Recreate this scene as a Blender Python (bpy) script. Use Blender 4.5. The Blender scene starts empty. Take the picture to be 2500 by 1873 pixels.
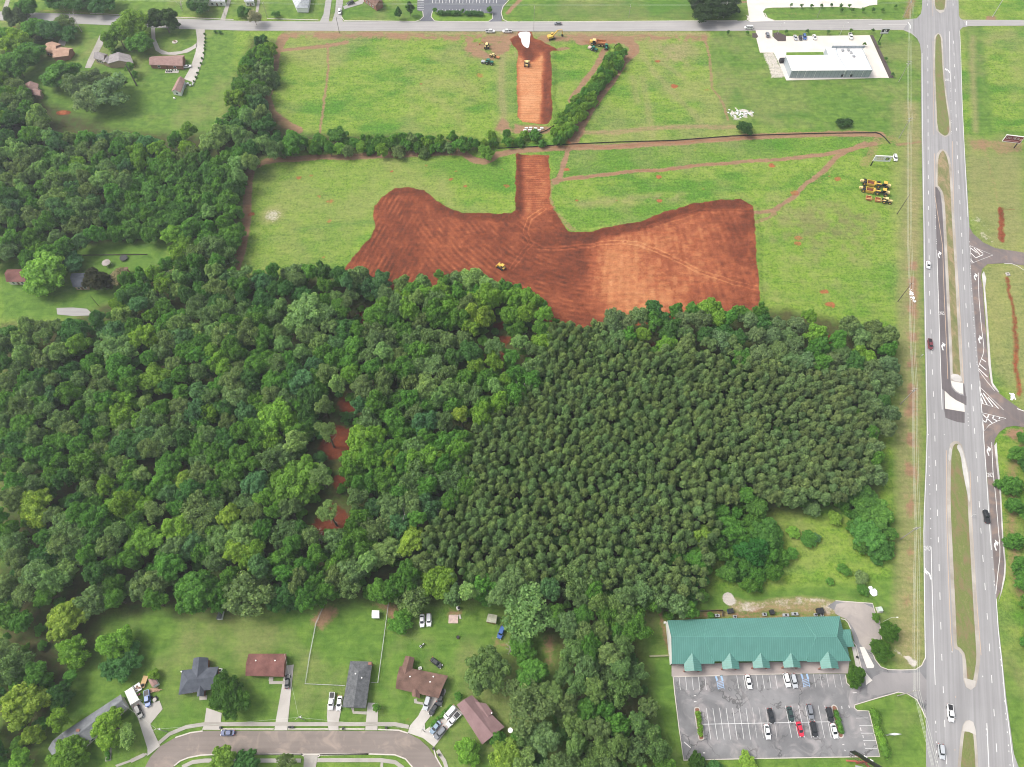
import bpy, bmesh, math, random
import numpy as np
from mathutils import Vector, Matrix
from mathutils.geometry import tessellate_polygon

scene = bpy.context.scene
COL = scene.collection
random.seed(7)
# ------------------------------------------------------------------ camera
H, FPX, PW, PH = 300.0, 1775.0, 2500.0, 1873.0
TILT = math.radians(30.0)
cam_d = bpy.data.cameras.new('camera'); cam = bpy.data.objects.new('camera', cam_d); COL.objects.link(cam)
cam_d.sensor_width = 36.0; cam_d.lens = 36.0*FPX/PW
cam_d.clip_start = 1.0; cam_d.clip_end = 12000.0
cam.location = (0, 0, H); cam.rotation_euler = (TILT, 0, 0)
scene.camera = cam
# ------------------------------------------------------------------ light
SUN_EL, SUN_AZ = math.radians(52), math.radians(-78)       # azimuth measured from +y towards +x
world = bpy.data.worlds.new('World'); scene.world = world; world.use_nodes = True
wn = world.node_tree; wn.nodes.clear()
sky = wn.nodes.new('ShaderNodeTexSky'); sky.sky_type = 'NISHITA'; sky.sun_disc = False
sky.sun_elevation = SUN_EL; sky.sun_rotation = SUN_AZ; sky.air_density = 1.0; sky.dust_density = 5.0; sky.ozone_density = 1.0
hs = wn.nodes.new('ShaderNodeHueSaturation'); hs.inputs['Saturation'].default_value = 0.35
bg = wn.nodes.new('ShaderNodeBackground'); bg.inputs['Strength'].default_value = 0.15
wo = wn.nodes.new('ShaderNodeOutputWorld')
wn.links.new(sky.outputs[0], hs.inputs['Color']); wn.links.new(hs.outputs[0], bg.inputs['Color']); wn.links.new(bg.outputs[0], wo.inputs['Surface'])
sun_d = bpy.data.lights.new('sun', 'SUN'); sun = bpy.data.objects.new('sun', sun_d); COL.objects.link(sun)
sun_d.energy = 1.25; sun_d.angle = math.radians(20); sun_d.color = (1.0, 0.95, 0.87)
sdir = Vector((math.sin(SUN_AZ)*math.cos(SUN_EL), math.cos(SUN_AZ)*math.cos(SUN_EL), math.sin(SUN_EL)))
sun.rotation_euler = sdir.to_track_quat('Z', 'Y').to_euler()
scene.view_settings.view_transform = 'Standard'; scene.view_settings.look = 'None'
scene.view_settings.exposure = 0.80; scene.view_settings.gamma = 1.0
scene.render.engine = 'CYCLES'; scene.cycles.filter_width = 1.05

# ------------------------------------------------------------------ survey: photo pixel -> point of the place at height z
CT, ST = math.cos(TILT), math.sin(TILT)
def P(u, v, z=0.0):
    cx = (u-PW/2)/FPX; cy = -(v-PH/2)/FPX
    dx, dy, dz = cx, cy*CT+ST, cy*ST-CT
    t = (H-z)/(-dz)
    return Vector((dx*t, dy*t, z))
def PP(pts, z=0.0): return [P(a, b, z) for a, b in pts]
def C(pts, x0, y0, s): return [(x0+a/s, y0+b/s) for a, b in pts]       # read off an enlarged crop
def D(pts): return [(a*1.1302, b*1.1302) for a, b in pts]
def hgt(top, base):                                                  # height of a thing from its top and foot
    yb = P(*base).y; lo, hi = 0.0, 60.0
    for _ in range(40):
        m = (lo+hi)/2
        if P(top[0], top[1], m).y > yb: lo = m
        else: hi = m
    return (lo+hi)/2

def tag(o, label=None, cat=None, group=None, kind=None):
    if label: o['label'] = label
    if cat: o['category'] = cat
    if group: o['group'] = group
    if kind: o['kind'] = kind
    return o
def link(o, parent=None):
    COL.objects.link(o)
    if parent: o.parent = parent
    return o
def empty(name, loc, rz=0.0):
    o = bpy.data.objects.new(name, None); o.location = loc; o.rotation_euler = (0, 0, rz); o.empty_display_size = 0.5
    COL.objects.link(o); return o

# ------------------------------------------------------------------ material helpers
MATS = {}
def newmat(name):
    m = bpy.data.materials.new(name); m.use_nodes = True; nt = m.node_tree; nt.nodes.clear()
    out = nt.nodes.new('ShaderNodeOutputMaterial'); return m, nt, out
def N(nt, t, **kw):
    n = nt.nodes.new(t)
    for k, v in kw.items():
        if k.startswith('i_'):
            n.inputs[k[2:].replace('_', ' ')].default_value = v
        else: setattr(n, k, v)
    return n
def L(nt, a, b): nt.links.new(a, b)
def noise(nt, vec, scale, detail=3, rough=0.55, dist=0.0):
    n = N(nt, 'ShaderNodeTexNoise'); n.inputs['Scale'].default_value = scale; n.inputs['Detail'].default_value = detail
    n.inputs['Roughness'].default_value = rough; n.inputs['Distortion'].default_value = dist
    if vec is not None: L(nt, vec, n.inputs['Vector'])
    return n.outputs[0]
def ramp(nt, fac, stops, interp='LINEAR'):
    r = N(nt, 'ShaderNodeValToRGB'); r.color_ramp.interpolation = interp
    e = r.color_ramp.elements
    while len(e) < len(stops): e.new(0.5)
    for i, (p, c) in enumerate(stops):
        e[i].position = p; e[i].color = (c if len(c) == 4 else (*c, 1)) if isinstance(c, (tuple, list)) else (c, c, c, 1)
    L(nt, fac, r.inputs[0]); return r.outputs[0]
def mix(nt, fac, a, b, mode='MIX'):
    m = N(nt, 'ShaderNodeMix', data_type='RGBA', blend_type=mode)
    for s, x in ((m.inputs[0], fac), (m.inputs[6], a), (m.inputs[7], b)):
        if isinstance(x, (int, float)): s.default_value = x
        elif isinstance(x, (tuple, list)): s.default_value = (*x, 1)
        else: L(nt, x, s)
    return m.outputs[2]
def mth(nt, op, a, b=0.5, clamp=False):
    m = N(nt, 'ShaderNodeMath', operation=op); m.use_clamp = clamp
    for s, x in ((m.inputs[0], a), (m.inputs[1], b)):
        if isinstance(x, (int, float)): s.default_value = x
        else: L(nt, x, s)
    return m.outputs[0]
def bsdf(nt, out, col, rough=0.8, metal=0.0, spec=0.3, bump=None, bstr=0.5, bdist=0.1):
    p = N(nt, 'ShaderNodeBsdfPrincipled')
    if isinstance(col, (tuple, list)): p.inputs['Base Color'].default_value = (*col, 1)
    else: L(nt, col, p.inputs['Base Color'])
    p.inputs['Roughness'].default_value = rough; p.inputs['Metallic'].default_value = metal
    p.inputs['Specular IOR Level'].default_value = spec
    if bump is not None:
        b = N(nt, 'ShaderNodeBump'); b.inputs['Strength'].default_value = bstr; b.inputs['Distance'].default_value = bdist
        L(nt, bump, b.inputs['Height']); L(nt, b.outputs[0], p.inputs['Normal'])
    L(nt, p.outputs[0], out.inputs['Surface']); return p
def objvec(nt, sc=(1, 1, 1), rot=0.0):
    g = N(nt, 'ShaderNodeNewGeometry')
    m = N(nt, 'ShaderNodeMapping'); m.inputs['Scale'].default_value = sc; m.inputs['Rotation'].default_value = (0, 0, rot)
    L(nt, g.outputs['Position'], m.inputs['Vector']); return m.outputs[0]
def mat(name, col, rough=0.7, metal=0.0, spec=0.4, var=0.15, scale=1.5):
    """painted / plain surface with mottled wear"""
    if name in MATS: return MATS[name]
    m, nt, out = newmat(name); v = objvec(nt)
    n = noise(nt, v, scale, 4)
    c = mix(nt, n, tuple(x*(1-var) for x in col), tuple(min(1, x*(1+var)) for x in col))
    bsdf(nt, out, c, rough, metal, spec)
    MATS[name] = m; return m

# ------------------------------------------------------------------ mesh helpers
def mesh_obj(name, verts, faces, m, parent=None, smooth=False, z=None):
    me = bpy.data.meshes.new(name); me.from_pydata([tuple(v) for v in verts], [], faces)
    ms = m if isinstance(m, (list, tuple)) else [m]
    for x in ms: me.materials.append(x)
    if smooth:
        for p in me.polygons: p.use_smooth = True
    o = bpy.data.objects.new(name, me); link(o, parent); return o
class MB:
    def __init__(s): s.v = []; s.f = []; s.mi = []
    def add(s, vs, fs, mi=0):
        b = len(s.v); s.v += [Vector(v) for v in vs]; s.f += [[i+b for i in f] for f in fs]; s.mi += [mi]*len(fs); return s
    def box(s, c, size, rz=0.0, mi=0, taper=0.0):
        sx, sy, sz = size[0]/2, size[1]/2, size[2]/2
        vs = []
        for k, zz in ((0, -sz), (1, sz)):
            t = 1-taper*k
            for x, y in ((-sx, -sy), (sx, -sy), (sx, sy), (-sx, sy)):
                x *= t; y *= t
                vs.append((c[0]+x*math.cos(rz)-y*math.sin(rz), c[1]+x*math.sin(rz)+y*math.cos(rz), c[2]+zz))
        return s.add(vs, [[3, 2, 1, 0], [4, 5, 6, 7], [0, 1, 5, 4], [1, 2, 6, 5], [2, 3, 7, 6], [3, 0, 4, 7]], mi)
    def prism(s, pts, z0, z1, mi=0):
        n = len(pts)
        vs = [(p[0], p[1], z0) for p in pts]+[(p[0], p[1], z1) for p in pts]
        fs = [list(range(n))[::-1], list(range(n, 2*n))]+[[i, (i+1) % n, n+(i+1) % n, n+i] for i in range(n)]
        return s.add(vs, fs, mi)
    def tube(s, a, b, r0, r1=None, seg=6, mi=0, cap=True):
        a, b = Vector(a), Vector(b); r1 = r0 if r1 is None else r1
        d = (b-a).normalized(); up = Vector((0, 0, 1)) if abs(d.z) < 0.9 else Vector((1, 0, 0))
        x = d.cross(up).normalized(); y = d.cross(x)
        vs = []
        for q, r in ((a, r0), (b, r1)):
            for k in range(seg):
                t = 2*math.pi*k/seg; vs.append(q+x*r*math.cos(t)+y*r*math.sin(t))
        fs = [[i, (i+1) % seg, seg+(i+1) % seg, seg+i] for i in range(seg)]
        if cap: fs += [list(range(seg))[::-1], list(range(seg, 2*seg))]
        return s.add(vs, fs, mi)
    def blob(s, c, r, sub=1, jit=0.15, mi=0, squash=1.0, seed=0):
        rr = random.Random(seed); bm = bmesh.new(); bmesh.ops.create_icosphere(bm, subdivisions=sub, radius=1)
        vs = [(c[0]+v.co.x*r*(1+rr.uniform(-jit, jit)), c[1]+v.co.y*r*(1+rr.uniform(-jit, jit)), c[2]+v.co.z*r*squash*(1+rr.uniform(-jit, jit))) for v in bm.verts]
        fs = [[v.index for v in f.verts] for f in bm.faces]; bm.free(); return s.add(vs, fs, mi)
    def build(s, name, m, parent=None, smooth=False):
        o = mesh_obj(name, s.v, s.f, m, parent, smooth)
        if isinstance(m, (list, tuple)): o.data.polygons.foreach_set('material_index', s.mi)
        return o
def smooth_poly(pts, k=2, closed=True):
    for _ in range(k):
        out = []; n = len(pts)
        for i in range(n if closed else n-1):
            a, b = pts[i], pts[(i+1) % n]
            out += [a*0.75+b*0.25, a*0.25+b*0.75]
        if not closed: out = [pts[0]]+out+[pts[-1]]
        pts = out
    return pts
def sheet(name, polys, z, m, parent=None, edge=None, px=True, smooth=0):
    """flat sheet(s) laid at height z, optionally with a visible edge thickness"""
    mb = MB()
    for poly in polys:
        w = PP(poly) if px else [Vector((p[0], p[1], 0)) for p in poly]
        if smooth: w = smooth_poly(w, smooth)
        tris = tessellate_polygon([[Vector((p.x, p.y, 0)) for p in w]])
        vs = [(p.x, p.y, z) for p in w]; fs = []
        for t in tris:
            a, b, c = (w[i] for i in t)
            fs.append(list(t) if (b-a).to_2d().cross((c-a).to_2d()) > 0 else list(t)[::-1])
        mb.add(vs, fs)
        if edge:
            n = len(w); mb.add([(p.x, p.y, z) for p in w]+[(p.x, p.y, z-edge) for p in w], [[i, (i+1) % n, n+(i+1) % n, n+i] for i in range(n)])
    return mb.build(name, m, parent)
def strip_pts(w, width):
    out = []; n = len(w)
    for i in range(n):
        a = w[max(i-1, 0)]; b = w[min(i+1, n-1)]; t = (b-a); t.z = 0; t.normalize(); s = Vector((-t.y, t.x, 0))
        out.append((w[i]-s*width/2, w[i]+s*width/2))
    return out
def add_line(mb, w, width, z, dash=None, h=0.0, mi=0):
    if dash:
        on, off = dash; segs = []; acc = 0.0; pat = on+off; cur = []
        # resample at 0.25 m
        pts = []; 
        for a, b in zip(w[:-1], w[1:]):
            n = max(1, int((b-a).length/0.5)); pts += [a.lerp(b, k/n) for k in range(n)]
        pts.append(w[-1]); s = 0.0; prev = pts[0]
        for p in pts:
            s += (p-prev).length; prev = p
            if (s % pat) < on: cur.append(p)
            else:
                if len(cur) > 1: segs.append([cur[0], cur[-1]])
                cur = []
        for q in segs: add_line(mb, q, width, z, None, h, mi)
        return
    sp = strip_pts(w, width); n = len(sp)
    vs = [];
    for a, b in sp: vs += [(a.x, a.y, z), (b.x, b.y, z)]
    fs = [[2*i, 2*i+2, 2*i+3, 2*i+1] for i in range(n-1)]
    if h:
        b0 = len(vs)
        for a, b in sp: vs += [(a.x, a.y, z-h), (b.x, b.y, z-h)]
        for i in range(n-1):
            fs += [[2*i, b0+2*i, b0+2*i+2, 2*i+2], [2*i+1, 2*i+3, b0+2*i+3, b0+2*i+1]]
        fs += [[0, 1, b0+1, b0], [2*n-2, b0+2*n-2, b0+2*n-1, 2*n-1]]
    mb.add(vs, fs, mi)
# ================================================================== GROUND: one sheet with surveyed soil and grass zones
_perm = np.random.RandomState(3).rand(256, 256).astype(np.float32)
def vnoise(x, y, s=0):
    xi = np.floor(x).astype(np.int64); yi = np.floor(y).astype(np.int64)
    fx = (x-xi).astype(np.float32); fy = (y-yi).astype(np.float32)
    fx = fx*fx*(3-2*fx); fy = fy*fy*(3-2*fy); xi += s*37; yi += s*91
    a = _perm[xi & 255, yi & 255]; b = _perm[(xi+1) & 255, yi & 255]; c = _perm[xi & 255, (yi+1) & 255]; d = _perm[(xi+1) & 255, (yi+1) & 255]
    return (a*(1-fx)+b*fx)*(1-fy)+(c*(1-fx)+d*fx)*fy
def fbm(x, y, sc, o=4, s=0):
    r = 0; a = 0.5; t = 0
    for k in range(o): r = r+a*vnoise(x/sc, y/sc, s+k); t += a; a *= 0.55; sc *= 0.5
    return r/t
NU, NV = 1080, 820
su = np.concatenate([[-40, -12, -4, -2, -1.3], np.linspace(-1, 1, NU), [1.3, 2, 4, 12, 40]])
ty = np.linspace(0, 1, NV); yy = 8+500*(0.72*ty+0.28*ty*ty)
yv = np.concatenate([[-6000, -1500, -400, -120, -30], yy, [530, 600, 800, 1800, 8000]])
Y = np.repeat(yv[:, None], len(su), 1); hw = 196+np.clip(Y, 0, 520)*0.375
X = su[None, :]*hw
nr, nc = X.shape
X = X.ravel().astype(np.float32); Y = Y.ravel().astype(np.float32)
wx = (fbm(X, Y, 14, 3, 11)-0.5)*3.2+(fbm(X, Y, 2.2, 2, 12)-0.5)*1.3
wy = (fbm(X, Y, 14, 3, 15)-0.5)*3.2+(fbm(X, Y, 2.2, 2, 16)-0.5)*1.3
def polymask(pts, soft=0.8, warp=1.0, ww=True):
    w = PP(pts) if ww else pts
    px = np.array([p.x for p in w]); py = np.array([p.y for p in w]); m = soft*3+5
    idx = np.where((X > px.min()-m) & (X < px.max()+m) & (Y > py.min()-m) & (Y < py.max()+m))[0]
    x = X[idx]+wx[idx]*warp; y = Y[idx]+wy[idx]*warp
    inside = np.zeros(len(idx), bool); dm = np.full(len(idx), 1e9, np.float32); n = len(px)
    for i in range(n):
        x0, y0, x1, y1 = px[i], py[i], px[(i+1) % n], py[(i+1) % n]
        if abs(y1-y0) > 1e-9:
            c = ((y0 > y) != (y1 > y)) & (x < (x1-x0)*(y-y0)/(y1-y0)+x0); inside ^= c
        dx, dy = x1-x0, y1-y0; t = np.clip(((x-x0)*dx+(y-y0)*dy)/(dx*dx+dy*dy+1e-9), 0, 1)
        dm = np.minimum(dm, np.hypot(x-x0-t*dx, y-y0-t*dy))
    sd = np.where(inside, dm, -dm); out = np.zeros(len(X), np.float32)
    out[idx] = np.clip(0.5+sd/(2*soft), 0, 1); return out
def linedist(pts, warp=1.0, m=14):
    w = PP(pts); px = np.array([p.x for p in w]); py = np.array([p.y for p in w])
    idx = np.where((X > px.min()-m) & (X < px.max()+m) & (Y > py.min()-m) & (Y < py.max()+m))[0]
    x = X[idx]+wx[idx]*warp; y = Y[idx]+wy[idx]*warp; dm = np.full(len(idx), 1e9, np.float32)
    for i in range(len(px)-1):
        dx, dy = px[i+1]-px[i], py[i+1]-py[i]; t = np.clip(((x-px[i])*dx+(y-py[i])*dy)/(dx*dx+dy*dy+1e-9), 0, 1)
        dm = np.minimum(dm, np.hypot(x-px[i]-t*dx, y-py[i]-t*dy))
    out = np.full(len(X), 1e3, np.float32); out[idx] = dm; return out
def line(pts, width, soft=0.8, warp=0.6): return np.clip(0.5+(width/2-linedist(pts, warp))/(2*soft), 0, 1)
def ruts(pts, gauge=1.9, w=0.45, warp=0.5):
    d = linedist(pts, warp); return np.clip(1-np.abs(d-gauge/2)/w, 0, 1)
Z0 = np.zeros(len(X), np.float32)
A = {k: Z0.copy() for k in ('soil', 'tone', 'track', 'pale', 'floor', 'lush', 'dry', 'lawn')}
def put(k, m, v=1.0): A[k] = A[k]*(1-m)+v*m
def mx(k, m): A[k] = np.maximum(A[k], m)
n60 = fbm(X, Y, 60, 4, 1); n20 = fbm(X, Y, 20, 4, 2); n8 = fbm(X, Y, 8, 3, 3); n3 = fbm(X, Y, 3, 3, 4)
n20s = fbm(X*0.45, Y, 16, 4, 71); n8s = fbm(X*0.4, Y, 5, 3, 72)
A['lush'] = np.clip((n20s*0.6+n8s*0.4+n3*0.1-0.50)*5.0, 0, 1)*0.85
A['dry'] = np.clip((n60*0.5+n20*0.3+n8*0.2+n3*0.08-0.55)*6, 0, 1)*0.45
# --- fields (regional tone)
f_tr = polymask(C([(90, 240), (700, 205), (1500, 165), (2000, 170), (1900, 230), (1200, 300), (800, 350), (150, 395)], 1300, 270, 2.458), 2)
put('lush', f_tr*0.75, np.clip(0.35+1.0*n8, 0, 1))
f_tl = polymask(C([(1050, 150), (1450, 125), (1740, 120), (1730, 300), (1500, 290), (1280, 240)], 550, 330, 2.458), 5)
put('lush', f_tl*0.8, 0.6+0.4*n8)
f_b = polymask(C([(150, 590), (700, 560), (900, 590), (830, 640), (500, 690), (230, 715)], 1300, 270, 2.458), 2); put('lush', f_b*0.6, 0.8)
f_nw = polymask(C([(650, 450), (1950, 420), (1930, 1000), (600, 1000)], 600, 0, 3.16), 8); put('lush', f_nw*0.6, np.clip((n20s*.55+n8s*.45-.40)*4, 0, 1))
f_ll = polymask(C([(160, 200), (900, 160), (1200, 250), (1000, 330), (890, 500), (700, 790), (120, 790)], 550, 330, 2.458), 3)
put('lush', f_ll*0.55, 0.10+0.25*n8); put('dry', f_ll*0.5, 0.05+0.3*n8)
f_r = polymask(C([(1350, 480), (2150, 560), (2150, 1270), (1350, 1140)], 1300, 270, 2.458), 4)
put('lush', f_r*0.5, 0.25*n8); put('dry', f_r*np.clip((n8*0.5+n3*0.3+n20*0.4-0.52)*3, 0, 1)*0.7, 0.75)
f_dk = polymask(C([(1500, 600), (2000, 560), (2100, 700), (2000, 830), (1600, 830), (1420, 700)], 1300, 270, 2.458), 8)
put('floor', f_dk*np.clip((n8*0.6+n3*0.5-0.45)*2, 0, 1)*0.5, 1); put('dry', f_dk*np.clip((n8+n3*.5-.75)*3, 0, 1)*.6, .8)
put('dry', polymask([(1590, 95), (1690, 100), (1690, 165), (1620, 150)], 6, 1.5)*np.clip((n8*.6+n3*.5-.35)*4, 0, 1), .95)
put('dry', polymask(C([(200, 560), (900, 490), (900, 540), (300, 580)], 1300, 270, 2.458), 3, 1.5)*np.clip((n8*.6+n3*.5-.3)*3, 0, 1), .85)
# --- mown lawns
for poly in [D([(0, 0), (1610, 0), (1980, 0), (1980, 42), (1610, 42), (700, 42), (0, 15)]),
             D([(1540, 65), (1960, 65), (1970, 290), (1560, 270), (1530, 90)]),
             D([(90, 1330), (1090, 1285), (1200, 1350), (1250, 1657), (0, 1657)]), D([(0, 500), (370, 505), (350, 570), (260, 680), (0, 690)]),
             D([(0, 50), (510, 60), (500, 200), (440, 300), (60, 270), (0, 170)]), D([(1370, 1290), (2000, 1250), (2000, 1657), (1420, 1657)]),
             D([(1960, 50), (2000, 50), (2000, 1657), (1930, 1657), (1920, 1300), (1935, 900), (1945, 560)]),
             D([(2110, 1420), (2212, 1400), (2212, 1657), (2180, 1657)]), D([(2080, 50), (2120, 50), (2150, 290), (2110, 290)])]:
    m = polymask(poly, 2); mx('lawn', m)
mx('lawn', polymask(D([(2080, 290), (2212, 280), (2212, 520), (2120, 540)]), 2)*0.6)
A['lush'] *= 1-0.6*A['lawn']
lawn_y = polymask(D([(1600, 190), (1740, 188), (1755, 240), (1690, 248), (1640, 245), (1590, 220)]), 4); put('lush', lawn_y, 0.0)
put('dry', lawn_y*0.5, 0.35)
put('lush', np.clip(linedist(D([(1590, 195), (1595, 225), (1640, 250), (1740, 246)]), 1)*-0.25+1, 0, 1)*0.9, 0.95)
put('lush', polymask(D([(700, 10), (960, 8), (940, 40), (690, 40)]), 3)*0.8, 0.5)
put('lush', polymask(D([(1180, 0), (1490, 0), (1490, 38), (1180, 38)]), 3)*0.9, 0.75)
# right-hand verge and strips
put('dry', line([(2228, 260), (2228, 520), (2222, 700), (2228, 900), (2222, 1080), (2222, 1300), (2217, 1500), (2220, 1600)], 10, 3, 1)*np.clip(0.45+1.0*n8, 0, 1), 0.95)
put('track', line([(2227, 640), (2228, 900), (2222, 1060), (2223, 1180)], 5, 2, 1)*np.clip((n8-0.25)*3, 0, 1)*0.8, 0.9)
put('track', line([(2219, 1210), (2222, 1290), (2218, 1340)], 4, 1.6, 1)*np.clip((n8-0.25)*3, 0, 1)*0.8, 0.9)
put('track', line([(2218, 1400), (2216, 1520)], 3, 1.6, 1)*np.clip((n8-0.35)*3, 0, 1)*0.7, 0.9)
put('dry', line([(2190, 250), (2196, 700), (2200, 1000), (2205, 1500)], 4, 3, 1)*0.6, 0.8); put('dry', polymask([(2350, 380), (2500, 380), (2500, 960), (2440, 940), (2400, 700), (2365, 540)], 4)*.65*(.5+n8), .8)
for pl, w in (([(2372, 345), (2380, 430), (2385, 520)], 8), ([(2405, 350), (2415, 480), (2440, 600)], 5), ([(2460, 350), (2465, 560)], 12), ([(2490, 640), (2500, 980)], 10), ([(2420, 680), (2440, 900)], 10)):
    put('dry', line(pl, w, 4, 1)*0.8, 0.75)
put('track', polymask([(2360, 340), (2500, 345), (2500, 372), (2440, 380), (2420, 365), (2375, 372)], 2)*0.55, 0.9)
put('track', line([(2400, 345), (2425, 430), (2440, 510)], 3, 2, 1)*0.5, 0.8)
put('soil', line([(2440, 508), (2447, 550), (2450, 587)], 3.2, 0.8, 1.2)*0.75, 0.9); put('soil', line([(2440, 512), (2475, 512)], 2, 0.8)*0.5, 0.8)
put('soil', line(C([(1500, 95), (1540, 300), (1575, 600), (1590, 850), (1600, 1130)], 2050, 650, 3.682), 2.6, 0.9, 1.2)*0.75, 0.8)
put('soil', line(C([(1560, 600), (1600, 1160)], 2050, 650, 3.682), 4, 2)*0.4, 0.6)
put('pale', polymask(C([(1175, 1050), (1250, 1020), (1330, 1100), (1440, 1180), (1480, 1260), (1400, 1290), (1300, 1250), (1220, 1180)], 2050, 250, 3.682), 1.5, 1.3)*np.clip((n3-0.2)*2.2, 0, 1)*.62, 0.6)
put('track', line([(2500, 1090), (2470, 1140), (2470, 1300), (2490, 1450)], 7, 3)*0.6, 0.8)
put('track', polymask(C([(1470, 1520), (1550, 1450), (1657, 1460), (1657, 1500), (1570, 1560)], 2050, 650, 3.682), 1.5)*0.7, 1)
put('track', line([(2245, 345), (2190, 352)], 2.5, 1)*0.6, 1)
put('dry', line([(2375, 90), (2376, 200), (2382, 320)], 3.5, 1.5)*0.8, 0.85)
put('lush', line([(2392, 110), (2390, 200), (2385, 300)], 4, 2)*0.8, 0.9)
put('dry', polymask([(2400, 80), (2500, 75), (2500, 110), (2400, 110)], 5)*0.7*n8*1.6, 0.7)
# --- forest floor
forest_all = [D([(0, 700), (150, 700), (250, 640), (330, 585), (500, 600), (740, 590), (1060, 590), (1160, 645), (1250, 700), (1330, 660), (1500, 645), (1700, 670), (1920, 720), (1930, 790), (1890, 1090), (1740, 1100), (1560, 1110), (1530, 1290), (1370, 1310), (1430, 1640), (1240, 1657), (1200, 1400), (1090, 1290), (860, 1300), (600, 1310), (480, 1330), (250, 1320), (170, 1360), (150, 1450), (80, 1657), (0, 1657)]),
              D([(0, 180), (240, 280), (470, 290), (540, 80), (600, 90), (580, 230), (640, 290), (1030, 300), (1030, 320), (600, 330), (530, 360), (500, 570), (370, 510), (130, 550), (0, 560)])]
for p in forest_all: mx('floor', polymask(p, 3.5, 1.5)*0.95)
for p in (D([(0, 1100), (150, 1300), (210, 1390), (140, 1440), (0, 1400)]), C([(330, 400), (700, 300), (900, 500), (830, 650), (480, 620), (200, 700)], 0, 1400, 3.504)): put('floor', polymask(p, 5, 1.5)*0.7, 1)
lw_ = polymask(D([(165, 535), (240, 520), (370, 512), (352, 560), (300, 590), (270, 640), (150, 685), (0, 695), (0, 565)]), 2); put('floor', lw_, 0.0); put('lush', lw_, .25); put('dry', lw_, 0.0)
# --- red earthworks
main = D([(1115, 333), (1113, 400), (1113, 455), (1104, 461), (1050, 463), (1000, 461), (960, 446), (935, 430), (917, 413), (880, 407), (852, 408), (830, 425), (808, 447), (806, 465), (812, 488), (800, 515), (770, 550), (742, 582), (760, 640), (860, 650), (1000, 620), (1100, 640), (1190, 700), (1250, 720), (1290, 700), (1400, 700), (1500, 690), (1636, 664), (1636, 600), (1632, 500), (1624, 445), (1600, 430), (1550, 433), (1500, 440), (1440, 460), (1380, 480), (1330, 490), (1280, 500), (1245, 502), (1228, 499), (1205, 470), (1187, 440), (1190, 400), (1186, 335)])
m_main = polymask(main, 0.7, 0.8)
pad = C([(515, 395), (515, 900), (560, 935), (700, 962), (755, 958), (780, 920), (778, 600), (765, 400), (830, 385), (700, 310), (640, 290), (630, 245), (520, 240), (515, 275), (455, 300), (480, 350)], 1100, 0, 3.16)
m_pad = polymask(pad, 0.6, 0.7)
soil = np.maximum(m_main, m_pad)
put('soil', soil, 1.0)
def wline(x0, y0, x1, y1):       # signed world distance to the line through two pixels
    a, b = P(x0, y0), P(x1, y1); t = (b-a).normalized(); return (X-a.x)*t.y-(Y-a.y)*t.x
tone = 0.43+0.30*(n20-0.5)+0.35*(n3-0.5)
def stripes(d, per=2.5, wob=0.35): return np.clip(np.sin((d+(n8-0.5)*wob)*2*np.pi/per)*1.6+0.4*np.sin((d+(n20-.5)*1.5)*2*np.pi/(per*3.7)), -1, 1.4)
stk = np.clip((fbm(X, Y*0.45, 3.2, 3, 31)-0.44)*6, 0, 1)
regL = polymask(C([(880, 300), (1200, 300), (1130, 560), (1250, 1200), (600, 1200)], 550, 330, 2.458), 9, 0)
regM = polymask(C([(1130, 420), (1800, 440), (2100, 600), (2200, 700), (2200, 1200), (1200, 1200), (1110, 600)], 550, 330, 2.458), 9, 0)
regR = polymask(C([(380, 650), (1320, 500), (1360, 1250), (380, 1300)], 1300, 270, 2.458), 7, 0)
sL = stripes(wline(*C([(860, 1060)], 550, 330, 2.458)[0], *C([(1080, 660)], 550, 330, 2.458)[0]), 2.7)
dM = linedist(C([(1500, 400), (1640, 560), (1760, 660), (1900, 740), (2100, 800), (2300, 830)], 550, 330, 2.458), 0, 120)
sM = stripes(np.minimum(dM, 200), 2.9)
cR = P(*C([(620, -600)], 1300, 270, 2.458)[0]); ang = np.arctan2(X-cR.x, -(Y-cR.y))
sR = np.sin((ang*140+(n8-0.5)*0.5)*2*np.pi/2.5)
tone = tone-.05-.06*regL-.05*regM+regL*sL*0.10*(.2+.8*stk)+regM*(1-regL)*sM*0.09*(.2+.8*stk)+regR*(.07+sR*0.055*(0.3+0.7*stk))
tan = polymask(C([(380, 790), (640, 800), (700, 900), (730, 1010), (900, 1080), (900, 1200), (560, 1300), (360, 1150)], 1300, 270, 2.458), 7, 1.5)
tone = tone*(1-tan*0.8)+tan*0.8*(0.78+0.3*(n3-0.5)+0.03*sR)
tan2 = polymask(C([(520, 720), (900, 640), (1130, 650), (1100, 1000), (900, 1060), (640, 800)], 1300, 270, 2.458), 9, 1.5); tone += tan2*0.10
redr = polymask(C([(1130, 640), (1330, 620), (1350, 1140), (1080, 1140), (1100, 900)], 1300, 270, 2.458), 7, 1.5); tone -= redr*0.06
padL = polymask(C([(515, 440), (520, 940), (700, 960), (722, 600), (715, 400), (600, 460)], 1100, 0, 3.16), 2.2, 0.8)
tone = tone*(1-padL)+padL*(0.86+0.22*(n8-0.5)+0.04*stripes(Y, 2.2, 1))
strip = polymask(C([(1760, 105), (1910, 105), (1950, 440), (1790, 450)], 550, 330, 2.458), 3, 1); tone = tone*(1-strip*0.8)+strip*0.8*(0.55+0.10*stripes(Y, 1.7, 1.2)+0.3*(n3-0.5))
junction = polymask(C([(1790, 430), (1950, 440), (1960, 560), (1850, 600), (1790, 500)], 550, 330, 2.458), 3, 1); tone += junction*0.12
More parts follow.
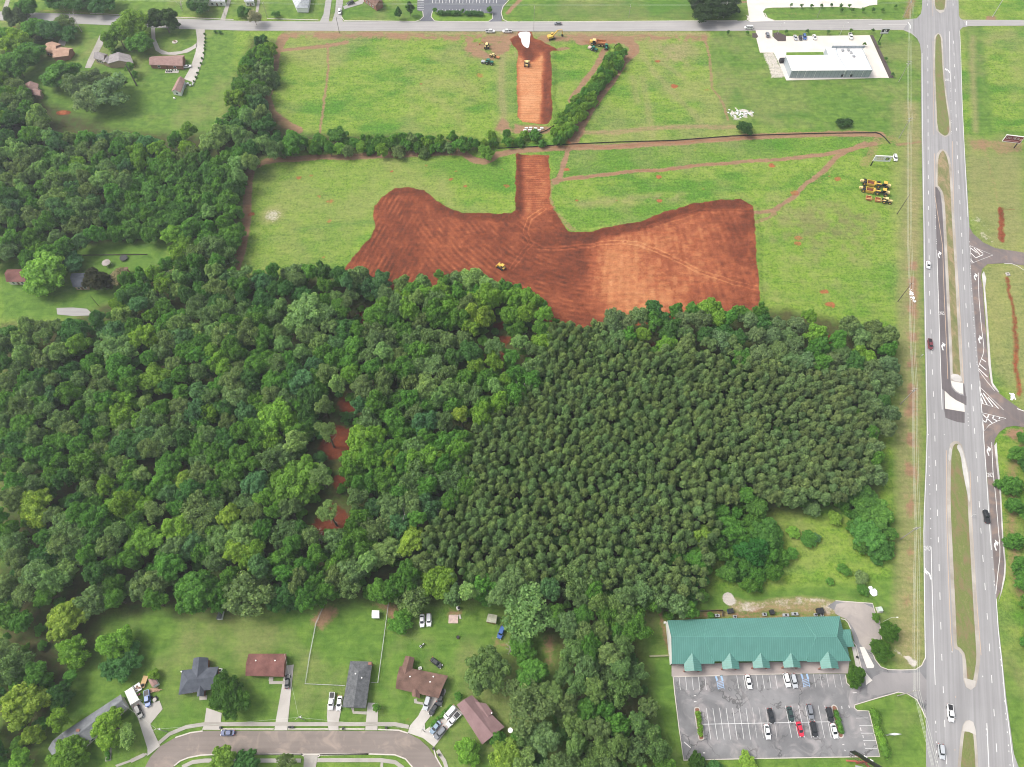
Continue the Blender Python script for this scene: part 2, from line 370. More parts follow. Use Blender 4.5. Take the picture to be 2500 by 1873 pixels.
# darker rolled berms along the cut edges
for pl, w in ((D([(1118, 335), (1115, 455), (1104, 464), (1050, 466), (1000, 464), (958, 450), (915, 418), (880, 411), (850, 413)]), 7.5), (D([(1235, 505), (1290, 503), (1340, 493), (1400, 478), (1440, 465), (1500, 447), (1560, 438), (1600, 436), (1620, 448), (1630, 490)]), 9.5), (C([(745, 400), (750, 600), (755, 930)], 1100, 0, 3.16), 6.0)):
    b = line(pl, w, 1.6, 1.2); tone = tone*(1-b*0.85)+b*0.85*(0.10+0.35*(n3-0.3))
dk2 = polymask(C([(110, 745), (250, 725), (385, 722), (390, 775), (250, 800), (90, 800)], 1300, 270, 2.458), 3, 1.2); tone = tone*(1-dk2*.8)+dk2*.8*(.08+.3*(n3-.3)); dk3 = polymask(C([(230, 830), (370, 800), (375, 1150), (250, 1120), (120, 1000)], 1300, 270, 2.458), 7, 1.5); tone -= dk3*.12
pile = polymask(C([(460, 300), (560, 250), (630, 250), (640, 300), (720, 320), (800, 385), (700, 400), (640, 470), (560, 470), (520, 400), (470, 370)], 1100, 0, 3.16), 2, 1); tone = tone*(1-pile*0.8)+pile*0.8*(0.20+0.3*(n3-0.3))
wet = polymask(C([(570, 365), (610, 365), (640, 420), (625, 470), (580, 470), (555, 420)], 1100, 0, 3.16), 1, 0.6); tone = tone*(1-wet*0.8)+wet*0.8*0.12
rut = ruts(C([(560, 790), (420, 795), (130, 835), (0, 820)], 1300, 270, 2.458), 2.2, 0.5)*0.8
rut = np.maximum(rut, ruts(C([(560, 790), (640, 800), (800, 860), (1000, 960), (1200, 1030), (1350, 1070)], 1300, 270, 2.458), 2.2, 0.5))
rut = np.maximum(rut, ruts(C([(1910, 445), (1830, 500), (1800, 580), (1830, 640), (1900, 680), (2000, 680), (2210, 660)], 550, 330, 2.458), 2.4, 0.5))
rut = np.maximum(rut, ruts(C([(1840, 640), (1790, 700), (1720, 800)], 550, 330, 2.458), 2.2, 0.5)*0.7)
rut = np.maximum(rut, ruts(C([(700, 700), (900, 640), (1000, 600), (1150, 600), (1320, 600)], 1300, 270, 2.458), 2.4, 0.6)*0.5)
tone = tone+rut*0.3*soil
A['tone'] = np.clip(tone, 0, 1)
# --- red and brown tracks across the fields
def trk(pl, w, k='track', v=1.0, soft=0.9, warp=0.7, a=1.0): put(k, np.maximum(line(pl, w*.8, soft, warp)*(0.55+0.45*n3), ruts(pl, w*.5, .8, warp)*.95)*min(1, a*1.15), v)
trk([(690, 92), (674, 124), (662, 180), (650, 243), (662, 274), (700, 305), (725, 318)], 8.5, a=0.95)
trk([(670, 125), (735, 118), (800, 112), (845, 104)], 4.5, a=0.8)
trk([(797, 107), (801, 160), (799, 200), (790, 260), (780, 325)], 1.6, a=0.75, v=0.9)
put('track', line([(690, 90), (900, 86), (1130, 92), (1300, 95), (1430, 90), (1600, 92), (1720, 92)], 7.5, 3, 1)*np.clip((n8*0.6+n3*0.6-0.25)*2.2, 0, 1), 0.85)
put('dry', line([(700, 81), (1000, 81), (1500, 80), (1720, 83)], 5.0, 1.5, 0.6)*0.95, 1.0)
put('track', polymask(C([(1650, 260), (2080, 250), (2060, 420), (1900, 470), (1700, 420), (1640, 330)], 600, 0, 3.16), 5, 1.5)*np.clip((n8*0.5+n3*0.6-0.25)*2.6, 0, 1), 0.9)
trk([(612, 408), (650, 395), (700, 388), (850, 382), (1000, 376), (1130, 372), (1155, 388), (1180, 393), (1200, 385), (1215, 375), (1290, 365), (1400, 361), (1600, 352), (1800, 336), (2000, 327), (2150, 328)], 6.0, a=0.95)
put('soil', line([(1300, 361), (1500, 357), (1700, 344), (1850, 335)], 3.0, 1, 1)*0.45, 0.8)
trk([(612, 408), (605, 470), (600, 530), (590, 600), (575, 655)], 6.5, a=0.95)
put('soil', line([(606, 500), (590, 570), (578, 640)], 5, 2, 1.2)*0.45, 0.7)
trk([(1385, 370), (1370, 420), (1360, 445)], 4.0); trk([(1353, 440), (1340, 470), (1350, 520), (1400, 560)], 4.0, a=0.5)
trk([(1353, 439), (1463, 427), (1625, 412), (1788, 396), (1910, 388), (2012, 378), (2093, 361), (2134, 351)], 3.4, a=0.95)
put('soil', line([(1353, 439), (1463, 427), (1625, 412), (1788, 396)], 2.6, 1, 1)*0.5, 0.7)
trk([(1840, 520), (1890, 512), (1935, 480), (1971, 447), (2008, 420), (2040, 385), (2110, 350)], 3.2, a=0.8)
trk([(1842, 545), (1890, 520)], 3, a=0.6); trk([(2000, 440), (2040, 390)], 8, a=0.35, soft=3)
trk([(2110, 400), (2125, 380), (2140, 345), (2180, 338)], 9, a=0.55, soft=3, v=0.9)
put('dry', line(C([(260, 130), (500, 130), (700, 110), (850, 95), (1210, 95)], 1300, 270, 2.458), 3.4, 0.9, 0.6)*(0.7+0.4*n3), 1.0)
put('track', line(C([(260, 130), (500, 130), (700, 110), (850, 95), (1210, 95)], 1300, 270, 2.458), 5, 1.5, 0.6)*0.4, 1)
trk([(1420, 103), (1495, 97), (1530, 98), (1549, 115), (1549, 127), (1521, 152), (1480, 209), (1448, 253), (1416, 304), (1400, 345)], 9.0, a=0.97)
put('soil', line([(1430, 100), (1500, 98), (1535, 100), (1549, 118), (1548, 130), (1524, 152)], 4.0, 2, 1)*0.6, 0.55)
trk([(1478, 122), (1444, 175), (1394, 247)], 5.0, a=0.8); trk([(1300, 118), (1330, 122), (1385, 118)], 4, a=0.7)
put('soil', polymask([(1425, 95), (1500, 98), (1500, 125), (1470, 135), (1430, 112)], 3, 1.5)*0.55, 0.6)
for pl in ([(1565, 127), (1606, 187), (1654, 240), (1708, 297)], [(1605, 142), (1670, 190)], [(1565, 190), (1580, 260), (1594, 335)], [(1545, 190), (1555, 250)]): trk(pl, 4.5, 'dry', 0.9, 1.8, 1, 0.6)
trk([(1720, 92), (1733, 139), (1739, 215), (1765, 253), (1777, 291)], 2.0, 'track', 0.9, 1, 0.6, 0.7)
trk([(1227, 130), (1225, 200), (1227, 262), (1228, 320)], 5.0, 'dry', 0.95, 2, 0.8, 0.9); put('track', polymask([(1208, 318), (1216, 300), (1228, 285), (1245, 300), (1255, 320)], 2)*0.8, 1)
put('dry', polymask([(1205, 130), (1262, 130), (1262, 310), (1212, 310)], 3)*0.30, 0.9)
put('track', polymask([(1260, 300), (1350, 310), (1345, 325), (1310, 330), (1255, 325)], 2)*0.75, 1)
for pl in (C([(140, 640), (90, 560), (105, 520), (150, 480)], 1100, 0, 3.16), C([(90, 600), (190, 780), (380, 970)], 1100, 0, 3.16), C([(210, 540), (290, 800)], 1100, 0, 3.16)): put('floor', ruts(pl, 1.9, 0.5)*0.4, 0.8)
for pl in (C([(200, 390), (400, 300), (620, 215)], 1300, 270, 2.458), C([(230, 395), (450, 300), (640, 225)], 1300, 270, 2.458), C([(1150, 180), (1300, 240), (1450, 285)], 1300, 270, 2.458)): put('lawn', ruts(pl, 2.2, 0.7)*0.8, 1); 
rs = np.random.RandomState(5)
spots = [(955, 415), (1100, 437), (1135, 455), (1235, 455), (1040, 405), (1340, 450), (778, 480), (805, 492), (756, 430), (728, 434), (805, 540), (788, 628), (1115, 417), (1024, 207), (1173, 183), (1504, 411), (1605, 430), (1696, 367), (1510, 492), (1612, 492), (1407, 492), (1885, 403), (1717, 461), (1935, 470), (2048, 437), (1947, 594), (2010, 608), (2107, 607), (2030, 744), (2012, 713), (1609, 150), (1646, 212), (1725, 220), (1529, 175), (612, 520), (1228, 415), (2025, 430), (1950, 580), (1388, 350), (1385, 412), (1330, 465), (155, 275), (30, 67)]
for (a, b) in spots:
    c = P(a, b); r = rs.uniform(1.4, 3.2)
    d = np.hypot((X-c.x)+wx*1.1, ((Y-c.y)+wy*1.1)*1.3); put('soil', np.clip((r-d)/1.2, 0, 1)*rs.uniform(0.4, 0.85), 0.9)
    put('tone', np.clip((r-d)/1.2, 0, 1), 0.6)
c = P(665, 524); d = np.hypot(X-c.x+wx, Y-c.y+wy); put('dry', np.clip((9-d)/5, 0, 1)*.6, 1); put('pale', np.clip((7.5-d)/5, 0, 1)*.52, 0.85)
c = P(155, 275); d = np.hypot((X-c.x)/2.2, Y-c.y); put('soil', np.clip((2.6-d)/1, 0, 1)*0.9, 0.9)
put('lush', line(C([(430, 560), (620, 545), (900, 520)], 550, 330, 2.458), 3, 2)*0.9, 1.0)
# clearings in the wood
for a, b, r in ((905, 770, 7), (835, 1085, 9.5), (812, 1268, 9.5), (1588, 850, 4), (2015, 832, 5), (1232, 836, 5), (826, 1180, 5), (850, 995, 6), (1215, 795, 4), (1230, 862, 4)):
    c = P(a, b); d = np.hypot(X-c.x+wx*2, Y-c.y+wy*2); put('soil', np.clip((r-d)/3, 0, 1)*0.9, 0.9); put('tone', np.clip((r+2-d)/2, 0, 1), 0.02+0.45*n8)
# strip mall surroundings
alley = C([(690, 205), (1000, 205), (1380, 195), (1560, 215), (1590, 330), (1500, 325), (1400, 300), (1180, 305), (1000, 270), (820, 300), (770, 305), (740, 260)], 1550, 1400, 3.16)
put('dry', polymask(alley, 0.9, 0.9), 1.0); put('track', polymask(alley, 0.9, 0.9)*0.55, 0.6); put('pale', polymask(alley, 0.9, 0.9)*np.clip(n8*.6+n3*1.0-.25, 0, 1), 0.62); put('track', line(C([(900, 280), (1150, 290), (1480, 310)], 1550, 1400, 3.16), 2, 1.4)*n8*1.1, 1)
put('track', polymask(C([(480, 290), (660, 290), (1500, 330), (1500, 345), (240, 360)], 1550, 1400, 3.16), 1)*0.6, 0.9)
put('track', line(C([(190, 240), (215, 400), (260, 620)], 1550, 1400, 3.16), 2.0, 1)*0.7, 0.9)
put('dry', polymask(C([(30, 250), (180, 250), (230, 620), (120, 630), (0, 420)], 1550, 1400, 3.16), 3)*np.clip(n8*1.5-0.2, 0, 1)*0.8, 0.6)
c = P(1780, 1463); d = np.hypot(X-c.x+wx*.3, (Y-c.y)*0.85+wy*.3); put('pale', np.clip((2.5-d)/0.5, 0, 1), 1.0)
put('track', polymask(C([(1610, 560), (1752, 520), (1752, 760), (1657, 900), (1600, 850), (1700, 700)], 850, 1400, 3.504), 3)*np.clip(n8*1.8-0.3, 0, 1), 0.8)
# bare spots at the back of the gardens
for pl in (C([(1230, 380), (1330, 290), (1440, 260), (1480, 320), (1400, 430), (1300, 500)], 400, 1400, 3.504), C([(200, 280), (290, 230), (440, 250), (430, 330), (400, 450), (330, 420), (300, 320)], 850, 1400, 3.504), C([(860, 300), (960, 290), (980, 340), (860, 370)], 850, 1400, 3.504), C([(1250, 560), (1340, 590), (1330, 620), (1260, 620)], 850, 1400, 3.504)):
    put('track', polymask(pl, 2, 1.4)*0.75, 0.9)
put('soil', polymask(C([(480, 1240), (570, 1200), (590, 1230), (560, 1290), (480, 1270)], 850, 1400, 3.504), 2)*0.5, 0.7)
put('pale', polymask([(1783, 262), (1838, 270), (1835, 290), (1785, 290)], 1, 1.5)*np.clip((n3-0.35)*5, 0, 1), 1.0)
put('pale', polymask(C([(330, 380), (420, 380), (450, 460), (520, 560), (390, 565), (370, 470)], 1750, 0, 2.949), 0.8, 0.8)*0.8, 0.75)
put('pale', line(C([(2040, 590), (2100, 640), (2150, 700)], 1550, 1400, 3.16), 2.6, 0.8, 1)*np.clip((n3-0.3)*4, 0, 1), 0.9)
put('pale', polymask([(2058, 0), (2120, 0), (2125, 10), (2058, 10)], 1)*0.8, 0.9)
put('track', line([(1270, 0), (1250, 20), (1240, 32)], 3, 1)*0.8, 1)
put('track', line([(1800, 4), (2080, 5)], 3, 1)*0.7, 0.9)
put('track', line([(1880, 32), (1990, 34), (2130, 44)], 4, 2)*0.35, 0.9)
put('track', line([(2225, 0), (2215, 40)], 6, 2)*0.6, 0.9)
put('track', polymask([(2405, 38), (2430, 38), (2428, 52), (2405, 50)], 1)*0.8, 1)
put('track', line([(520, 45), (100, 26)], 2, 1)*0.5, 1)
gx = (nr, nc)
faces_i = np.arange(nr*nc).reshape(gx)
q = np.stack([faces_i[:-1, :-1], faces_i[:-1, 1:], faces_i[1:, 1:], faces_i[1:, :-1]], -1).reshape(-1, 4)
near = (np.abs(X) < 420) & (Y > 5) & (Y < 520)
zz = np.where(near, (n8-0.5)*0.10+(n3-0.5)*0.10*(1-A['lawn']), 0)
def ell(px, py, w=3.0): return 0
berm = np.zeros_like(X)
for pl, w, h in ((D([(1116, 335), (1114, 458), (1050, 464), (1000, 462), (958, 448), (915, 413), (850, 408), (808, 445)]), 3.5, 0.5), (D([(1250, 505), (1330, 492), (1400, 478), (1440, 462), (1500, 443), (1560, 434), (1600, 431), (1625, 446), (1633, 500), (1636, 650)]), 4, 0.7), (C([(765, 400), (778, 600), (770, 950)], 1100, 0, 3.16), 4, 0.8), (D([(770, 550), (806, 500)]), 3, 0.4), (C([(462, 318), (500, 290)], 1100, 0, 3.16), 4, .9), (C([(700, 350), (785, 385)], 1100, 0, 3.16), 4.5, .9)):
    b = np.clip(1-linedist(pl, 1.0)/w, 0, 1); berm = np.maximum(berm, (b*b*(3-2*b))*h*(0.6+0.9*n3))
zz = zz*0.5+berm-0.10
verts = np.stack([X, Y, zz.astype(np.float32)], 1).astype(np.float32)
def fast_mesh(name, verts, quads):
    me = bpy.data.meshes.new(name); nq = len(quads)
    me.vertices.add(len(verts)); me.vertices.foreach_set('co', verts.ravel())
    me.loops.add(nq*4); me.loops.foreach_set('vertex_index', quads.ravel().astype(np.int32))
    me.polygons.add(nq); me.polygons.foreach_set('loop_start', np.arange(0, nq*4, 4, dtype=np.int32))
    try: me.polygons.foreach_set('loop_total', np.full(nq, 4, np.int32))
    except Exception: pass
    me.update(calc_edges=True); return me
gm = fast_mesh('ground', verts, q)
gm.polygons.foreach_set('use_smooth', np.ones(len(q), bool))
for nm, ks in (('zoneA', ('soil', 'tone', 'track', 'pale')), ('zoneB', ('floor', 'lush', 'dry', 'lawn'))):
    at = gm.attributes.new(nm, 'FLOAT_COLOR', 'POINT')
    at.data.foreach_set('color', np.stack([np.clip(A[k], 0, 1) for k in ks], 1).astype(np.float32).ravel())
ground = bpy.data.objects.new('ground', gm); link(ground); tag(ground, 'wide ground of grass fields, lawns and red earthworks', 'ground', kind='structure')

def ground_mat():
    m, nt, out = newmat('ground_soil_and_grass')
    a = N(nt, 'ShaderNodeAttribute', attribute_name='zoneA'); b = N(nt, 'ShaderNodeAttribute', attribute_name='zoneB')
    sa = N(nt, 'ShaderNodeSeparateColor'); sb = N(nt, 'ShaderNodeSeparateColor'); L(nt, a.outputs['Color'], sa.inputs[0]); L(nt, b.outputs['Color'], sb.inputs[0])
    v = objvec(nt); soil, tone, track, pale = sa.outputs[0], sa.outputs[1], sa.outputs[2], a.outputs['Alpha']
    floor, lush, dry, lawn = sb.outputs[0], sb.outputs[1], sb.outputs[2], b.outputs['Alpha']
    f1 = noise(nt, v, 0.75, 6, 0.75); f2 = noise(nt, v, 0.25, 4, 0.6, 0.6); f3 = noise(nt, v, 2.6, 2, 0.6)
    fld = mix(nt, ramp(nt, f1, [(0.35, 0.0), (0.62, 1.0)]), (0.070, 0.140, 0.018), (0.200, 0.305, 0.040))
    fld = mix(nt, mth(nt, 'MULTIPLY', ramp(nt, f2, [(0.42, 0.0), (0.65, 1.0)]), 0.55), fld, (0.235, 0.290, 0.072))
    lsh = mix(nt, ramp(nt, f1, [(0.32, 0.0), (0.68, 1.0)]), (0.030, 0.100, 0.013), (0.105, 0.250, 0.028))
    g = mix(nt, lush, fld, lsh)
    lw = mix(nt, ramp(nt, f2, [(0.3, 0.0), (0.7, 1.0)]), (0.068, 0.140, 0.022), (0.155, 0.255, 0.042))
    lw = mix(nt, mth(nt, 'MULTIPLY', f3, 0.35), lw, (0.085, 0.14, 0.035))
    lw = mix(nt, mth(nt, 'MULTIPLY', lush, 0.8), lw, (0.055, 0.145, 0.022))
    g = mix(nt, lawn, g, lw)
    dr = mix(nt, f1, (0.17, 0.145, 0.065), (0.36, 0.31, 0.155))
    dryf = mth(nt, 'MULTIPLY', dry, ramp(nt, f1, [(0.25, 0.45), (0.6, 1.0)]))
    g = mix(nt, dryf, g, dr)
    # edges of soil, tracks and stone break up at grass-tuft size
    def crisp(x, k=2.4, amp=0.60):
        n = mth(nt, 'MULTIPLY', mth(nt, 'SUBTRACT', f1, 0.5), amp*2)
        y = mth(nt, 'ADD', mth(nt, 'MULTIPLY', x, 1.12), n); return mth(nt, 'ADD', mth(nt, 'MULTIPLY', mth(nt, 'SUBTRACT', y, 0.5), k), 0.5, True)
    def gate(x): return mth(nt, 'MULTIPLY', crisp(x), mth(nt, 'GREATER_THAN', x, 0.02))
    tr = mix(nt, f1, (0.17, 0.098, 0.055), (0.34, 0.215, 0.13))
    g = mix(nt, gate(track), g, tr)
    fl = mix(nt, f1, (0.035, 0.030, 0.016), (0.085, 0.070, 0.035))
    g = mix(nt, mth(nt, 'MULTIPLY', floor, 0.92), g, mix(nt, ramp(nt, f2, [(0.45, 0.0), (0.62, 1.0)]), fl, (0.045, 0.075, 0.02)))
    sn = mth(nt, 'ADD', tone, mth(nt, 'MULTIPLY', mth(nt, 'ADD', mth(nt, 'SUBTRACT', f3, 0.5), mth(nt, 'MULTIPLY', mth(nt, 'SUBTRACT', f1, 0.5), 1.1)), 0.42))
    so = ramp(nt, sn, [(0.0, (0.062, 0.023, 0.014)), (0.30, (0.155, 0.042, 0.020)), (0.55, (0.275, 0.082, 0.036)), (0.80, (0.42, 0.175, 0.075)), (1.0, (0.53, 0.27, 0.135))])
    g = mix(nt, gate(soil), g, so)
    pl = mix(nt, f3, (0.36, 0.31, 0.26), (0.62, 0.58, 0.54))
    g = mix(nt, gate(pale), g, pl)
    h = mth(nt, 'ADD', mth(nt, 'MULTIPLY', f1, 0.7), mth(nt, 'MULTIPLY', f3, 0.3))
    st = noise(nt, objvec(nt, (0.22, 1.0, 1.0), 0.08), 0.55, 4, 0.6)
    g = mix(nt, 0.55, g, ramp(nt, st, [(0.34, (0.72, 0.74, 0.70)), (0.5, (1, 1, 1)), (0.66, (1.22, 1.16, 1.10))]), 'MULTIPLY')
    bsdf(nt, out, g, 0.95, 0, 0.1, h, 0.9, 0.45); return m
gm.materials.append(ground_mat())
# ================================================================== ROADS
_a, _b = P(2265, 110), P(2311, 1873); KX = (_a.x-_b.x)/(_a.y-_b.y)
def asphalt_mat(name, lo, hi, along=0.0, crack=0.0, patch=0.5, tint=None):
    m, nt, out = newmat(name); v = objvec(nt)
    big = noise(nt, v, 0.07, 4, 0.6, 0.5); fine = noise(nt, v, 3.0, 3, 0.7)
    
    if abs(along-math.radians(90)) < .01: vs = objvec(nt, (0.03, 1.0, 1.0))
    else:
        g_ = N(nt, 'ShaderNodeNewGeometry'); s_ = N(nt, 'ShaderNodeSeparateXYZ'); c_ = N(nt, 'ShaderNodeCombineXYZ'); L(nt, g_.outputs['Position'], s_.inputs[0])
        L(nt, mth(nt, 'SUBTRACT', s_.outputs[0], mth(nt, 'MULTIPLY', s_.outputs[1], KX)), c_.inputs[0]); L(nt, mth(nt, 'MULTIPLY', s_.outputs[1], 0.02), c_.inputs[1]); vs = c_.outputs[0]
    st = noise(nt, vs, 0.85, 3, 0.55)
    t = mth(nt, 'ADD', mth(nt, 'MULTIPLY', big, patch), mth(nt, 'MULTIPLY', st, 1-patch))
    c = mix(nt, ramp(nt, t, [(0.32, 0.0), (0.68, 1.0)]), lo, hi)
    c = mix(nt, mth(nt, 'MULTIPLY', fine, 0.25), c, tuple(x*0.62 for x in lo))
    if tint: c = mix(nt, mth(nt, 'MULTIPLY', ramp(nt, noise(nt, v, 0.16, 3, 0.6, 1.0), [(0.5, 0.0), (0.72, 1.0)]), 0.6), c, tint)
    if crack:
        vo = N(nt, 'ShaderNodeTexVoronoi', feature='DISTANCE_TO_EDGE'); vo.inputs['Scale'].default_value = 0.075
        wv = N(nt, 'ShaderNodeVectorMath', operation='ADD'); L(nt, v, wv.inputs[0])
        nn = N(nt, 'ShaderNodeTexNoise'); nn.inputs['Scale'].default_value = 0.35; nn.inputs['Detail'].default_value = 4; L(nt, v, nn.inputs['Vector'])
        sc = N(nt, 'ShaderNodeVectorMath', operation='SCALE'); sc.inputs['Scale'].default_value = 7.0; L(nt, nn.outputs['Color'], sc.inputs[0]); L(nt, sc.outputs[0], wv.inputs[1])
        L(nt, wv.outputs[0], vo.inputs['Vector'])
        cr = mth(nt, 'MULTIPLY', mth(nt, 'LESS_THAN', vo.outputs['Distance'], 0.018), ramp(nt, noise(nt, v, 0.05, 2), [(0.46, 0.0), (0.56, 1.0)]))
        c = mix(nt, mth(nt, 'MULTIPLY', cr, crack), c, (0.05, 0.048, 0.046))
    bsdf(nt, out, c, 0.92, 0, 0.15, fine, 0.3, 0.02); return m
M_HWY = asphalt_mat('worn_grey_asphalt', (0.235, 0.229, 0.230), (0.340, 0.333, 0.333), math.radians(-2.0), 0.0, 0.22)
M_XROAD = asphalt_mat('worn_cross_road_asphalt', (0.29, 0.278, 0.272), (0.385, 0.37, 0.355), math.radians(90), 0, 0.35)
M_DARK = asphalt_mat('fresh_dark_asphalt', (0.105, 0.093, 0.095), (0.165, 0.146, 0.148), 0.0, 0, 0.6)
M_DARKT = asphalt_mat('dusty_dark_asphalt', (0.13, 0.112, 0.11), (0.21, 0.175, 0.165), 0.0, 0, 0.7, (0.30, 0.21, 0.16))
M_LOT = asphalt_mat('cracked_parking_asphalt', (0.130, 0.130, 0.134), (0.262, 0.258, 0.260), 0.0, 0.6, 0.92, (0.38, 0.345, 0.34))
M_STREET = asphalt_mat('brownish_street_asphalt', (0.185, 0.155, 0.138), (0.250, 0.213, 0.190), math.radians(90), 0, 0.55, (0.36, 0.29, 0.24))
M_CONC = asphalt_mat('concrete_paving', (0.37, 0.34, 0.31), (0.53, 0.50, 0.46), 0.6, 0, 0.9)
M_CONCW = asphalt_mat('pale_new_concrete', (0.58, 0.53, 0.47), (0.68, 0.64, 0.58), 0.3, 0, 0.9)
M_CONCP = asphalt_mat('pinkish_concrete_walk', (0.30, 0.26, 0.24), (0.42, 0.37, 0.35), math.radians(90), 0, 0.6)
M_WALK = asphalt_mat('stained_concrete_sidewalk', (0.27, 0.25, 0.22), (0.45, 0.42, 0.38), math.radians(90), 0, 0.8)
M_BLUELOT = asphalt_mat('dark_office_lot_asphalt', (0.11, 0.115, 0.135), (0.165, 0.17, 0.19), 0.0, 0, 0.6)
M_GRAVEL = asphalt_mat('light_gravel', (0.34, 0.32, 0.30), (0.66, 0.64, 0.61), 0.7, 0, 0.9)
M_WHITE = mat('white_road_paint', (0.66, 0.65, 0.63), 0.7, var=0.22, scale=1.5)
M_FADED = mat('faded_white_paint', (0.55, 0.53, 0.52), 0.7, var=0.25, scale=1.2)
M_YEL = mat('worn_orange_yellow_paint', (0.46, 0.34, 0.24), 0.7, var=0.12, scale=2)
M_KERB = mat('kerb_concrete', (0.50, 0.46, 0.41), 0.9, var=0.2, scale=0.8)
M_BLUEP = mat('blue_parking_paint', (0.28, 0.42, 0.62), 0.7)
def verge_mat(name, stops, scale=0.35, sc=(1, 0.35, 1)):
    m, nt, out = newmat(name); v = objvec(nt, sc); f = noise(nt, v, scale, 5, 0.65, 0.5); g = noise(nt, objvec(nt), 1.6, 4, 0.7)
    c = ramp(nt, mth(nt, 'ADD', mth(nt, 'MULTIPLY', f, 0.75), mth(nt, 'MULTIPLY', g, 0.25)), stops)
    bsdf(nt, out, c, 0.95, 0, 0.1, g, 0.8, 0.2); return m
M_MEDIAN = verge_mat('median_grass', [(0.34, (0.21, 0.135, 0.08)), (0.45, (0.175, 0.165, 0.075)), (0.55, (0.135, 0.17, 0.05)), (0.66, (0.22, 0.20, 0.095))])
M_MEDIANB = verge_mat('dry_median_grass', [(0.36, (0.13, 0.15, 0.055)), (0.48, (0.19, 0.18, 0.085)), (0.58, (0.29, 0.215, 0.13)), (0.7, (0.17, 0.17, 0.06))])
M_LAWN = verge_mat('kerbed_lawn', [(0.35, (0.085, 0.165, 0.026)), (0.5, (0.125, 0.215, 0.034)), (0.65, (0.165, 0.265, 0.042))], 0.2, (1, 1, 1))
M_MULCH = mat('dark_mulch', (0.075, 0.055, 0.050), 1.0, var=0.5, scale=2.5)
M_RMULCH = mat('red_brown_mulch', (0.20, 0.095, 0.060), 1.0, var=0.4, scale=2.5)
def structure(name, polys, z, m, smooth=0, edge=None, label=None, cat=None):
    o = sheet(name, polys, z, m, None, edge, True, smooth); tag(o, label or name.replace('_', ' '), cat or name.split('_')[-1], kind='structure'); return o
# --- highway
hwy_poly = [(2250, -60), (2251, 0), (2251, 20), (2248, 34), (2238, 45), (2222, 49), (2205, 72), (2224, 76), (2238, 92), (2246, 108), (2249, 130), (2249, 250), (2251, 400), (2254, 560), (2255, 700), (2259, 900), (2262, 1050), (2259, 1150), (2255, 1250), (2254, 1300), (2256, 1500), (2258, 1610), (2260, 1740), (2261, 1873), (2263, 1960),
            (2495, 1960), (2487, 1873), (2475, 1840), (2467, 1780), (2456, 1700), (2447, 1610), (2439, 1540), (2434, 1480), (2424, 1340), (2418, 1250), (2409, 1160), (2404, 1050), (2396, 950), (2388, 870), (2380, 780), (2373, 690), (2367, 560), (2360, 440), (2353, 330), (2348, 230), (2344, 130), (2343, 72), (2347, 68), (2360, 63), (2350, 49), (2344, 45), (2341, 38), (2340, 0), (2338, -60)]
hwy = structure('highway', [hwy_poly], 0.04, M_HWY, 0, None, 'divided four lane highway running up the right side', 'highway')
xroad = structure('cross_road', [[(-60, 25), (0, 28), (253, 37), (443, 46), (579, 51), (760, 52.5), (1300, 52.5), (1800, 52), (1900, 50.5), (2200, 49), (2240, 45), (2246, 60), (2240, 95), (2225, 82), (2205, 73.5), (1900, 74), (1800, 75.5), (1300, 77), (900, 76), (600, 75), (443, 71), (253, 61), (0, 50), (-60, 46)],
                                 [(2338, 30), (2344, 45), (2350, 48.5), (2500, 49), (2620, 48), (2620, 63), (2500, 63), (2365, 64), (2350, 67), (2343, 74), (2338, 90)]], 0.036, M_XROAD, 0, None, 'two lane cross road along the top of the site', 'road')
turn = structure('turn_lane', [[(2283, 457), (2288, 458), (2295, 470), (2299, 498), (2303, 560), (2307, 650), (2312, 760), (2317, 860), (2320, 927), (2323, 945), (2331, 956), (2345, 964), (2359.5, 968), (2359.5, 990), (2346, 986), (2330, 978), (2313, 960), (2302, 951), (2299, 951), (2295, 860), (2291, 760), (2288, 640), (2285, 540)]], 0.05, M_DARK, 0, None, 'dark fresh asphalt turn lane cut into the median', 'turn lane')
side = structure('side_road', [[(2366, 554), (2376, 571), (2400, 592), (2430, 606), (2500, 617), (2560, 622), (2560, 660), (2500, 648), (2452, 643), (2411, 645), (2398, 657), (2394, 676), (2399, 704), (2406, 800), (2411, 867), (2416, 925), (2424, 945), (2441, 962), (2474, 987), (2500, 1004), (2560, 1020), (2560, 1050), (2500, 1043), (2477, 1040), (2457, 1043), (2440, 1055), (2430, 1070), (2427, 1085), (2432, 1131), (2441, 1213), (2447, 1322), (2452, 1376), (2451, 1400), (2444, 1440), (2433, 1462), (2426, 1380), (2417, 1250), (2405, 1100), (2401, 1030), (2396, 980), (2391, 920), (2387, 880), (2380, 780), (2372, 690), (2368, 620), (2366, 590)]], 0.05, M_DARKT, 0, None, 'dark asphalt slip lane and side entrances east of the highway', 'side road')
patch = structure('crossover_pavement', [[(2305, 1000), (2307, 998), (2355, 1005), (2355, 1033), (2339, 1031), (2323, 1026), (2308, 1020)], [(2303.5, 952), (2306, 953), (2307, 1000), (2305, 1000)], [(2351, 937), (2354, 937), (2358, 967), (2353, 966)]], 0.055, M_DARK)
conc = structure('median_concrete', [[(2321, 930), (2351, 936), (2351, 962), (2343, 960), (2333, 954), (2325, 943)], [(2306, 954), (2318, 966), (2335, 978), (2354, 987), (2355, 1006), (2307, 998)]], 0.075, M_CONCW)
med = []
M1 = [(2280, 96), (2283, 86), (2290, 81), (2297, 85), (2301, 96), (2305, 180), (2312, 240), (2320, 290), (2322, 318), (2318, 330), (2308, 335), (2297, 330), (2285, 318), (2282, 250), (2279, 170)]
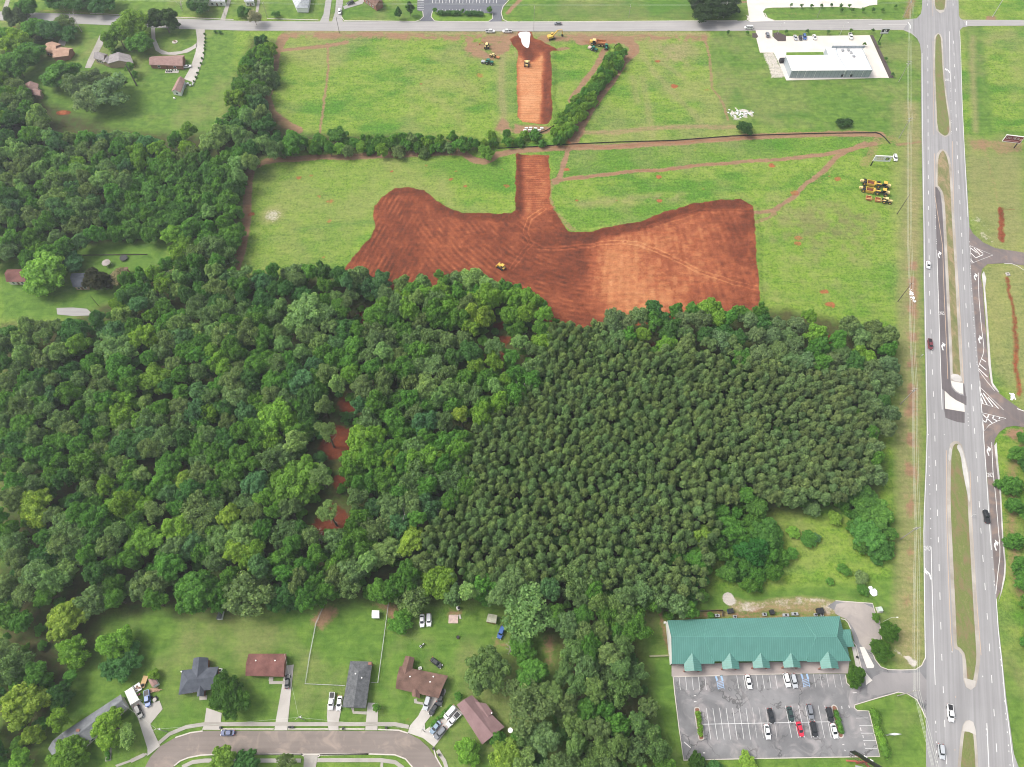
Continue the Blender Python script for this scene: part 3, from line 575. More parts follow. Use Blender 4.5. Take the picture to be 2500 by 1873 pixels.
M2 = [(2284, 392), (2287, 376), (2294, 367), (2302, 364), (2311, 371), (2318, 386), (2323, 410), (2327, 480), (2331, 560), (2337, 650), (2341, 740), (2348, 860), (2351, 936), (2321, 929), (2318, 860), (2313, 760), (2308, 650), (2304, 560), (2301, 500), (2297, 470), (2288, 457), (2284, 456)]
M3 = [(2316, 1100), (2320, 1084), (2329, 1077), (2339, 1078), (2348, 1086), (2354, 1108), (2363, 1145), (2369, 1190), (2373, 1280), (2378, 1360), (2386, 1500), (2391, 1570), (2393, 1612), (2389, 1640), (2386, 1660), (2382, 1676), (2370, 1685), (2358, 1678), (2352, 1660), (2349, 1600), (2340, 1588), (2329, 1583), (2326, 1540), (2322, 1450), (2317, 1340), (2312, 1230), (2313, 1140)]
M4 = [(2345, 1800), (2350, 1772), (2357, 1760), (2366, 1758), (2376, 1763), (2381, 1780), (2386, 1830), (2391, 1960), (2334, 1960), (2338, 1870)]
M0 = [(2278, -60), (2279, 10), (2284, 24), (2295, 33), (2303, 30), (2310, 18), (2313, -60)]
def inset(pts, d):
    w = PP(pts); c = sum(w, Vector())/len(w); out = []
    n = len(w)
    area = sum(w[i].x*w[(i+1) % n].y-w[(i+1) % n].x*w[i].y for i in range(n)); sg = 1 if area > 0 else -1
    for i in range(n):
        a, b, cc = w[i-1], w[i], w[(i+1) % n]; t1 = (b-a).normalized(); t2 = (cc-b).normalized(); t = (t1+t2); t.normalize()
        nrm = Vector((-t.y, t.x, 0))*sg; out.append(b+nrm*d)
    return out
gravel = structure('median_gravel_edge', [M0, M1, M2, M3, M4], 0.085, asphalt_mat('gravel_shoulder', (0.27, 0.24, 0.20), (0.48, 0.44, 0.40), 0, 0, 0.9), 0, 0.06)
for nm, pts, m, d in (('median', M0, M_MEDIAN, 0.7), ('median', M1, M_MEDIAN, 0.9), ('median', M2, M_MEDIANB, 1.3), ('median', M3, M_MEDIAN, 1.4), ('median', M4, M_MEDIAN, 1.0)):
    w = inset(pts, d); o = sheet(nm, [[(p.x, p.y) for p in w]], 0.10, m, None, None, False, 1); tag(o, 'grass median strip between the two carriageways', 'median', kind='structure')
structure('median_gravel_patch', [[(2343, 1084), (2350, 1100), (2362, 1150), (2368, 1200), (2367, 1235), (2356, 1180), (2350, 1150), (2345, 1110), (2334, 1090)], [(2318, 1090), (2325, 1100), (2319, 1130), (2314, 1120)], [(2322, 912), (2345, 916), (2350, 934), (2322, 928)]], 0.115, M_GRAVEL, 1)
structure('median_nose_concrete', [[(2353, 1655), (2382, 1663), (2380, 1677), (2370, 1685), (2359, 1678)], [(2350, 1785), (2352, 1770), (2358, 1762), (2366, 1759), (2375, 1763), (2381, 1780), (2383, 1795), (2365, 1787)], [(2283, 22), (2295, 33), (2305, 29), (2306, 24), (2294, 25)]], 0.12, M_CONC)
structure('gravel_shoulder_strip', [[(2401, 704), (2399, 690), (2397, 670), (2402, 662), (2408, 680), (2405, 704), (2410, 760), (2415, 830), (2419, 890), (2424, 935), (2440, 958), (2436, 958), (2420, 940), (2413, 890), (2408, 800)], [(2433, 1080), (2436, 1120), (2444, 1200), (2450, 1320), (2456, 1378), (2454, 1410), (2446, 1445), (2437, 1470), (2444, 1440), (2451, 1400), (2451, 1376), (2446, 1320), (2440, 1210), (2431, 1130), (2426, 1090)]], 0.045, M_GRAVEL)
# --- painted lines
wl = MB(); yl = MB(); zL = 0.062
def W(pts, w=0.24, dash=None, mb=None, z=None): add_line(mb if mb is not None else wl, PP(pts), w, z or zL, dash)
W([(2251, 130), (2251.5, 250), (2253.5, 400), (2256, 560), (2257.5, 700), (2261.5, 900), (2264, 1050), (2261, 1150), (2256.5, 1250), (2255.5, 1300), (2257.5, 1500), (2259, 1610)])
W([(2343, 75), (2345.5, 130), (2349, 250), (2356, 400), (2363, 530)]); W([(2367, 590), (2371, 700), (2378, 800), (2386, 900)], dash=(0.8, 0.9))
W([(2392, 930), (2402, 1080), (2408, 1160), (2414, 1260), (2420, 1340)]); W([(2420, 1340), (2425, 1400), (2429, 1445)], dash=(0.8, 0.9))
W([(2432, 1462), (2437, 1540), (2445, 1610), (2453, 1700), (2465, 1790), (2474, 1873), (2480, 1940)])
W([(2264, -40), (2264, 30)], dash=(3, 9)); W([(2265, 110), (2266, 400), (2269, 700), (2280, 1000), (2290, 1300), (2299, 1600), (2311, 1873), (2314, 1940)], dash=(3.4, 8.8))
W([(2326, -40), (2327, 30)], dash=(3, 9)); W([(2328, 100), (2338, 400), (2355, 700), (2376, 1000), (2395, 1300), (2417, 1600), (2436, 1873), (2440, 1940)], dash=(3.4, 8.8))
W([(2277, 0), (2277.5, 40)], mb=yl); W([(2277.5, 100), (2280, 330)], mb=yl, w=.2); W([(2281.5, 375), (2282.5, 480), (2301, 600), (2305, 720), (2310, 830), (2314, 926)], mb=yl)
W([(2311, 1100), (2310, 1230), (2315, 1400), (2321, 1540), (2325, 1590)], mb=yl); W([(2333, 1700), (2330, 1800), (2333, 1873)], mb=yl, dash=(0.7, 2.0))
W([(2325, 345), (2329, 530), (2341, 720), (2352, 935)], mb=yl); W([(2368, 1150), (2373, 1280), (2383, 1450), (2395, 1600)], mb=yl); W([(2399, 1650), (2404, 1750), (2410, 1800)], dash=(0.7, 1.4))
W([(2282, 480), (2284, 560), (2287, 610)], dash=(0.7, 0.9)); W([(2287, 610), (2290, 700), (2294, 830), (2300, 1000)]); 
W([(2266.5, 1060), (2270, 1200), (2273, 1330)], dash=(0.7, 1.6)); W([(2273, 1335), (2276, 1450), (2283, 1672)]); W([(2284, 1760), (2288, 1873)], dash=(1.2, 2.2))
W([(2305, 1060), (2306, 1120)], dash=(0.6, 1.5)); W([(2363, 1010), (2368, 1140)], dash=(0.6, 1.4)); W([(2318, 77), (2319, 170), (2321, 200)]); W([(2321, 200), (2322, 300), (2324, 340)], dash=(0.7, 0.9))
W([(2324, 1590), (2328, 1700)], dash=(0.6, 1.8)); W([(2409, 1766), (2414, 1873), (2416, 1940)], w=.28); W([(2440, 1580), (2450, 1680), (2460, 1800), (2466, 1873)], dash=(0.8, 1.4))
W([(2360, 52), (2359, 62)], w=.6); W([(2217, 55), (2222, 62), (2222, 70)], w=.6); W([(2120, 60), (2215, 61)], w=.18)
# slip lane markings
W([(2388, 666), (2390, 730), (2396, 800), (2400, 830), (2402, 850), (2400, 865), (2388, 897)]); W([(2388, 903), (2408, 930), (2428, 954)])
for a, b in (((2396, 876), (2407, 884)), ((2391, 889), (2408, 904)), ((2389, 900), (2411, 921))): W([a, b], w=.45)
W([(2391, 944), (2395, 985), (2450, 1001), (2391, 944)]); 
for a, b in (((2393, 957), (2410, 989)), ((2400, 960), (2424, 993)), ((2394, 968), (2400, 986)), ((2412, 970), (2438, 998))): W([a, b], w=.5)
W([(2397, 1008), (2456, 1022), (2435, 1028), (2415, 1038), (2402, 1052), (2397, 1008)])
for a, b in (((2399, 1012), (2423, 1034)), ((2414, 1012), (2406, 1032)), ((2427, 1014), (2423, 1022)), ((2423, 1022), (2434, 1028)), ((2441, 1018), (2439, 1023)), ((2399, 1026), (2407, 1032))): W([a, b], w=.5)
W([(2368, 600), (2424, 623), (2372, 643), (2368, 600)]); 
for a, b in (((2370, 606), (2384, 617)), ((2378, 606), (2392, 622)), ((2384, 607), (2400, 619)), ((2370, 618), (2382, 630)), ((2382, 630), (2400, 622)), ((2370, 634), (2376, 641))): W([a, b], w=.45)
W([(2452, 644), (2470, 644), (2485, 650), (2500, 660)]); W([(2483, 998), (2500, 1004), (2540, 1014)], w=.4)
W([(2421, 1080), (2424, 1150), (2431, 1215), (2437, 1290), (2441, 1335), (2441, 1360), (2436, 1400), (2431, 1450)])
def arrow(u, v, right=True, s=1.0):
    c = P(u, v); k = 1 if right else -1
    shape = [(-0.9, -2.2), (-0.35, -2.2), (-0.35, -0.5), (0.3, 0.35), (0.3, -0.6), (1.5, 0.7), (0.3, 2.0), (0.3, 1.1), (-0.6, 0.4), (-0.9, -0.3)]
    pts = [(c.x+k*a*s, c.y+b*s*1.15) for a, b in shape]
    tris = tessellate_polygon([[Vector((p[0], p[1], 0)) for p in pts]])
    wl.add([(p[0], p[1], zL+0.004) for p in pts], [list(t) if (Vector(pts[t[1]])-Vector(pts[t[0]])).cross(Vector(pts[t[2]])-Vector(pts[t[0]])) > 0 else list(t)[::-1] for t in tris])
for u, v, r in ((2293, 621, True), (2302, 845, True), (2381, 675, True), (2392, 828, True), (2413, 1100, True), (2431, 1330, True), (2265, 1400, False), (2313, 172, False)): arrow(u, v, r)
def text_mesh(name, body, m, mw, parent=None, size=1.0, extrude=0.0, align='CENTER'):
    cu = bpy.data.curves.new(name, 'FONT'); cu.body = body; cu.size = size; cu.align_x = align; cu.align_y = 'CENTER'; cu.extrude = extrude; cu.resolution_u = 2
    t = bpy.data.objects.new(name+'_t', cu); COL.objects.link(t); dg = bpy.context.evaluated_depsgraph_get(); dg.update()
    me = bpy.data.meshes.new_from_object(t.evaluated_get(dg)); bpy.data.objects.remove(t); bpy.data.curves.remove(cu)
    me.name = name; me.materials.clear(); me.materials.append(m); o = bpy.data.objects.new(name, me); link(o, parent); o.matrix_local = mw; return o
for u, v in ((2299, 765), (2417, 1160), (2264.5, 1339), (2312, 195)):
    c = P(u, v, zL+0.006); text_mesh('lane_lettering', 'ONLY', M_WHITE, Matrix.Translation(c) @ Matrix.Diagonal((1.0, 2.6, 1, 1)), hwy, 1.15)
wl.build('white_lane_marking', M_WHITE, hwy); yl.build('yellow_lane_marking', M_YEL, hwy)
# --- kerbs
def kerb(name, pts, w=0.35, h=0.15, m=None, z=None, parent=None, smooth=0):
    mb = MB(); wpts = PP(pts)
    if smooth: wpts = smooth_poly(wpts, smooth, False)
    add_line(mb, wpts, w, z or h, None, (z or h)+0.08); o = mb.build(name, m or M_KERB, parent)
    return o
kerbs = []
# --- strip mall paving
lot = structure('parking_lot', [[(1643, 1651), (1648, 1700), (1658, 1780), (1669, 1856), (1850, 1852), (2148, 1847), (2134, 1790), (2121, 1736), (2093, 1735), (2086, 1729), (2087, 1721), (2140, 1705), (2193, 1690), (2215, 1694), (2238, 1708), (2252, 1735), (2262, 1752), (2262, 1604), (2250, 1625), (2235, 1635), (2200, 1636), (2168, 1635), (2150, 1628), (2136, 1610), (2128, 1588), (2133, 1572), (2152, 1563), (2148, 1520), (2138, 1500), (2130, 1473.5), (2040, 1467), (2020, 1480), (2048, 1497), (2069, 1515), (2077, 1536), (2088, 1577), (2102, 1628), (2108, 1645), (2104, 1660), (2090, 1674), (2078, 1676), (2068, 1668), (2064, 1645)]], 0.045, M_LOT, 0, None, 'cracked grey parking lot in front of the green roofed building', 'parking lot')
lk = MB()
for pl in ([(1643, 1650), (1648, 1700), (1658, 1780), (1669, 1856), (1850, 1852), (2148, 1847), (2134, 1790), (2121, 1736), (2093, 1735), (2086, 1729), (2087, 1721), (2140, 1705), (2193, 1690), (2215, 1694), (2238, 1708), (2252, 1735), (2260, 1752)], [(2258, 1608), (2250, 1625), (2235, 1635), (2200, 1636), (2168, 1635), (2150, 1628), (2136, 1610), (2128, 1588)], [(2152, 1563), (2148, 1520), (2138, 1500), (2130, 1473.5), (2040, 1467)], [(2053, 1511), (2063, 1513), (2070, 1520), (2077, 1536)], [(2078, 1560), (2090, 1577), (2102, 1628)], [(2064, 1648), (2067, 1668), (2078, 1678), (2092, 1676), (2105, 1663), (2109, 1645), (2102, 1628)], [(1642, 1652), (1748, 1650), (1757, 1650)], [(1765, 1648), (1957, 1645)], [(1974, 1644), (2063, 1642)]):
    add_line(lk, PP(pl), 0.32, 0.16, None, 0.2)
lk.build('kerb', M_KERB, lot)
ll = MB(); fl = MB()
def S(x, y): return (1550+x/3.16, 1400+y/3.16)
for x in (340, 390, 440, 490, 540): add_line(ll, PP([S(x, 798), S(x+11, 900)]), .17, .058)
for x in (785, 836, 934, 984, 1034, 1083): add_line(ll, PP([S(x, 788), S(x+16, 888)]), .17, .058)
for x in (1145, 1195): add_line(ll, PP([S(x, 780), S(x+16, 875)]), .17, .058)
for x in (1376, 1426, 1476, 1528, 1580): add_line(fl, PP([S(x, 775), S(x+20, 880)]), .12, .058)
for i, x in enumerate((550, 601, 652, 703, 754, 805, 856)): add_line(ll, PP([S(x, 1038), S(x+36, 1282)]), .17, .058)
for i, x in enumerate((906, 956, 1008, 1060)): add_line(fl, PP([S(x, 1035), S(x+36, 1272)]), .10, .058)
for i, x in enumerate((1160, 1211, 1261, 1312, 1362, 1413, 1464)): add_line(ll, PP([S(x, 1020), S(x+50, 1268)]), .17, .058)
add_line(ll, PP([S(525, 1164), S(1545, 1144)]), .2, .06)
for x, y in ((1732, 1175), (1745, 1233), (1762, 1290), (1775, 1350)): add_line(ll, PP([S(x, y), S(x+95, y)]), .18, .058)
add_line(fl, PP([S(1705, 1117), S(1800, 1115)]), .12, .058)
for a, b in (((1595, 1025), (1598, 1045)), ((1650, 1020), (1655, 1040)), ((1600, 1320), (1615, 1320)), ((1615, 1362), (1625, 1370)), ((455, 945), (470, 942)), ((455, 990), (475, 990)), ((378, 1300), (430, 1345)), ((1680, 922), (1710, 920)), ((1740, 1190), (1745, 1215)), ((1758, 1248), (1762, 1270)), ((1770, 1310), (1775, 1330)), ((525, 1385), (542, 1385))): add_line(fl, PP([S(*a), S(*b)]), .3, .058)
bl = MB()
for x0, y0 in ((623, 790), (1283, 775)):
    add_line(bl, PP([S(x0, y0), S(x0+12, y0+38)]), .7, .06); add_line(bl, PP([S(x0+42, y0), S(x0+54, y0+38)]), .7, .06)
    for k in range(5): add_line(bl, PP([S(x0+12+k*2, y0+52+k*12), S(x0+58+k*2, y0+38+k*12)]), .16, .058)
    add_line(bl, PP([S(x0+8, y0+36), S(x0+20, y0+106)]), .16, .059); add_line(bl, PP([S(x0+54, y0+36), S(x0+66, y0+104)]), .16, .059)
ll.build('bay_line', mat('parking_paint', (.56, .555, .55), .7, var=.25, scale=1.5), lot); fl.build('faded_paint_mark', M_FADED, lot); bl.build('blue_bay_marking', M_BLUEP, lot)
structure('concrete_path', [[S(283, 795), S(283, 700), S(1655, 674), S(1642, 772), S(1080, 775)]], 0.17, M_CONCP, 0, 0.2, 'pinkish concrete walk in front of the green roofed building', 'path')
structure('white_hatched_island', [[S(1732, 568), S(1768, 568), S(1846, 712), S(1840, 730), S(1790, 732)], [S(1774, 758), S(1832, 826), S(1783, 862)]], 0.066, mat('painted_island_white', (0.62, 0.58, 0.53), 0.8, var=0.15, scale=1.5))
structure('drive_through_walk', [[S(1672, 566), S(1700, 566), S(1740, 726), S(1706, 730)]], 0.17, M_CONC, 0, .15)
structure('worn_drive_pavement', [[S(1565, 216), S(1828, 234), S(1888, 380), S(1900, 510), S(1840, 545), S(1815, 600), S(1740, 560), S(1715, 480), S(1672, 400), S(1630, 352), S(1585, 335), S(1530, 300)]], 0.052, asphalt_mat('worn_pale_drive', (0.26, 0.235, 0.225), (0.42, 0.37, 0.33), 0.4, 0, 0.9, (0.20, 0.19, 0.19)), 1)
structure('entrance_apron', [[(2140, 1640), (2200, 1645), (2262, 1640), (2262, 1725), (2235, 1700), (2195, 1685), (2140, 1700), (2110, 1690)]], 0.052, asphalt_mat('worn_apron', (0.22, 0.21, 0.21), (0.32, 0.30, 0.295), 0.4, 0, 0.9), 1)
# planted islands in the lot
for i, pl in enumerate(([(452, 1040), (470, 1030), (490, 1030), (505, 1045), (538, 1265), (530, 1285), (505, 1292), (488, 1280)], [(1510, 1030), (1525, 1012), (1545, 1015), (1565, 1035), (1612, 1245), (1608, 1268), (1588, 1275), (1565, 1262)])):
    pts = [S(*p) for p in pl]; o = structure('lot_island', [pts], 0.18, M_CONC, 1, 0.16)
    w = inset(pts, 0.45); sheet('mulch_bed', [[(p.x, p.y) for p in w]], 0.20, M_RMULCH, o, None, False, 1)
# --- residential street
st_n = [(340, 1920), (354, 1873), (368, 1847), (391, 1822), (428, 1801), (465, 1789), (500, 1784.5), (600, 1784), (800, 1784), (973, 1785), (1000, 1792), (1025, 1806), (1045, 1824), (1062, 1848), (1076, 1873), (1086, 1920)]
st_s = [(1015, 1920), (1007, 1873), (990, 1853), (964, 1843), (900, 1841), (700, 1842), (543, 1841), (490, 1844), (460, 1850), (440, 1858), (425, 1870), (405, 1920)]
street = structure('street', [st_n+st_s], 0.045, M_STREET, 0, None, 'brownish curved residential street at the bottom of the photo', 'street')
kn = MB()
for a, b in ((0, 4), ): pass
def kb(pl): add_line(kn, PP(pl), 0.45, 0.15, None, 0.2)
kb([(428, 1801), (465, 1789), (495, 1785)]); kb([(540, 1782), (544, 1780), (668, 1780)]); kb([(703, 1780), (802, 1780)]); kb([(829, 1780), (890, 1780)]); kb([(923, 1781), (973, 1783), (996, 1790)]); kb([(1058, 1824), (1064, 1848), (1080, 1876)])
kb(list(reversed(st_s))[:11][1:8]); kb([(543, 1841), (735, 1841), (742, 1846)]); kb([(777, 1848), (782, 1843), (900, 1841), (964, 1843), (990, 1853), (1007, 1873)])
kn.build('kerb', M_KERB, street)
sw = MB()
for pl in ([(387, 1815), (414, 1792), (455, 1775), (500, 1768), (670, 1768), (703, 1768), (801, 1768), (830, 1768), (891, 1768), (923, 1768), (964, 1768), (998, 1775)], [(445, 1873), (470, 1861), (500, 1857), (735, 1857)], [(775, 1856), (930, 1856), (965, 1861), (985, 1876)], [(1068, 1832), (1085, 1858), (1092, 1880)], [(320, 1858), (352, 1843)]): add_line(sw, PP(pl), 1.35, 0.10, None, 0.12)
tag(sw.build('sidewalk', M_WALK), 'narrow stained sidewalks either side of the residential street', 'sidewalk', kind='structure')
dwp = [C([(1115, 1130), (1190, 1080), (1235, 1130), (1365, 1088), (1392, 1160), (1285, 1290), (1370, 1478), (1262, 1562), (1262, 1500), (1180, 1240)], 0, 1400, 3.504),
       C([(365, 1150), (495, 1195), (482, 1340), (328, 1338), (345, 1290)], 400, 1400, 3.504), C([(1042, 790), (1112, 780), (1062, 1270), (1056, 1342), (945, 1342), (958, 1260)], 400, 1400, 3.504),
       C([(1400, 1120), (1520, 1150), (1492, 1290), (1496, 1342), (1410, 1342), (1395, 1230)], 400, 1400, 3.504), C([(168, 1105), (258, 1110), (250, 1342), (146, 1342)], 850, 1400, 3.504),
       C([(680, 1055), (830, 985), (838, 1010), (792, 1110), (655, 1285), (660, 1340), (700, 1310), (815, 1180), (905, 1125), (985, 1200), (870, 1310), (735, 1485), (640, 1408), (510, 1365), (530, 1300), (600, 1220)], 850, 1400, 3.504)]
dwy = structure('driveway', dwp, 0.055, M_CONC, 0, None, 'pale concrete driveways leading to the bottom houses', 'driveway')
structure('garden_path', [C([(900, 922), (1030, 922), (1030, 946), (900, 948)], 400, 1400, 3.504), C([(900, 888), (938, 888), (935, 920), (896, 920)], 400, 1400, 3.504), C([(25, 1150), (50, 1150), (52, 1180), (160, 1182), (160, 1208), (40, 1200)], 850, 1400, 3.504), C([(562, 1075), (585, 1070), (590, 1095), (645, 1105), (640, 1125), (565, 1110)], 850, 1400, 3.504), C([(278, 1615), (300, 1615), (300, 1657), (275, 1657)], 850, 1400, 3.504), C([(1200, 1555), (1320, 1555), (1300, 1657), (1195, 1657)], 400, 1400, 3.504), C([(303, 1048), (372, 1040), (368, 1080), (305, 1085)], 400, 1400, 3.504), C([(470, 925), (515, 922), (500, 940), (468, 945)], 400, 1400, 3.504), C([(1100, 1600), (1250, 1535), (1262, 1550), (1180, 1590), (1000, 1657), (985, 1640)], 0, 1400, 3.504), C([(930, 1420), (960, 1400), (950, 1600), (900, 1610), (915, 1500)], 0, 1400, 3.504)], 0.065, M_WALK)
# --- upper drives and lots
structure('gravel_drive', [C([(1165, 215), (1195, 215), (1200, 300), (1235, 380), (1300, 405), (1400, 395), (1480, 360), (1520, 330), (1520, 365), (1450, 405), (1350, 425), (1250, 420), (1200, 390), (1170, 310)], 0, 0, 3.16), C([(1510, 225), (1580, 225), (1580, 330), (1570, 450), (1530, 560), (1500, 640), (1420, 610), (1470, 520), (1510, 400), (1520, 300)], 0, 0, 3.16)], 0.045, asphalt_mat('pale_gravel_drive', (0.34, 0.31, 0.28), (0.52, 0.49, 0.45), 0.2, 0, 0.8))
structure('house_drive', [C([(780, 250), (830, 255), (790, 350), (745, 440), (700, 525), (655, 525), (680, 460), (735, 350)], 0, 0, 3.16), C([(470, 290), (520, 300), (500, 355), (440, 345)], 0, 0, 3.16), C([(1755, 0), (1782, 0), (1735, 160), (1700, 155)], 0, 0, 3.16), C([(1985, 0), (2008, 0), (1990, 110), (1970, 105)], 0, 0, 3.16), C([(45, 0), (78, 0), (45, 105), (10, 100)], 0, 0, 3.16)], 0.045, M_WALK)
structure('side_street', [C([(622, -40), (668, -40), (640, 170), (570, 170), (600, 110)], 600, 0, 3.16), C([(700, -40), (755, -40), (738, 130), (752, 170), (665, 170), (690, 90)], 600, 0, 3.16), [(138, 752), (178, 751), (212, 754), (229, 770), (180, 772), (140, 768)], C([(750, 50), (850, 15), (880, 0), (920, 0), (900, 30), (760, 72)], 600, 0, 3.16)], 0.045, M_XROAD)
structure('office_parking_lot', [C([(1325, -60), (2030, -60), (2010, 20), (1970, 90), (1975, 165), (1880, 168), (1905, 140), (1905, 105), (1440, 90), (1430, 130), (1455, 165), (1340, 165), (1370, 130), (1365, 90), (1322, 80)], 600, 0, 3.16)], 0.045, M_BLUELOT, 0, None, 'dark office parking lot at the top edge', 'parking lot')
tl = MB()
for k in range(20): add_line(tl, PP(C([(1442+k*26, 0), (1440+k*26, 26)], 600, 0, 3.16)), .25, .06)
for k in range(5): add_line(tl, PP(C([(1325, 5+k*18), (1375, 5+k*18)], 600, 0, 3.16)), .25, .06)
for k in range(13): add_line(tl, PP(C([(1490+k*27, 72), (1488+k*27, 92)], 600, 0, 3.16)), .2, .06)
tl.build('bay_line', M_WHITE, bpy.data.objects['office_parking_lot'])
ko = MB()
for pl in (C([(1365, 85), (1370, 130), (1345, 155), (1310, 166), (1100, 164), (760, 160), (738, 130)], 600, 0, 3.16), C([(1440, 90), (1430, 130), (1455, 162), (1500, 166), (1870, 168), (1905, 145), (1905, 105)], 600, 0, 3.16), C([(2040, -10), (1985, 50), (1970, 100), (1985, 150), (2020, 168), (2100, 170)], 600, 0, 3.16)): add_line(ko, PP(pl), 0.5, 0.15, None, 0.2)
for pl in (C([(165, 145), (560, 155)], 600, 0, 3.16), [(1270, 54), (1800, 50.5)], [(220, 33), (440, 43), (570, 48)], C([(0, 155), (200, 152), (235, 140), (215, 110)], 1750, 0, 2.949), C([(345, 95), (365, 130), (420, 150), (1190, 140)], 1750, 0, 2.949)): add_line(ko, PP(pl), 0.6, 0.12, None, 0.15)
ko.build('kerb', M_KERB, xroad)
structure('office_lot_island', [C([(1440, 92), (1490, 92), (1490, 135), (1830, 138), (1830, 105), (1905, 105), (1905, 145), (1870, 166), (1455, 163), (1432, 130)], 600, 0, 3.16)], 0.10, M_LAWN)
K4 = lambda pts: C(pts, 1750, 0, 2.949)
structure('white_building_lot', [K4([(280, 218), (400, 218), (400, 262), (440, 298), (498, 298), (497, 262), (1100, 254), (1240, 562), (1180, 562), (500, 580), (440, 440), (410, 380), (310, 380), (285, 280)]), K4([(215, 0), (430, 0), (1155, -20), (1155, 35), (1100, 40), (1040, 62), (900, 50), (400, 56), (350, 62), (332, 85), (350, 120), (420, 150), (240, 158), (215, 140), (230, 110)])], 0.045, M_CONCW, 0, None, 'bright concrete forecourts beside the white metal building', 'forecourt')
structure('mulch_strip', [K4([(1103, 254), (1125, 254), (1275, 562), (1240, 562)]), K4([(405, 240), (440, 232), (498, 256), (498, 298), (440, 298), (412, 275)]), K4([(255, 240), (285, 240), (298, 262), (290, 275), (255, 270)])], 0.06, M_MULCH)
structure('lot_grass_panel', [K4([(500, 378), (765, 375), (775, 396), (500, 400)])], 0.06, M_LAWN)
structure('street_verge_grass', [K4([(1560, -30), (1665, -30), (1655, 60), (1610, 85), (1575, 70)])], 0.12, M_LAWN) if False else None
structure('rock_pile', [C([(522, 262), (540, 250), (600, 248), (618, 262), (612, 290), (608, 350), (600, 372), (580, 368), (550, 340), (545, 300), (528, 285)], 1100, 0, 3.16)], 0.30, mat('crushed_white_stone', (0.80, 0.78, 0.80), 0.95, var=0.12, scale=1.5), 1, 0.35, 'pad of crushed white stone at the top of the dirt ramp', 'stone pad')
# ================================================================== TREES
def foliage_mat():
    m, nt, out = newmat('foliage')
    t = N(nt, 'ShaderNodeAttribute', attribute_name='tone'); oc = N(nt, 'ShaderNodeAttribute', attribute_name='color', attribute_type='INSTANCER')
    c = mix(nt, 1.0, oc.outputs['Color'], ramp(nt, t.outputs['Fac'], [(0.0, (0.62, 0.66, 0.62)), (0.5, (1.0, 1.0, 1.0)), (1.0, (1.7, 1.5, 1.35))]), 'MULTIPLY')
    d = N(nt, 'ShaderNodeBsdfPrincipled'); L(nt, c, d.inputs['Base Color']); d.inputs['Roughness'].default_value = 0.6; d.inputs['Specular IOR Level'].default_value = 0.18
    tr = N(nt, 'ShaderNodeBsdfTranslucent'); L(nt, mix(nt, 1.0, c, (1.25, 1.25, 0.6), 'MULTIPLY'), tr.inputs['Color'])
    ms = N(nt, 'ShaderNodeMixShader'); ms.inputs[0].default_value = 0.42; L(nt, d.outputs[0], ms.inputs[1]); L(nt, tr.outputs[0], ms.inputs[2]); L(nt, ms.outputs[0], out.inputs['Surface']); return m
M_LEAF = foliage_mat()
M_BARK = mat('bark', (0.13, 0.10, 0.075), 0.95, var=0.35, scale=3)
M_DEAD = mat('bleached_dead_wood', (0.42, 0.39, 0.35), 0.95, var=0.2, scale=3)
def ico(sub):
    bm = bmesh.new(); bmesh.ops.create_icosphere(bm, subdivisions=sub, radius=1); v = np.array([x.co[:] for x in bm.verts], np.float32); f = np.array([[q.index for q in x.verts] for x in bm.faces]); bm.free(); return v, f
ICO1 = ico(1)
def leaf_crown(name, puffs, n, size, seed, spread=0.5, aspect=1.0, core=0.80, trunk=None):
    """crown = thousands of leaf-cluster faces over many small puffs, plus solid inner masses"""
    r = np.random.RandomState(seed); puffs = np.array(puffs, np.float32); k = len(puffs)
    w = puffs[:, 3]**2; pi = r.choice(k, n*2, p=w/w.sum())
    d = r.normal(size=(n*2, 3)).astype(np.float32); d /= np.linalg.norm(d, axis=1)[:, None]; d[:, 2] = np.where(d[:, 2] < -0.35, -d[:, 2], d[:, 2])
    pos = puffs[pi, :3]+d*puffs[pi, 3:4]*r.uniform(0.86, 1.10, (n*2, 1)).astype(np.float32)
    dist = np.linalg.norm(pos[:, None, :]-puffs[None, :, :3], axis=2)/puffs[None, :, 3]; dist[np.arange(n*2), pi] = 9
    keep = np.where(dist.min(1) > 0.80)[0][:n]; pos, d, pi = pos[keep], d[keep], pi[keep]; m = len(keep)
    nrm = d+r.normal(size=(m, 3))*spread; nrm[:, 2] += 0.15; nrm /= np.linalg.norm(nrm, axis=1)[:, None]
    a = np.cross(nrm, r.normal(size=(m, 3))); a /= np.linalg.norm(a, axis=1)[:, None]; b = np.cross(nrm, a)
    s = size*r.uniform(0.6, 1.35, (m, 1)); a = a*s*aspect; b = b*s/aspect
    V = np.stack([pos-a*.5-b*.32, pos+a*.15-b*.5, pos+a*.5+b*.3, pos-a*.2+b*.5], 1).reshape(-1, 3)
    Q = np.arange(m*4).reshape(-1, 4)
    ptone = r.normal(0, 0.13, k); tone = np.clip(0.5+ptone[pi]+r.normal(0, 0.13, m), 0, 1)
    faces = Q.tolist(); mi = [0]*m; tn = tone.tolist(); V = [V]; base = m*4
    if core:
        iv, iff = ICO1
        for p in puffs[:, :]:
            vv = p[:3]+iv*p[3]*core*(1+r.uniform(-.12, .12, (len(iv), 1))); V.append(vv); faces += (iff+base).tolist(); base += len(iv); mi += [0]*len(iff); tn += [0.40]*len(iff)
    nf = len(faces)
    me = bpy.data.meshes.new(name); me.from_pydata(np.concatenate(V).tolist(), [], faces)
    at = me.attributes.new('tone', 'FLOAT', 'FACE'); at.data.foreach_set('value', np.array(tn, np.float32)); me.materials.append(M_LEAF); return me
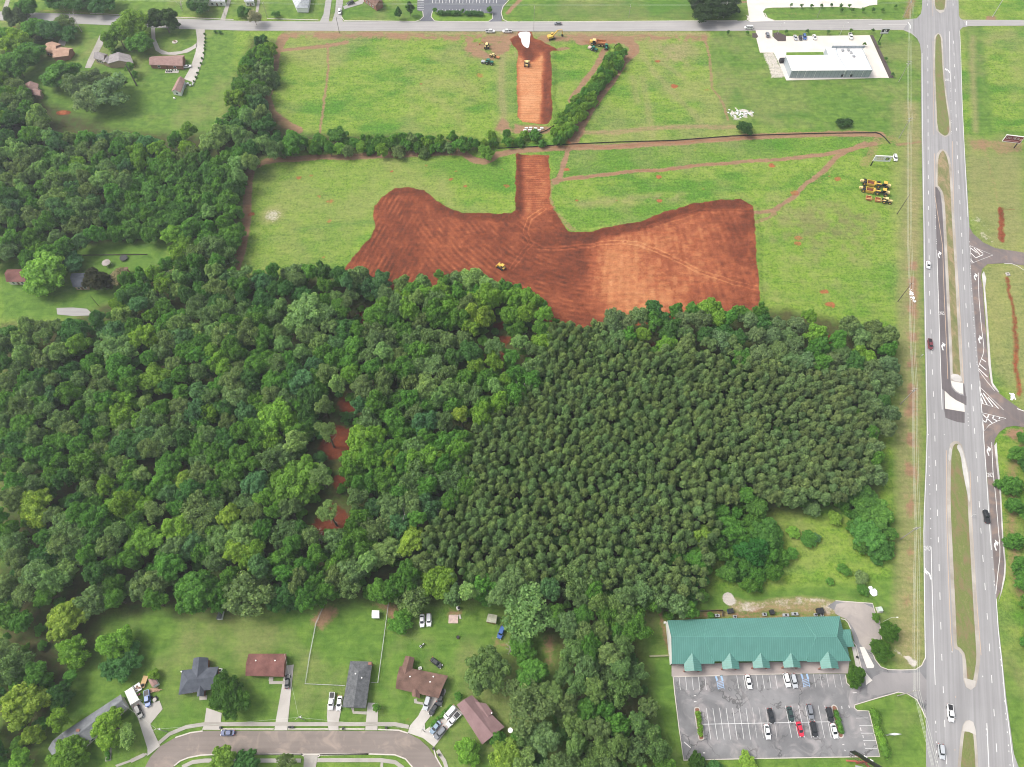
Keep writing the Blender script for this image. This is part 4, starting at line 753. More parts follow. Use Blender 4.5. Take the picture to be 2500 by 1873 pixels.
def puffs_broad(seed, lob=11, flat=0.85, sub=7, open_=0.0):
    r = random.Random(seed); out = []
    for i in range(lob):
        z = 1-(i+0.5)/lob*1.15; rr = math.sqrt(max(0, 1-z*z)); th = i*2.39996+r.uniform(-.4, .4)
        q = r.uniform(0.32, 0.68)+open_; c = (q*rr*math.cos(th), q*rr*math.sin(th), q*z*flat+r.uniform(-.06, .06)); R = r.uniform(0.32, 0.46)
        out.append((*c, R*0.72))
        for j in range(int(sub*1.5)):
            u = r.uniform(-0.2, 1); t = r.uniform(0, 6.28); s = math.sqrt(1-u*u)
            out.append((c[0]+R*s*math.cos(t)*.82, c[1]+R*s*math.sin(t)*.82, c[2]+R*u*.8, R*r.uniform(0.22, 0.46)))
    return out
def puffs_pine(seed, tall=1.25):
    r = random.Random(seed); out = []
    for i in range(80):
        h = (i+0.5)/80; rad = 0.95*(1-h)**0.6*(0.55+0.45*min(1, h*5)); t = i*2.39996+r.uniform(-.9, .9); q = rad*r.uniform(0.5, 1.08)*(1+.10*math.cos(t*2+seed)*(seed % 3-1))
        out.append((q*math.cos(t), q*math.sin(t), (h-0.35)*tall*1.05, r.uniform(0.13, 0.28)*(1.05-h*0.4)))
    for k in range(6): out.append((0, 0, (k/6-0.3)*tall, 0.42*(1-k/8)))
    return out
def add_trunk(me, height, r0, r1, seed, limbs=5, spread=0.5):
    pass
BROAD = [leaf_crown('broadleaf_crown', puffs_broad(s, l, f, sb, op), 4600, 0.074, s, 0.65) for s, l, f, sb, op in ((1, 11, .85, 7, 0), (2, 9, .95, 8, .03), (3, 13, .8, 6, .05), (4, 10, 1.0, 7, 0), (5, 14, .75, 6, .08), (6, 8, 1.1, 9, 0), (7, 15, .95, 5, .12), (8, 7, .9, 10, .06), (9, 12, 1.15, 7, .1))]
PINE = [leaf_crown('pine_crown', puffs_pine(s, t), 3000, 0.105, s, 0.8, 1.5, 0.72) for s, t in ((11, 1.15), (12, 1.05), (13, 1.3), (14, 1.1), (15, 1.2), (16, 1.25), (17, 1.0), (18, 1.35))]
OPEN = [leaf_crown('airy_crown', puffs_broad(s, 9, .8, 9, .12), 2300, 0.085, s, 0.9, 1.3, 0.55) for s in (21, 22, 23)]
def trunk_mesh(name, h, r0, seed, crown_r):
    r = random.Random(seed); mb = MB(); top = Vector((r.uniform(-.04, .04)*h, r.uniform(-.04, .04)*h, h))
    pts = [Vector((0, 0, -0.3)), Vector((top.x*.3, top.y*.3, h*.4)), Vector((top.x*.8, top.y*.8, h*.75)), top]
    for i in range(3): mb.tube(pts[i], pts[i+1], r0*(1-.28*i), r0*(1-.28*(i+1)), 7)
    for i in range(6):
        t = r.uniform(0.45, 0.9); a = pts[0].lerp(top, t); th = i*1.05+r.uniform(-.3, .3); e = a+Vector((math.cos(th), math.sin(th), r.uniform(.5, 1.0)))*crown_r*0.55; mb.tube(a, e, r0*.35, r0*.12, 5)
    me_o = mb.build(name, M_BARK, None); me = me_o.data; bpy.data.objects.remove(me_o); return me
TR_B = [trunk_mesh('trunk', 1.0, 0.028, s, 0.3) for s in (1, 2, 3)]
TR_P = [trunk_mesh('trunk', 1.0, 0.016, s, 0.12) for s in (4, 5)]
trng = random.Random(99)
TINT = {'emk': (0.13, 0.29, 0.06), 'mid': (0.118, 0.28, 0.045), 'bright': (0.194, 0.358, 0.049), 'lime': (0.28, 0.426, 0.067), 'pale': (0.231, 0.379, 0.121), 'blue': (0.11, 0.25, 0.095), 'olive': (0.177, 0.28, 0.101), 'dark': (0.082, 0.205, 0.05), 'cedar': (0.108, 0.148, 0.066), 'pine': (0.17, 0.265, 0.115), 'pine2': (0.168, 0.282, 0.084), 'plant': (0.185, 0.29, 0.104), 'plantb': (0.2, 0.285, 0.118), 'emerald': (0.12, 0.29, 0.045), 'brown': (0.288, 0.273, 0.168), 'kudzu': (0.11, 0.26, 0.05)}
def jit(c, a=0.14):
    k = 1+trng.uniform(-a, a); h = trng.uniform(-.05, .05); return (c[0]*k*(1+h*2), c[1]*k, c[2]*k*(1-h), 1)
def tree(name, pos, h, R, tint, meshes, label, cat='tree', group=None, flat=1.0, trunk=True, parts=True, rot=None, rz=None):
    me = trng.choice(meshes); e = empty(name, (pos.x, pos.y, 0), trng.uniform(0, 6.28) if rz is None else rz)
    c = bpy.data.objects.new('crown', me); link(c, e); sz = R*flat*trng.uniform(.92, 1.08)
    c.location = (0, 0, h-sz*0.93); c.scale = (R*trng.uniform(.88, 1.12), R*trng.uniform(.82, 1.15), sz); c.rotation_euler = (trng.uniform(-.16, .16), trng.uniform(-.16, .16), 0); c.color = jit(TINT[tint]) if isinstance(tint, str) else (*tint, 1)
    if trunk:
        t = bpy.data.objects.new('trunk', trng.choice(TR_P if meshes is PINE else TR_B)); link(t, e); th = h-sz*0.8; t.scale = (max(h, 4), max(h, 4), th)
    tag(e, label, cat, group); return e
def crown_at(u, v, h, R):          # stem position for a tree whose crown centre is seen at u, v
    return P(u, v, max(h-R*0.9, 1))
def in_poly(p, poly):
    x, y = p.x, p.y; ins = False; n = len(poly)
    for i in range(n):
        a, b = poly[i], poly[(i+1) % n]
        if (a.y > y) != (b.y > y) and x < (b.x-a.x)*(y-a.y)/(b.y-a.y)+a.x: ins = not ins
    return ins
PLACED = []     # (x, y, r)
# --- trees that stand out singly: (u, v, radius px, height, tint, shape, label)
S_ = lambda a: (a[0]*1.1302, a[1]*1.1302)
one = [
 (92, 1235, 47, 15, 'lime', 'B', 'large yellow green round tree at the left edge of the mixed wood'),
 (736, 937, 35, 14, 'blue', 'B', 'round blue green tree surrounded by darker crowns in the mixed wood'),
 (745, 772, 48, 17, 'pale', 'B', 'big pale green tree near the upper edge of the wood behind the field'),
 (675, 1025, 50, 16, 'bright', 'B', 'broad bright green tree left of the pine beside the red clearing'),
 (712, 1178, 60, 15, 'bright', 'B', 'wide fresh green tree above the grey pine clearing'),
 (622, 1180, 34, 15, 'blue', 'B', 'blue green tree touching the wide fresh green tree on its left'),
 (380, 925, 44, 15, 'bright', 'B', 'rounded light green tree with bumpy crown in the middle of the left wood'),
 (285, 850, 50, 16, 'pale', 'B', 'pale light green spreading tree high in the left wood'),
 (192, 840, 34, 16, 'bright', 'B', 'tall light green tree left of the pale spreading one'),
 (350, 1320, 40, 15, 'bright', 'B', 'soft light green crown above the garden end of the left wood'),
 (345, 1160, 26, 13, 'pale', 'B', 'small pale yellow green crown among dark trees'),
 (452, 1175, 30, 14, 'lime', 'B', 'yellow green crown beside dark shade in the left wood'),
 (1065, 1465, 0, 0, 'mid', 'B', ''),
 (1068, 1415, 42, 14, 'bright', 'B', 'light green leafy tree at the wood edge behind the parked white cars'),
 (940, 1350, 34, 12, 'pale', 'B', 'soft pale green crown above the garden fence corner'),
 (1005, 1320, 34, 12, 'lime', 'B', 'yellow green crown at the corner of the pine plantation'),
 (925, 1440, 34, 12, 'emerald', 'B', 'bright green tree over the white roofed shed'),
 (612, 1455, 52, 16, 'olive', 'O', 'large grey olive tree beside the small white shed'),
 (480, 1445, 58, 17, 'mid', 'B', 'tall mid green tree left of the small white shed'),
 (160, 1510, 44, 12, 'lime', 'B', 'yellow green spreading tree over the brown wood floor at lower left'),
 (180, 1588, 38, 11, 'bright', 'B', 'light green tree below the yellow green spreading one at lower left'),
 (278, 1570, 40, 11, 'bright', 'B', 'rounded green tree at the edge of the lower left garden'),
 (300, 1620, 42, 8, 'dark', 'B', 'dark dense bushy tree in front of the rounded green one'),
 (558, 1702, 50, 11, (.06, .15, .02), 'B', 'dense dark green round tree in front of the slate roofed house'),
 (1185, 1645, 62, 17, 'pine2', 'B', 'very large olive green tree above the mauve roofed house'),
 (1290, 1490, 62, 17, 'pale', 'O', 'large soft pale green tree at the garden corner behind the blue car'),
 (1290, 1720, 56, 17, 'olive', 'O', 'tall grey green pine right of the mauve roofed house'),
 (1240, 1850, 40, 11, 'lime', 'B', 'yellow green tree at the bottom edge below the mauve roof'),
 (1140, 1835, 30, 7, 'bright', 'B', 'small bright green tree on the front lawn of the mauve roofed house'),
 (272, 1775, 48, 11, 'bright', 'B', 'light green tree in front of the long grey roofed house'),
 (310, 1800, 24, 9, 'pale', 'O', 'thin pale green tree beside the driveway at lower left'),
 (160, 1850, 40, 11, 'bright', 'B', 'bright green tree overlapping the lower end of the long grey roof'),
 (548, 1850, 34, 10, 'lime', 'B', 'yellow green tree on the near side of the curved street'),
 (602, 1862, 36, 9, 'dark', 'B', 'dark green tree on the near side of the curved street'),
 (700, 1860, 20, 8, 'olive', 'O', 'small grey green tree by the near sidewalk'),
 (60, 1720, 60, 15, 'lime', 'B', 'large yellow green tree at the left edge beside the long grey roof'),
 (520, 405-60, 36, 16, 'pale', 'B', 'pale silvery green tree at the corner where the woods meet the tree line'),
 (330, 62, 44, 17, 'bright', 'B', 'very tall bright green tree beside the gravel loop, nearest the road'),
 (290, 90, 42, 15, 'bright', 'B', 'broad bright green tree left of the gravel loop'),
 (342, 105, 34, 12, 'mid', 'B', 'rounded lower tree at the foot of the tall bright ones'),
 (402, 52, 38, 15, (.06, .12, .03), 'B', 'dark green tree at the top of the gravel loop, beside the road'),
 (150, 185, 58, 16, 'mid', 'B', 'large green tree between the orange and grey roofed houses'),
 (190, 205, 30, 16, 'pine', 'O', 'dark pine left of the grouped pines'),
 (262, 225, 44, 17, 'pine', 'O', 'large grey green pine in the group below the grey roofed house'),
 (235, 190, 26, 14, 'pine', 'O', 'small pointed pine below the grey roofed house'),
 (215, 245, 34, 15, 'pine', 'O', 'low pine at the lower left of the group'),
 (298, 195, 9, 8, 'cedar', 'P', 'small dark cedar on the lawn right of the grey roofed house'),
 (330, 182, 10, 5, 'mid', 'B', 'round shrub right of the dark cedar'),
 (315, 162, 12, 8, 'mid', 'B', 'small tree covering the corner of the grey roofed house'),
 (285, 127, 9, 4, 'dark', 'B', 'dark shrub behind the grey roofed house'),
 (38, 42, 26, 11, 'cedar', 'B', 'dark leaning cedar beside the upper left road'),
 (90, 70, 32, 12, 'mid', 'B', 'mid green tree cluster below the upper left road'),
 (118, 75, 30, 12, 'blue', 'B', 'blue green tree right of the mid green cluster'),
 (82, 85, 26, 8, 'cedar', 'B', 'dark brownish bush below the tree cluster'),
 (62, 18, 26, 12, 'mid', 'B', 'green tree beyond the upper left road'),
 (158, 60, 24, 10, 'olive', 'B', 'olive tree right of the upper tree cluster'),
 (168, 80, 22, 8, 'dark', 'B', 'dark rounded tree beside the short drive'),
 (40, 108, 34, 14, 'bright', 'B', 'bright green tree left of the orange roofed house'),
 (75, 130, 34, 12, 'mid', 'B', 'mid green tree left below the orange roofed house'),
 (10, 90, 30, 14, 'mid', 'B', 'dark tree at the upper left edge'),
 (40, 160, 44, 15, 'mid', 'B', 'tall tree at the left edge below the orange roofed house'),
 (115, 665, 56, 14, 'bright', 'B', 'big bright green tree between the brown and black roofed houses'),
 (235, 688, 34, 11, (.045, .052, .018), 'B', 'dark brown green conifer beside the black roofed house'),
 (292, 675, 20, 8, 'brown', 'O', 'greyish flowering tree right of the dark conifer'),
 (180, 638, 26, 7, 'blue', 'B', 'blue green shrub tree above the black roofed house'),
 (620, 42, 16, 9, 'brown', 'O', 'sparse grey tree at the road end of the tree line'),
 (1830, 315, 0, 0, 'mid', 'B', ''),
 (1819, 313, 22, 6, (.04, .11, .02), 'B', 'round dark green bush beside the silt fence'),
 (2062, 300, 20, 3.2, (.04, .10, .02), 'B', 'low dark bush on the lawn right of the round one'),
 (673, 35, 10, 4, 'mid', 'B', 'small round bush beside the upper road'),
 (592, 28, 13, 6, 'mid', 'B', 'bush between two short drives beyond the upper road'),
 (606, 30, 12, 7, 'dark', 'B', 'dark bush right of the pair beyond the upper road'),
 (972, 28, 9, 9, 'dark', 'P', 'slim dark evergreen beside the office parking lot'),
 (1000, 16, 11, 11, 'dark', 'P', 'taller dark evergreen pair beside the office parking lot'),
 (1062, 24, 6, 4, 'mid', 'B', 'small tree at the left end of the office hedge'), (1195, 24, 7, 4, 'mid', 'B', 'small tree at the right end of the office hedge'), (1130, 26, 4, 3, 'mid', 'B', 'small tree between the two office hedges'),
 (2171, 1543, 25, 6, (.07, .17, .02), 'B', 'dense round tree, upper of the two beside the drive lane curve'),
 (2152, 1588, 24, 5.5, (.07, .17, .02), 'B', 'dense round tree, lower of the two beside the drive lane curve'),
 (2087, 1651, 24, 5.5, (.07, .17, .02), 'B', 'dense round tree in the kerbed corner of the parking lot'),
 (1652, 1478, 30, 11, 'olive', 'B', 'olive green tree behind the left end of the green roof'),
 (1678, 1488, 28, 9, 'emerald', 'B', 'bright green vine covered tree against the green roof'),
 (1632, 1502, 12, 4, 'mid', 'B', 'bush at the left rear corner of the green roof'),
 (1735, 1503, 9, 3, 'mid', 'B', 'small bush behind the green roof'),
 (2138, 1507, 10, 3, 'mid', 'B', 'small shrub by the lamp post beside the drive lane'),
 (1820, 1208, 26, 11, 'emerald', 'B', 'vivid green tree at the right edge of the plantation, topmost'),
 (1850, 1240, 30, 10, 'kudzu', 'B', 'leafy green tree below the topmost vivid one'),
 (1782, 1290, 30, 11, 'emerald', 'B', 'vivid green tree beside the olive plantation edge'),
 (1830, 1345, 44, 11, (.04, .165, .03), 'B', 'big dense vivid green tree at the lower end of the clump'),
 (1870, 1300, 36, 10, 'kudzu', 'B', 'dense green tree on the meadow side of the clump'),
 (1775, 1400, 26, 8, 'kudzu', 'B', 'small dense tree at the lower left of the clump'),
 (1715, 1310, 24, 10, 'lime', 'B', 'yellow green tree beside the clump in the plantation edge'),
 (1700, 1365, 26, 9, 'emerald', 'B', 'light vivid green crown low in the plantation edge'),
 (1645, 1365, 20, 8, 'emerald', 'B', 'vivid green crown left of the lighter one'),
 (1760, 1255, 24, 8, 'emerald', 'B', 'dark leafy tree left of the topmost vivid tree'),
 (2105, 1225, 42, 8, 'kudzu', 'B', 'large bushy green tree by the highway verge, upper one'),
 (2140, 1260, 44, 8, 'kudzu', 'B', 'large bushy green tree by the highway verge, right hand one'),
 (2120, 1310, 42, 7, 'kudzu', 'B', 'large bushy green tree by the highway verge, middle one'),
 (2148, 1345, 34, 6, 'kudzu', 'B', 'large bushy green tree by the highway verge, lower one'),
 (2040, 1265, 18, 4, 'lime', 'B', 'yellow green bush left of the bushy trees'),
 (1985, 1245, 22, 7, 'olive', 'B', 'small tree at the top of the meadow'),
 (1975, 1315, 22, 3.5, 'mid', 'B', 'low shrub thicket in the meadow'), (1935, 1300, 16, 3, 'bright', 'B', 'light green shrub in the meadow'), (1992, 1315, 13, 3, 'blue', 'B', 'blue green shrub in the meadow'), (1935, 1350, 14, 3, 'emerald', 'B', 'small vivid shrub in the meadow'),
 (2060, 1392, 16, 3, 'mid', 'B', 'dark shrub in the lower meadow'), (2105, 1410, 18, 3, 'olive', 'B', 'olive shrub in the lower meadow'), (2105, 1440, 14, 2.6, 'mid', 'B', 'small dark shrub near the white debris'), (2025, 1420, 10, 2, 'emerald', 'B', 'tiny vivid shrub in the lower meadow'),
 (1700, 1865, 22, 5, (.06, .14, .02), 'B', 'round bush at the bottom edge below the parking lot'), (1745, 1875, 20, 4, 'dark', 'B', 'dark bush at the bottom edge'), (1825, 1862, 20, 4, 'lime', 'B', 'bright bush at the bottom edge'),
 (975, 1520, 24, 6, 'emerald', 'B', 'green shrub beside the garden fence, lower'), (1000, 1490, 20, 6, 'mid', 'B', 'green shrub beside the garden fence, upper'),
 (918, 1727, 11, 4, 'mid', 'B', 'small bush beside the black roofed house drive'), (1118, 1700, 12, 4, 'mid', 'B', 'small bush at the corner of the mauve roof'), (1220, 1810, 24, 5, 'mid', 'B', 'bush against the lower corner of the mauve roof'),
 (1300, 1650, 40, 12, 'mid', 'B', 'mid green tree between the pale tree and the tall grey green pine'), (1330, 1800, 44, 14, 'olive', 'B', 'grey green tree low in the wood right of the mauve roof'), (1275, 1860, 34, 11, 'pale', 'O', 'pale tree at the bottom edge right of the yellow green one'), (1345, 1700, 34, 13, 'pine2', 'B', 'olive green tree beside the tall grey green pine'),
 (376, 1648, 16, 4, 'bright', 'B', 'small tree behind the garden shed'),
 (1275, 1585, 34, 9, 'emerald', 'B', 'green tree below the pale one at the garden corner'),
 (1730, 8, 46, 13, (.035, .07, .02), 'B', 'dark tree in the clump at the top edge, left one'), (1700, 6, 30, 12, (.035, .07, .02), 'B', 'dark tree in the clump at the top edge, outer one'), (1775, 12, 34, 12, (.035, .07, .02), 'B', 'dark tree in the clump at the top edge, right one'),
 (822, 330, 26, 9, 'mid', 'B', 'tree of the field line, tall leafy one'), (1187, 372, 18, 8, 'bright', 'B', 'bright leafy tree standing in the bend of the dirt track'),
 (480, 10, 28, 11, 'dark', 'B', 'dark tree beyond the road beside the white house'), (255, 3, 34, 12, 'dark', 'B', 'dark tree beyond the upper left road'), (190, 0, 34, 12, 'dark', 'B', 'dark tree at the top left beyond the road'), (130, -2, 32, 12, 'dark', 'B', 'dark tree near the top left corner'),
]
kindset = {'B': BROAD, 'O': OPEN, 'P': PINE}
for (u, v, rp, h, tint, shp, lab) in one:
    if rp == 0: continue
    px_m = FPX/(300*math.cos(math.atan((v-PH/2)/FPX))/math.cos(math.radians(30)-math.atan((v-PH/2)/FPX))) if False else None
    p0 = P(u, v, h*0.6); p1 = P(u+rp, v, h*0.6); R = (p1-p0).length*1.16
    flat = 0.9
    if shp == 'P': flat = max(0.8, h*0.5/R)
    elif h < R*1.6: flat = h/R*0.62
    c = P(u, v, max(h-R*flat*0.75, 0.5))
    small = h < 8
    nm = 'shrub' if h <= 5 else ('pine_tree' if shp == 'P' or 'pine' in lab else 'tree')
    tree(nm, c, h, R, tint, kindset[shp], lab, 'shrub' if nm == 'shrub' else 'tree', None, flat)
    PLACED.append((c.x, c.y, R))
# --- woods
def scatter(polys, zc, dmin, seed, excl=()):
    r = random.Random(seed); polys = [PP(p, zc) for p in polys]; ex = [PP(p, zc) for p in excl]
    xs = [p.x for q in polys for p in q]; ys = [p.y for q in polys for p in q]; cell = dmin/1.42; grid = {}; out = []
    n = int((max(xs)-min(xs))*(max(ys)-min(ys))/(dmin*dmin)*9)
    for _ in range(n):
        p = Vector((r.uniform(min(xs), max(xs)), r.uniform(min(ys), max(ys)), 0))
        if not any(in_poly(p, q) for q in polys) or any(in_poly(p, q) for q in ex): continue
        g = (int(p.x//cell), int(p.y//cell)); ok = True
        for i in range(-2, 3):
            for j in range(-2, 3):
                for o in grid.get((g[0]+i, g[1]+j), ()):
                    if (o-p).length < dmin: ok = False
        if ok: grid.setdefault(g, []).append(p); out.append(p)
    return out
CLEAR = [(P(a, b), r) for a, b, r in ((905, 770, 4.5), (832, 1085, 7.6), (808, 1262, 7.6), (1588, 852, 2.5), (2010, 830, 2.5), (1232, 836, 2.5), (826, 1180, 3.5), (1215, 790, 1.5), (850, 1000, 2.5), (1100, 1560, 0), (1330, 1590, 5), (1325, 1560, 3), (190, 762, 7), (215, 765, 6), (155, 762, 6), (155, 1545, 6), (205, 1480, 4))]
def free(p, k=0.85, zc=0):
    for x, y, r in PLACED:
        if (p.x-x)**2+(p.y-y)**2 < (r*k)**2: return False
    for c, r in CLEAR:
        d = Vector((p.x-c.x, p.y-c.y)); d.y *= 0.75
        if d.length < r+3.0 and r > 0: return False
    return True
plantation = D([(1195, 690), (1245, 705), (1290, 715), (1340, 735), (1400, 740), (1500, 760), (1620, 775), (1760, 785), (1860, 800), (1895, 830), (1890, 900), (1885, 1000), (1872, 1070), (1740, 1085), (1640, 1075), (1570, 1070), (1540, 1180), (1520, 1290), (1440, 1285), (1340, 1265), (1250, 1250), (1100, 1250), (960, 1245), (915, 1215), (915, 1160), (965, 1090), (1010, 1050), (985, 990), (1030, 905), (1090, 885), (1145, 835), (1168, 760)])
mixed = D([(0, 715), (70, 700), (150, 700), (200, 690), (262, 640), (330, 592), (420, 582), (500, 592), (640, 582), (740, 588), (820, 596), (900, 592), (980, 592), (1065, 594), (1120, 612), (1160, 645), (1200, 683), (1168, 760), (1145, 835), (1090, 885), (1030, 905), (985, 990), (1010, 1050), (965, 1090), (915, 1160), (915, 1215), (960, 1245), (1100, 1250), (1250, 1255), (1340, 1270), (1440, 1290), (1500, 1300), (1380, 1310), (1290, 1280), (1080, 1288), (1000, 1285), (860, 1290), (700, 1285), (600, 1300), (480, 1300), (380, 1300), (250, 1290), (150, 1310), (100, 1350), (95, 1400), (70, 1440), (0, 1450)])
lowleft = D([(0, 1450), (60, 1440), (110, 1480), (150, 1440), (165, 1480), (120, 1560), (75, 1600), (60, 1657), (0, 1657), (-40, 1657), (-40, 1450)])
north_strip = D([(1290, 680), (1330, 672), (1400, 660), (1500, 658), (1620, 662), (1700, 680), (1780, 690), (1860, 700), (1925, 722), (1938, 790), (1900, 815), (1860, 795), (1620, 770), (1400, 738), (1340, 735), (1290, 715)])
east_strip = D([(1895, 815), (1938, 790), (1930, 860), (1915, 950), (1905, 1030), (1890, 1088), (1860, 1080), (1875, 1000), (1890, 900)])
lower_mid = D([(1200, 1300), (1290, 1280), (1380, 1310), (1365, 1400), (1385, 1450), (1410, 1540), (1425, 1600), (1440, 1657), (1440, 1690), (1090, 1690), (1105, 1625), (1125, 1560), (1150, 1500), (1185, 1500), (1215, 1470), (1225, 1430), (1215, 1380)])
lower_right = D([(1380, 1310), (1480, 1300), (1460, 1310), (1385, 1330), (1372, 1390)])
topleft = D([(-60, 150), (20, 190), (80, 230), (100, 270), (115, 300), (160, 290), (240, 275), (330, 305), (370, 300), (400, 280), (440, 300), (480, 265), (505, 215), (520, 150), (540, 110), (560, 88), (590, 100), (580, 150), (560, 230), (590, 285), (640, 305), (560, 335), (520, 370), (510, 470), (495, 560), (470, 575), (420, 570), (380, 560), (372, 500), (330, 500), (240, 500), (170, 520), (130, 540), (60, 548), (-60, 560)])
tree_line = D([(600, 308), (660, 300), (760, 300), (850, 296), (950, 294), (1020, 300), (1028, 318), (960, 322), (850, 322), (700, 324), (600, 328)])
small_line = D([(1045, 292), (1100, 285), (1170, 285), (1180, 305), (1110, 310), (1045, 312)])
hedge_row = D([(1195, 285), (1220, 240), (1270, 185), (1310, 130), (1335, 102), (1352, 112), (1330, 150), (1290, 200), (1255, 250), (1235, 290), (1210, 305)])
midleft = D([(340, 585), (370, 545), (420, 570), (500, 575), (520, 600), (420, 600), (330, 610), (262, 640), (255, 600), (300, 590)])
east_wood = D([(2190, 960), (2225, 930), (2290, 1000), (2290, 1500), (2250, 1420), (2215, 1330), (2195, 1200), (2190, 1080)])
tl_edge = D([(-60, 120), (20, 130), (55, 200), (30, 260), (-60, 260)])

def zone_tint(p, kind):
    a = float(fbm(np.array([p.x]), np.array([p.y]), 45, 2, 51)[0]); q = trng.random()
    if kind == 'mixed':
        if a > 0.60: return ('bright' if q < .36 else 'mid' if q < .68 else 'lime' if q < .71 else 'pale' if q < .86 else 'olive')
        if a > 0.45: return ('mid' if q < .42 else 'olive' if q < .68 else 'bright' if q < .84 else 'blue' if q < .90 else 'dark')
        return ('olive' if q < .38 else 'mid' if q < .68 else 'dark' if q < .80 else 'blue' if q < .86 else 'pale')
    return kind
woods = []    # (pos, h, R, tint, set, kind)
def fill(poly, zc, dmin, seed, kind, hr, rr, sets, tints=None, k=0.85, excl=()):
    for p in scatter([poly], zc, dmin, seed, excl):
        if not free(p, k): continue
        t = zone_tint(p, 'mixed') if tints is None else trng.choice(tints)
        st = trng.choice(sets); h = trng.uniform(*hr); R = rr[0]+(rr[1]-rr[0])*trng.random()**1.5
        if t in ('olive', 'pine') and st is BROAD and trng.random() < 0.5: st = OPEN
        woods.append((p, h, R, t, st, kind))
fill(mixed, 11, 6.1, 1, 'wood', (11.5, 17), (4.3, 8.2), [BROAD])
fill(lowleft, 8, 7.0, 2, 'wood', (9, 14), (4.2, 6.0), [BROAD], ['mid', 'bright', 'lime', 'dark', 'mid'])
kudzu = D([(250, 420), (300, 370), (380, 335), (500, 320), (520, 370), (490, 420), (400, 500), (330, 505), (240, 500)])
fill(kudzu, 8, 5.6, 34, 'far', (8, 11.5), (4.4, 6.2), [BROAD], ['emk', 'emk', 'mid'])
fill(topleft, 9, 6.6, 3, 'far', (10, 16), (4.8, 8.4), [BROAD], None, .85, [kudzu])
fill(tl_edge, 9, 7.5, 33, 'far', (11, 15), (4.5, 6.5), [BROAD])
fill(midleft, 9, 6.6, 4, 'wood', (10, 14), (4.2, 5.6), [BROAD], ['bright', 'mid', 'pale', 'olive'])
fill(north_strip, 10, 5.9, 5, 'wood', (11.5, 15), (4.4, 6.8), [BROAD], ['pine', 'pine', 'mid', 'dark', 'plant', 'olive', 'bright'])
fill(east_strip, 10, 5.5, 6, 'wood', (11, 14), (3.8, 5.2), [BROAD], ['pine', 'dark', 'plantb', 'mid'])
fill(lower_mid, 11, 5.2, 7, 'wood', (11, 16), (4.2, 6.2), [BROAD, BROAD, OPEN], ['pine2', 'olive', 'plant', 'pine2', 'mid'])
fill(lower_right, 6, 6, 8, 'wood', (6, 10), (3, 4.5), [BROAD], ['mid', 'dark', 'olive'])
fill(tree_line, 5, 4.4, 9, 'line', (6, 9), (3.6, 5.0), [BROAD], ['mid', 'bright', 'mid', 'emerald', 'olive'])
fill(small_line, 4, 5.0, 10, 'line', (5, 7.5), (3.0, 4.2), [BROAD], ['mid', 'bright'])
fill(hedge_row, 4, 3.3, 11, 'hedge', (5.5, 7.5), (3.1, 4.0), [BROAD], ['bright', 'bright', 'mid'], 0.6)
fill(east_wood, 6, 6.0, 12, 'east', (6, 10), (3.6, 5.4), [BROAD], ['mid', 'emerald', 'dark', 'mid'])
clump = D([(1565, 1125), (1600, 1085), (1640, 1105), (1650, 1150), (1700, 1185), (1680, 1245), (1620, 1268), (1565, 1235), (1545, 1180)]); thicket = D([(1822, 1085), (1880, 1075), (1922, 1105), (1922, 1185), (1890, 1205), (1850, 1175), (1828, 1125)])
fill(clump, 4, 4.2, 35, 'clump', (5, 9), (3.2, 4.6), [BROAD], ['kudzu', 'emerald', 'mid'], 0.5)
fill(thicket, 3, 4.2, 36, 'thicket', (4.5, 7), (3.2, 4.4), [BROAD], ['kudzu', 'kudzu', 'mid'], 0.5)
pines = []
for p in scatter([plantation], 10.5, 2.85, 21):
    if not free(p, 0.7): continue
    pines.append((p, trng.uniform(11.4, 13.6), 1.9+1.5*trng.random()**1.4))
pines.sort(key=lambda t: t[0].length)
W_LAB = {'mid': 'mid green broadleaf tree among similar crowns in the wood', 'bright': 'bright fresh green broadleaf tree crowded among the wood crowns', 'lime': 'yellow green broadleaf tree crowded in the wood', 'pale': 'pale soft green tree crowded in the wood', 'blue': 'blue green broadleaf tree crowded in the wood', 'olive': 'greyish olive green pine like crown crowded in the wood', 'dark': 'dark green tree between brighter crowns in the wood', 'pine': 'grey green pine in the strip of wood', 'pine2': 'olive green pine in the wood left of the parking lot', 'plant': 'grey green pine in the wood edge', 'plantb': 'brownish green pine in the wood edge', 'emerald': 'vivid green leafy tree in the wood edge', 'emk': 'vine covered vivid green tree in the wood above the left lawn'}
def where(q):
    col = 'far left' if q.x < -230 else 'left' if q.x < -120 else 'left centre' if q.x < -20 else 'centre' if q.x < 70 else 'right'
    row = 'lowest' if q.y < 110 else 'lower' if q.y < 160 else 'middle' if q.y < 220 else 'upper' if q.y < 290 else 'topmost'
    return ', %s rows, %s' % (row, col)
woods.sort(key=lambda t: t[0].length)
rest_b = []; cnt = 0
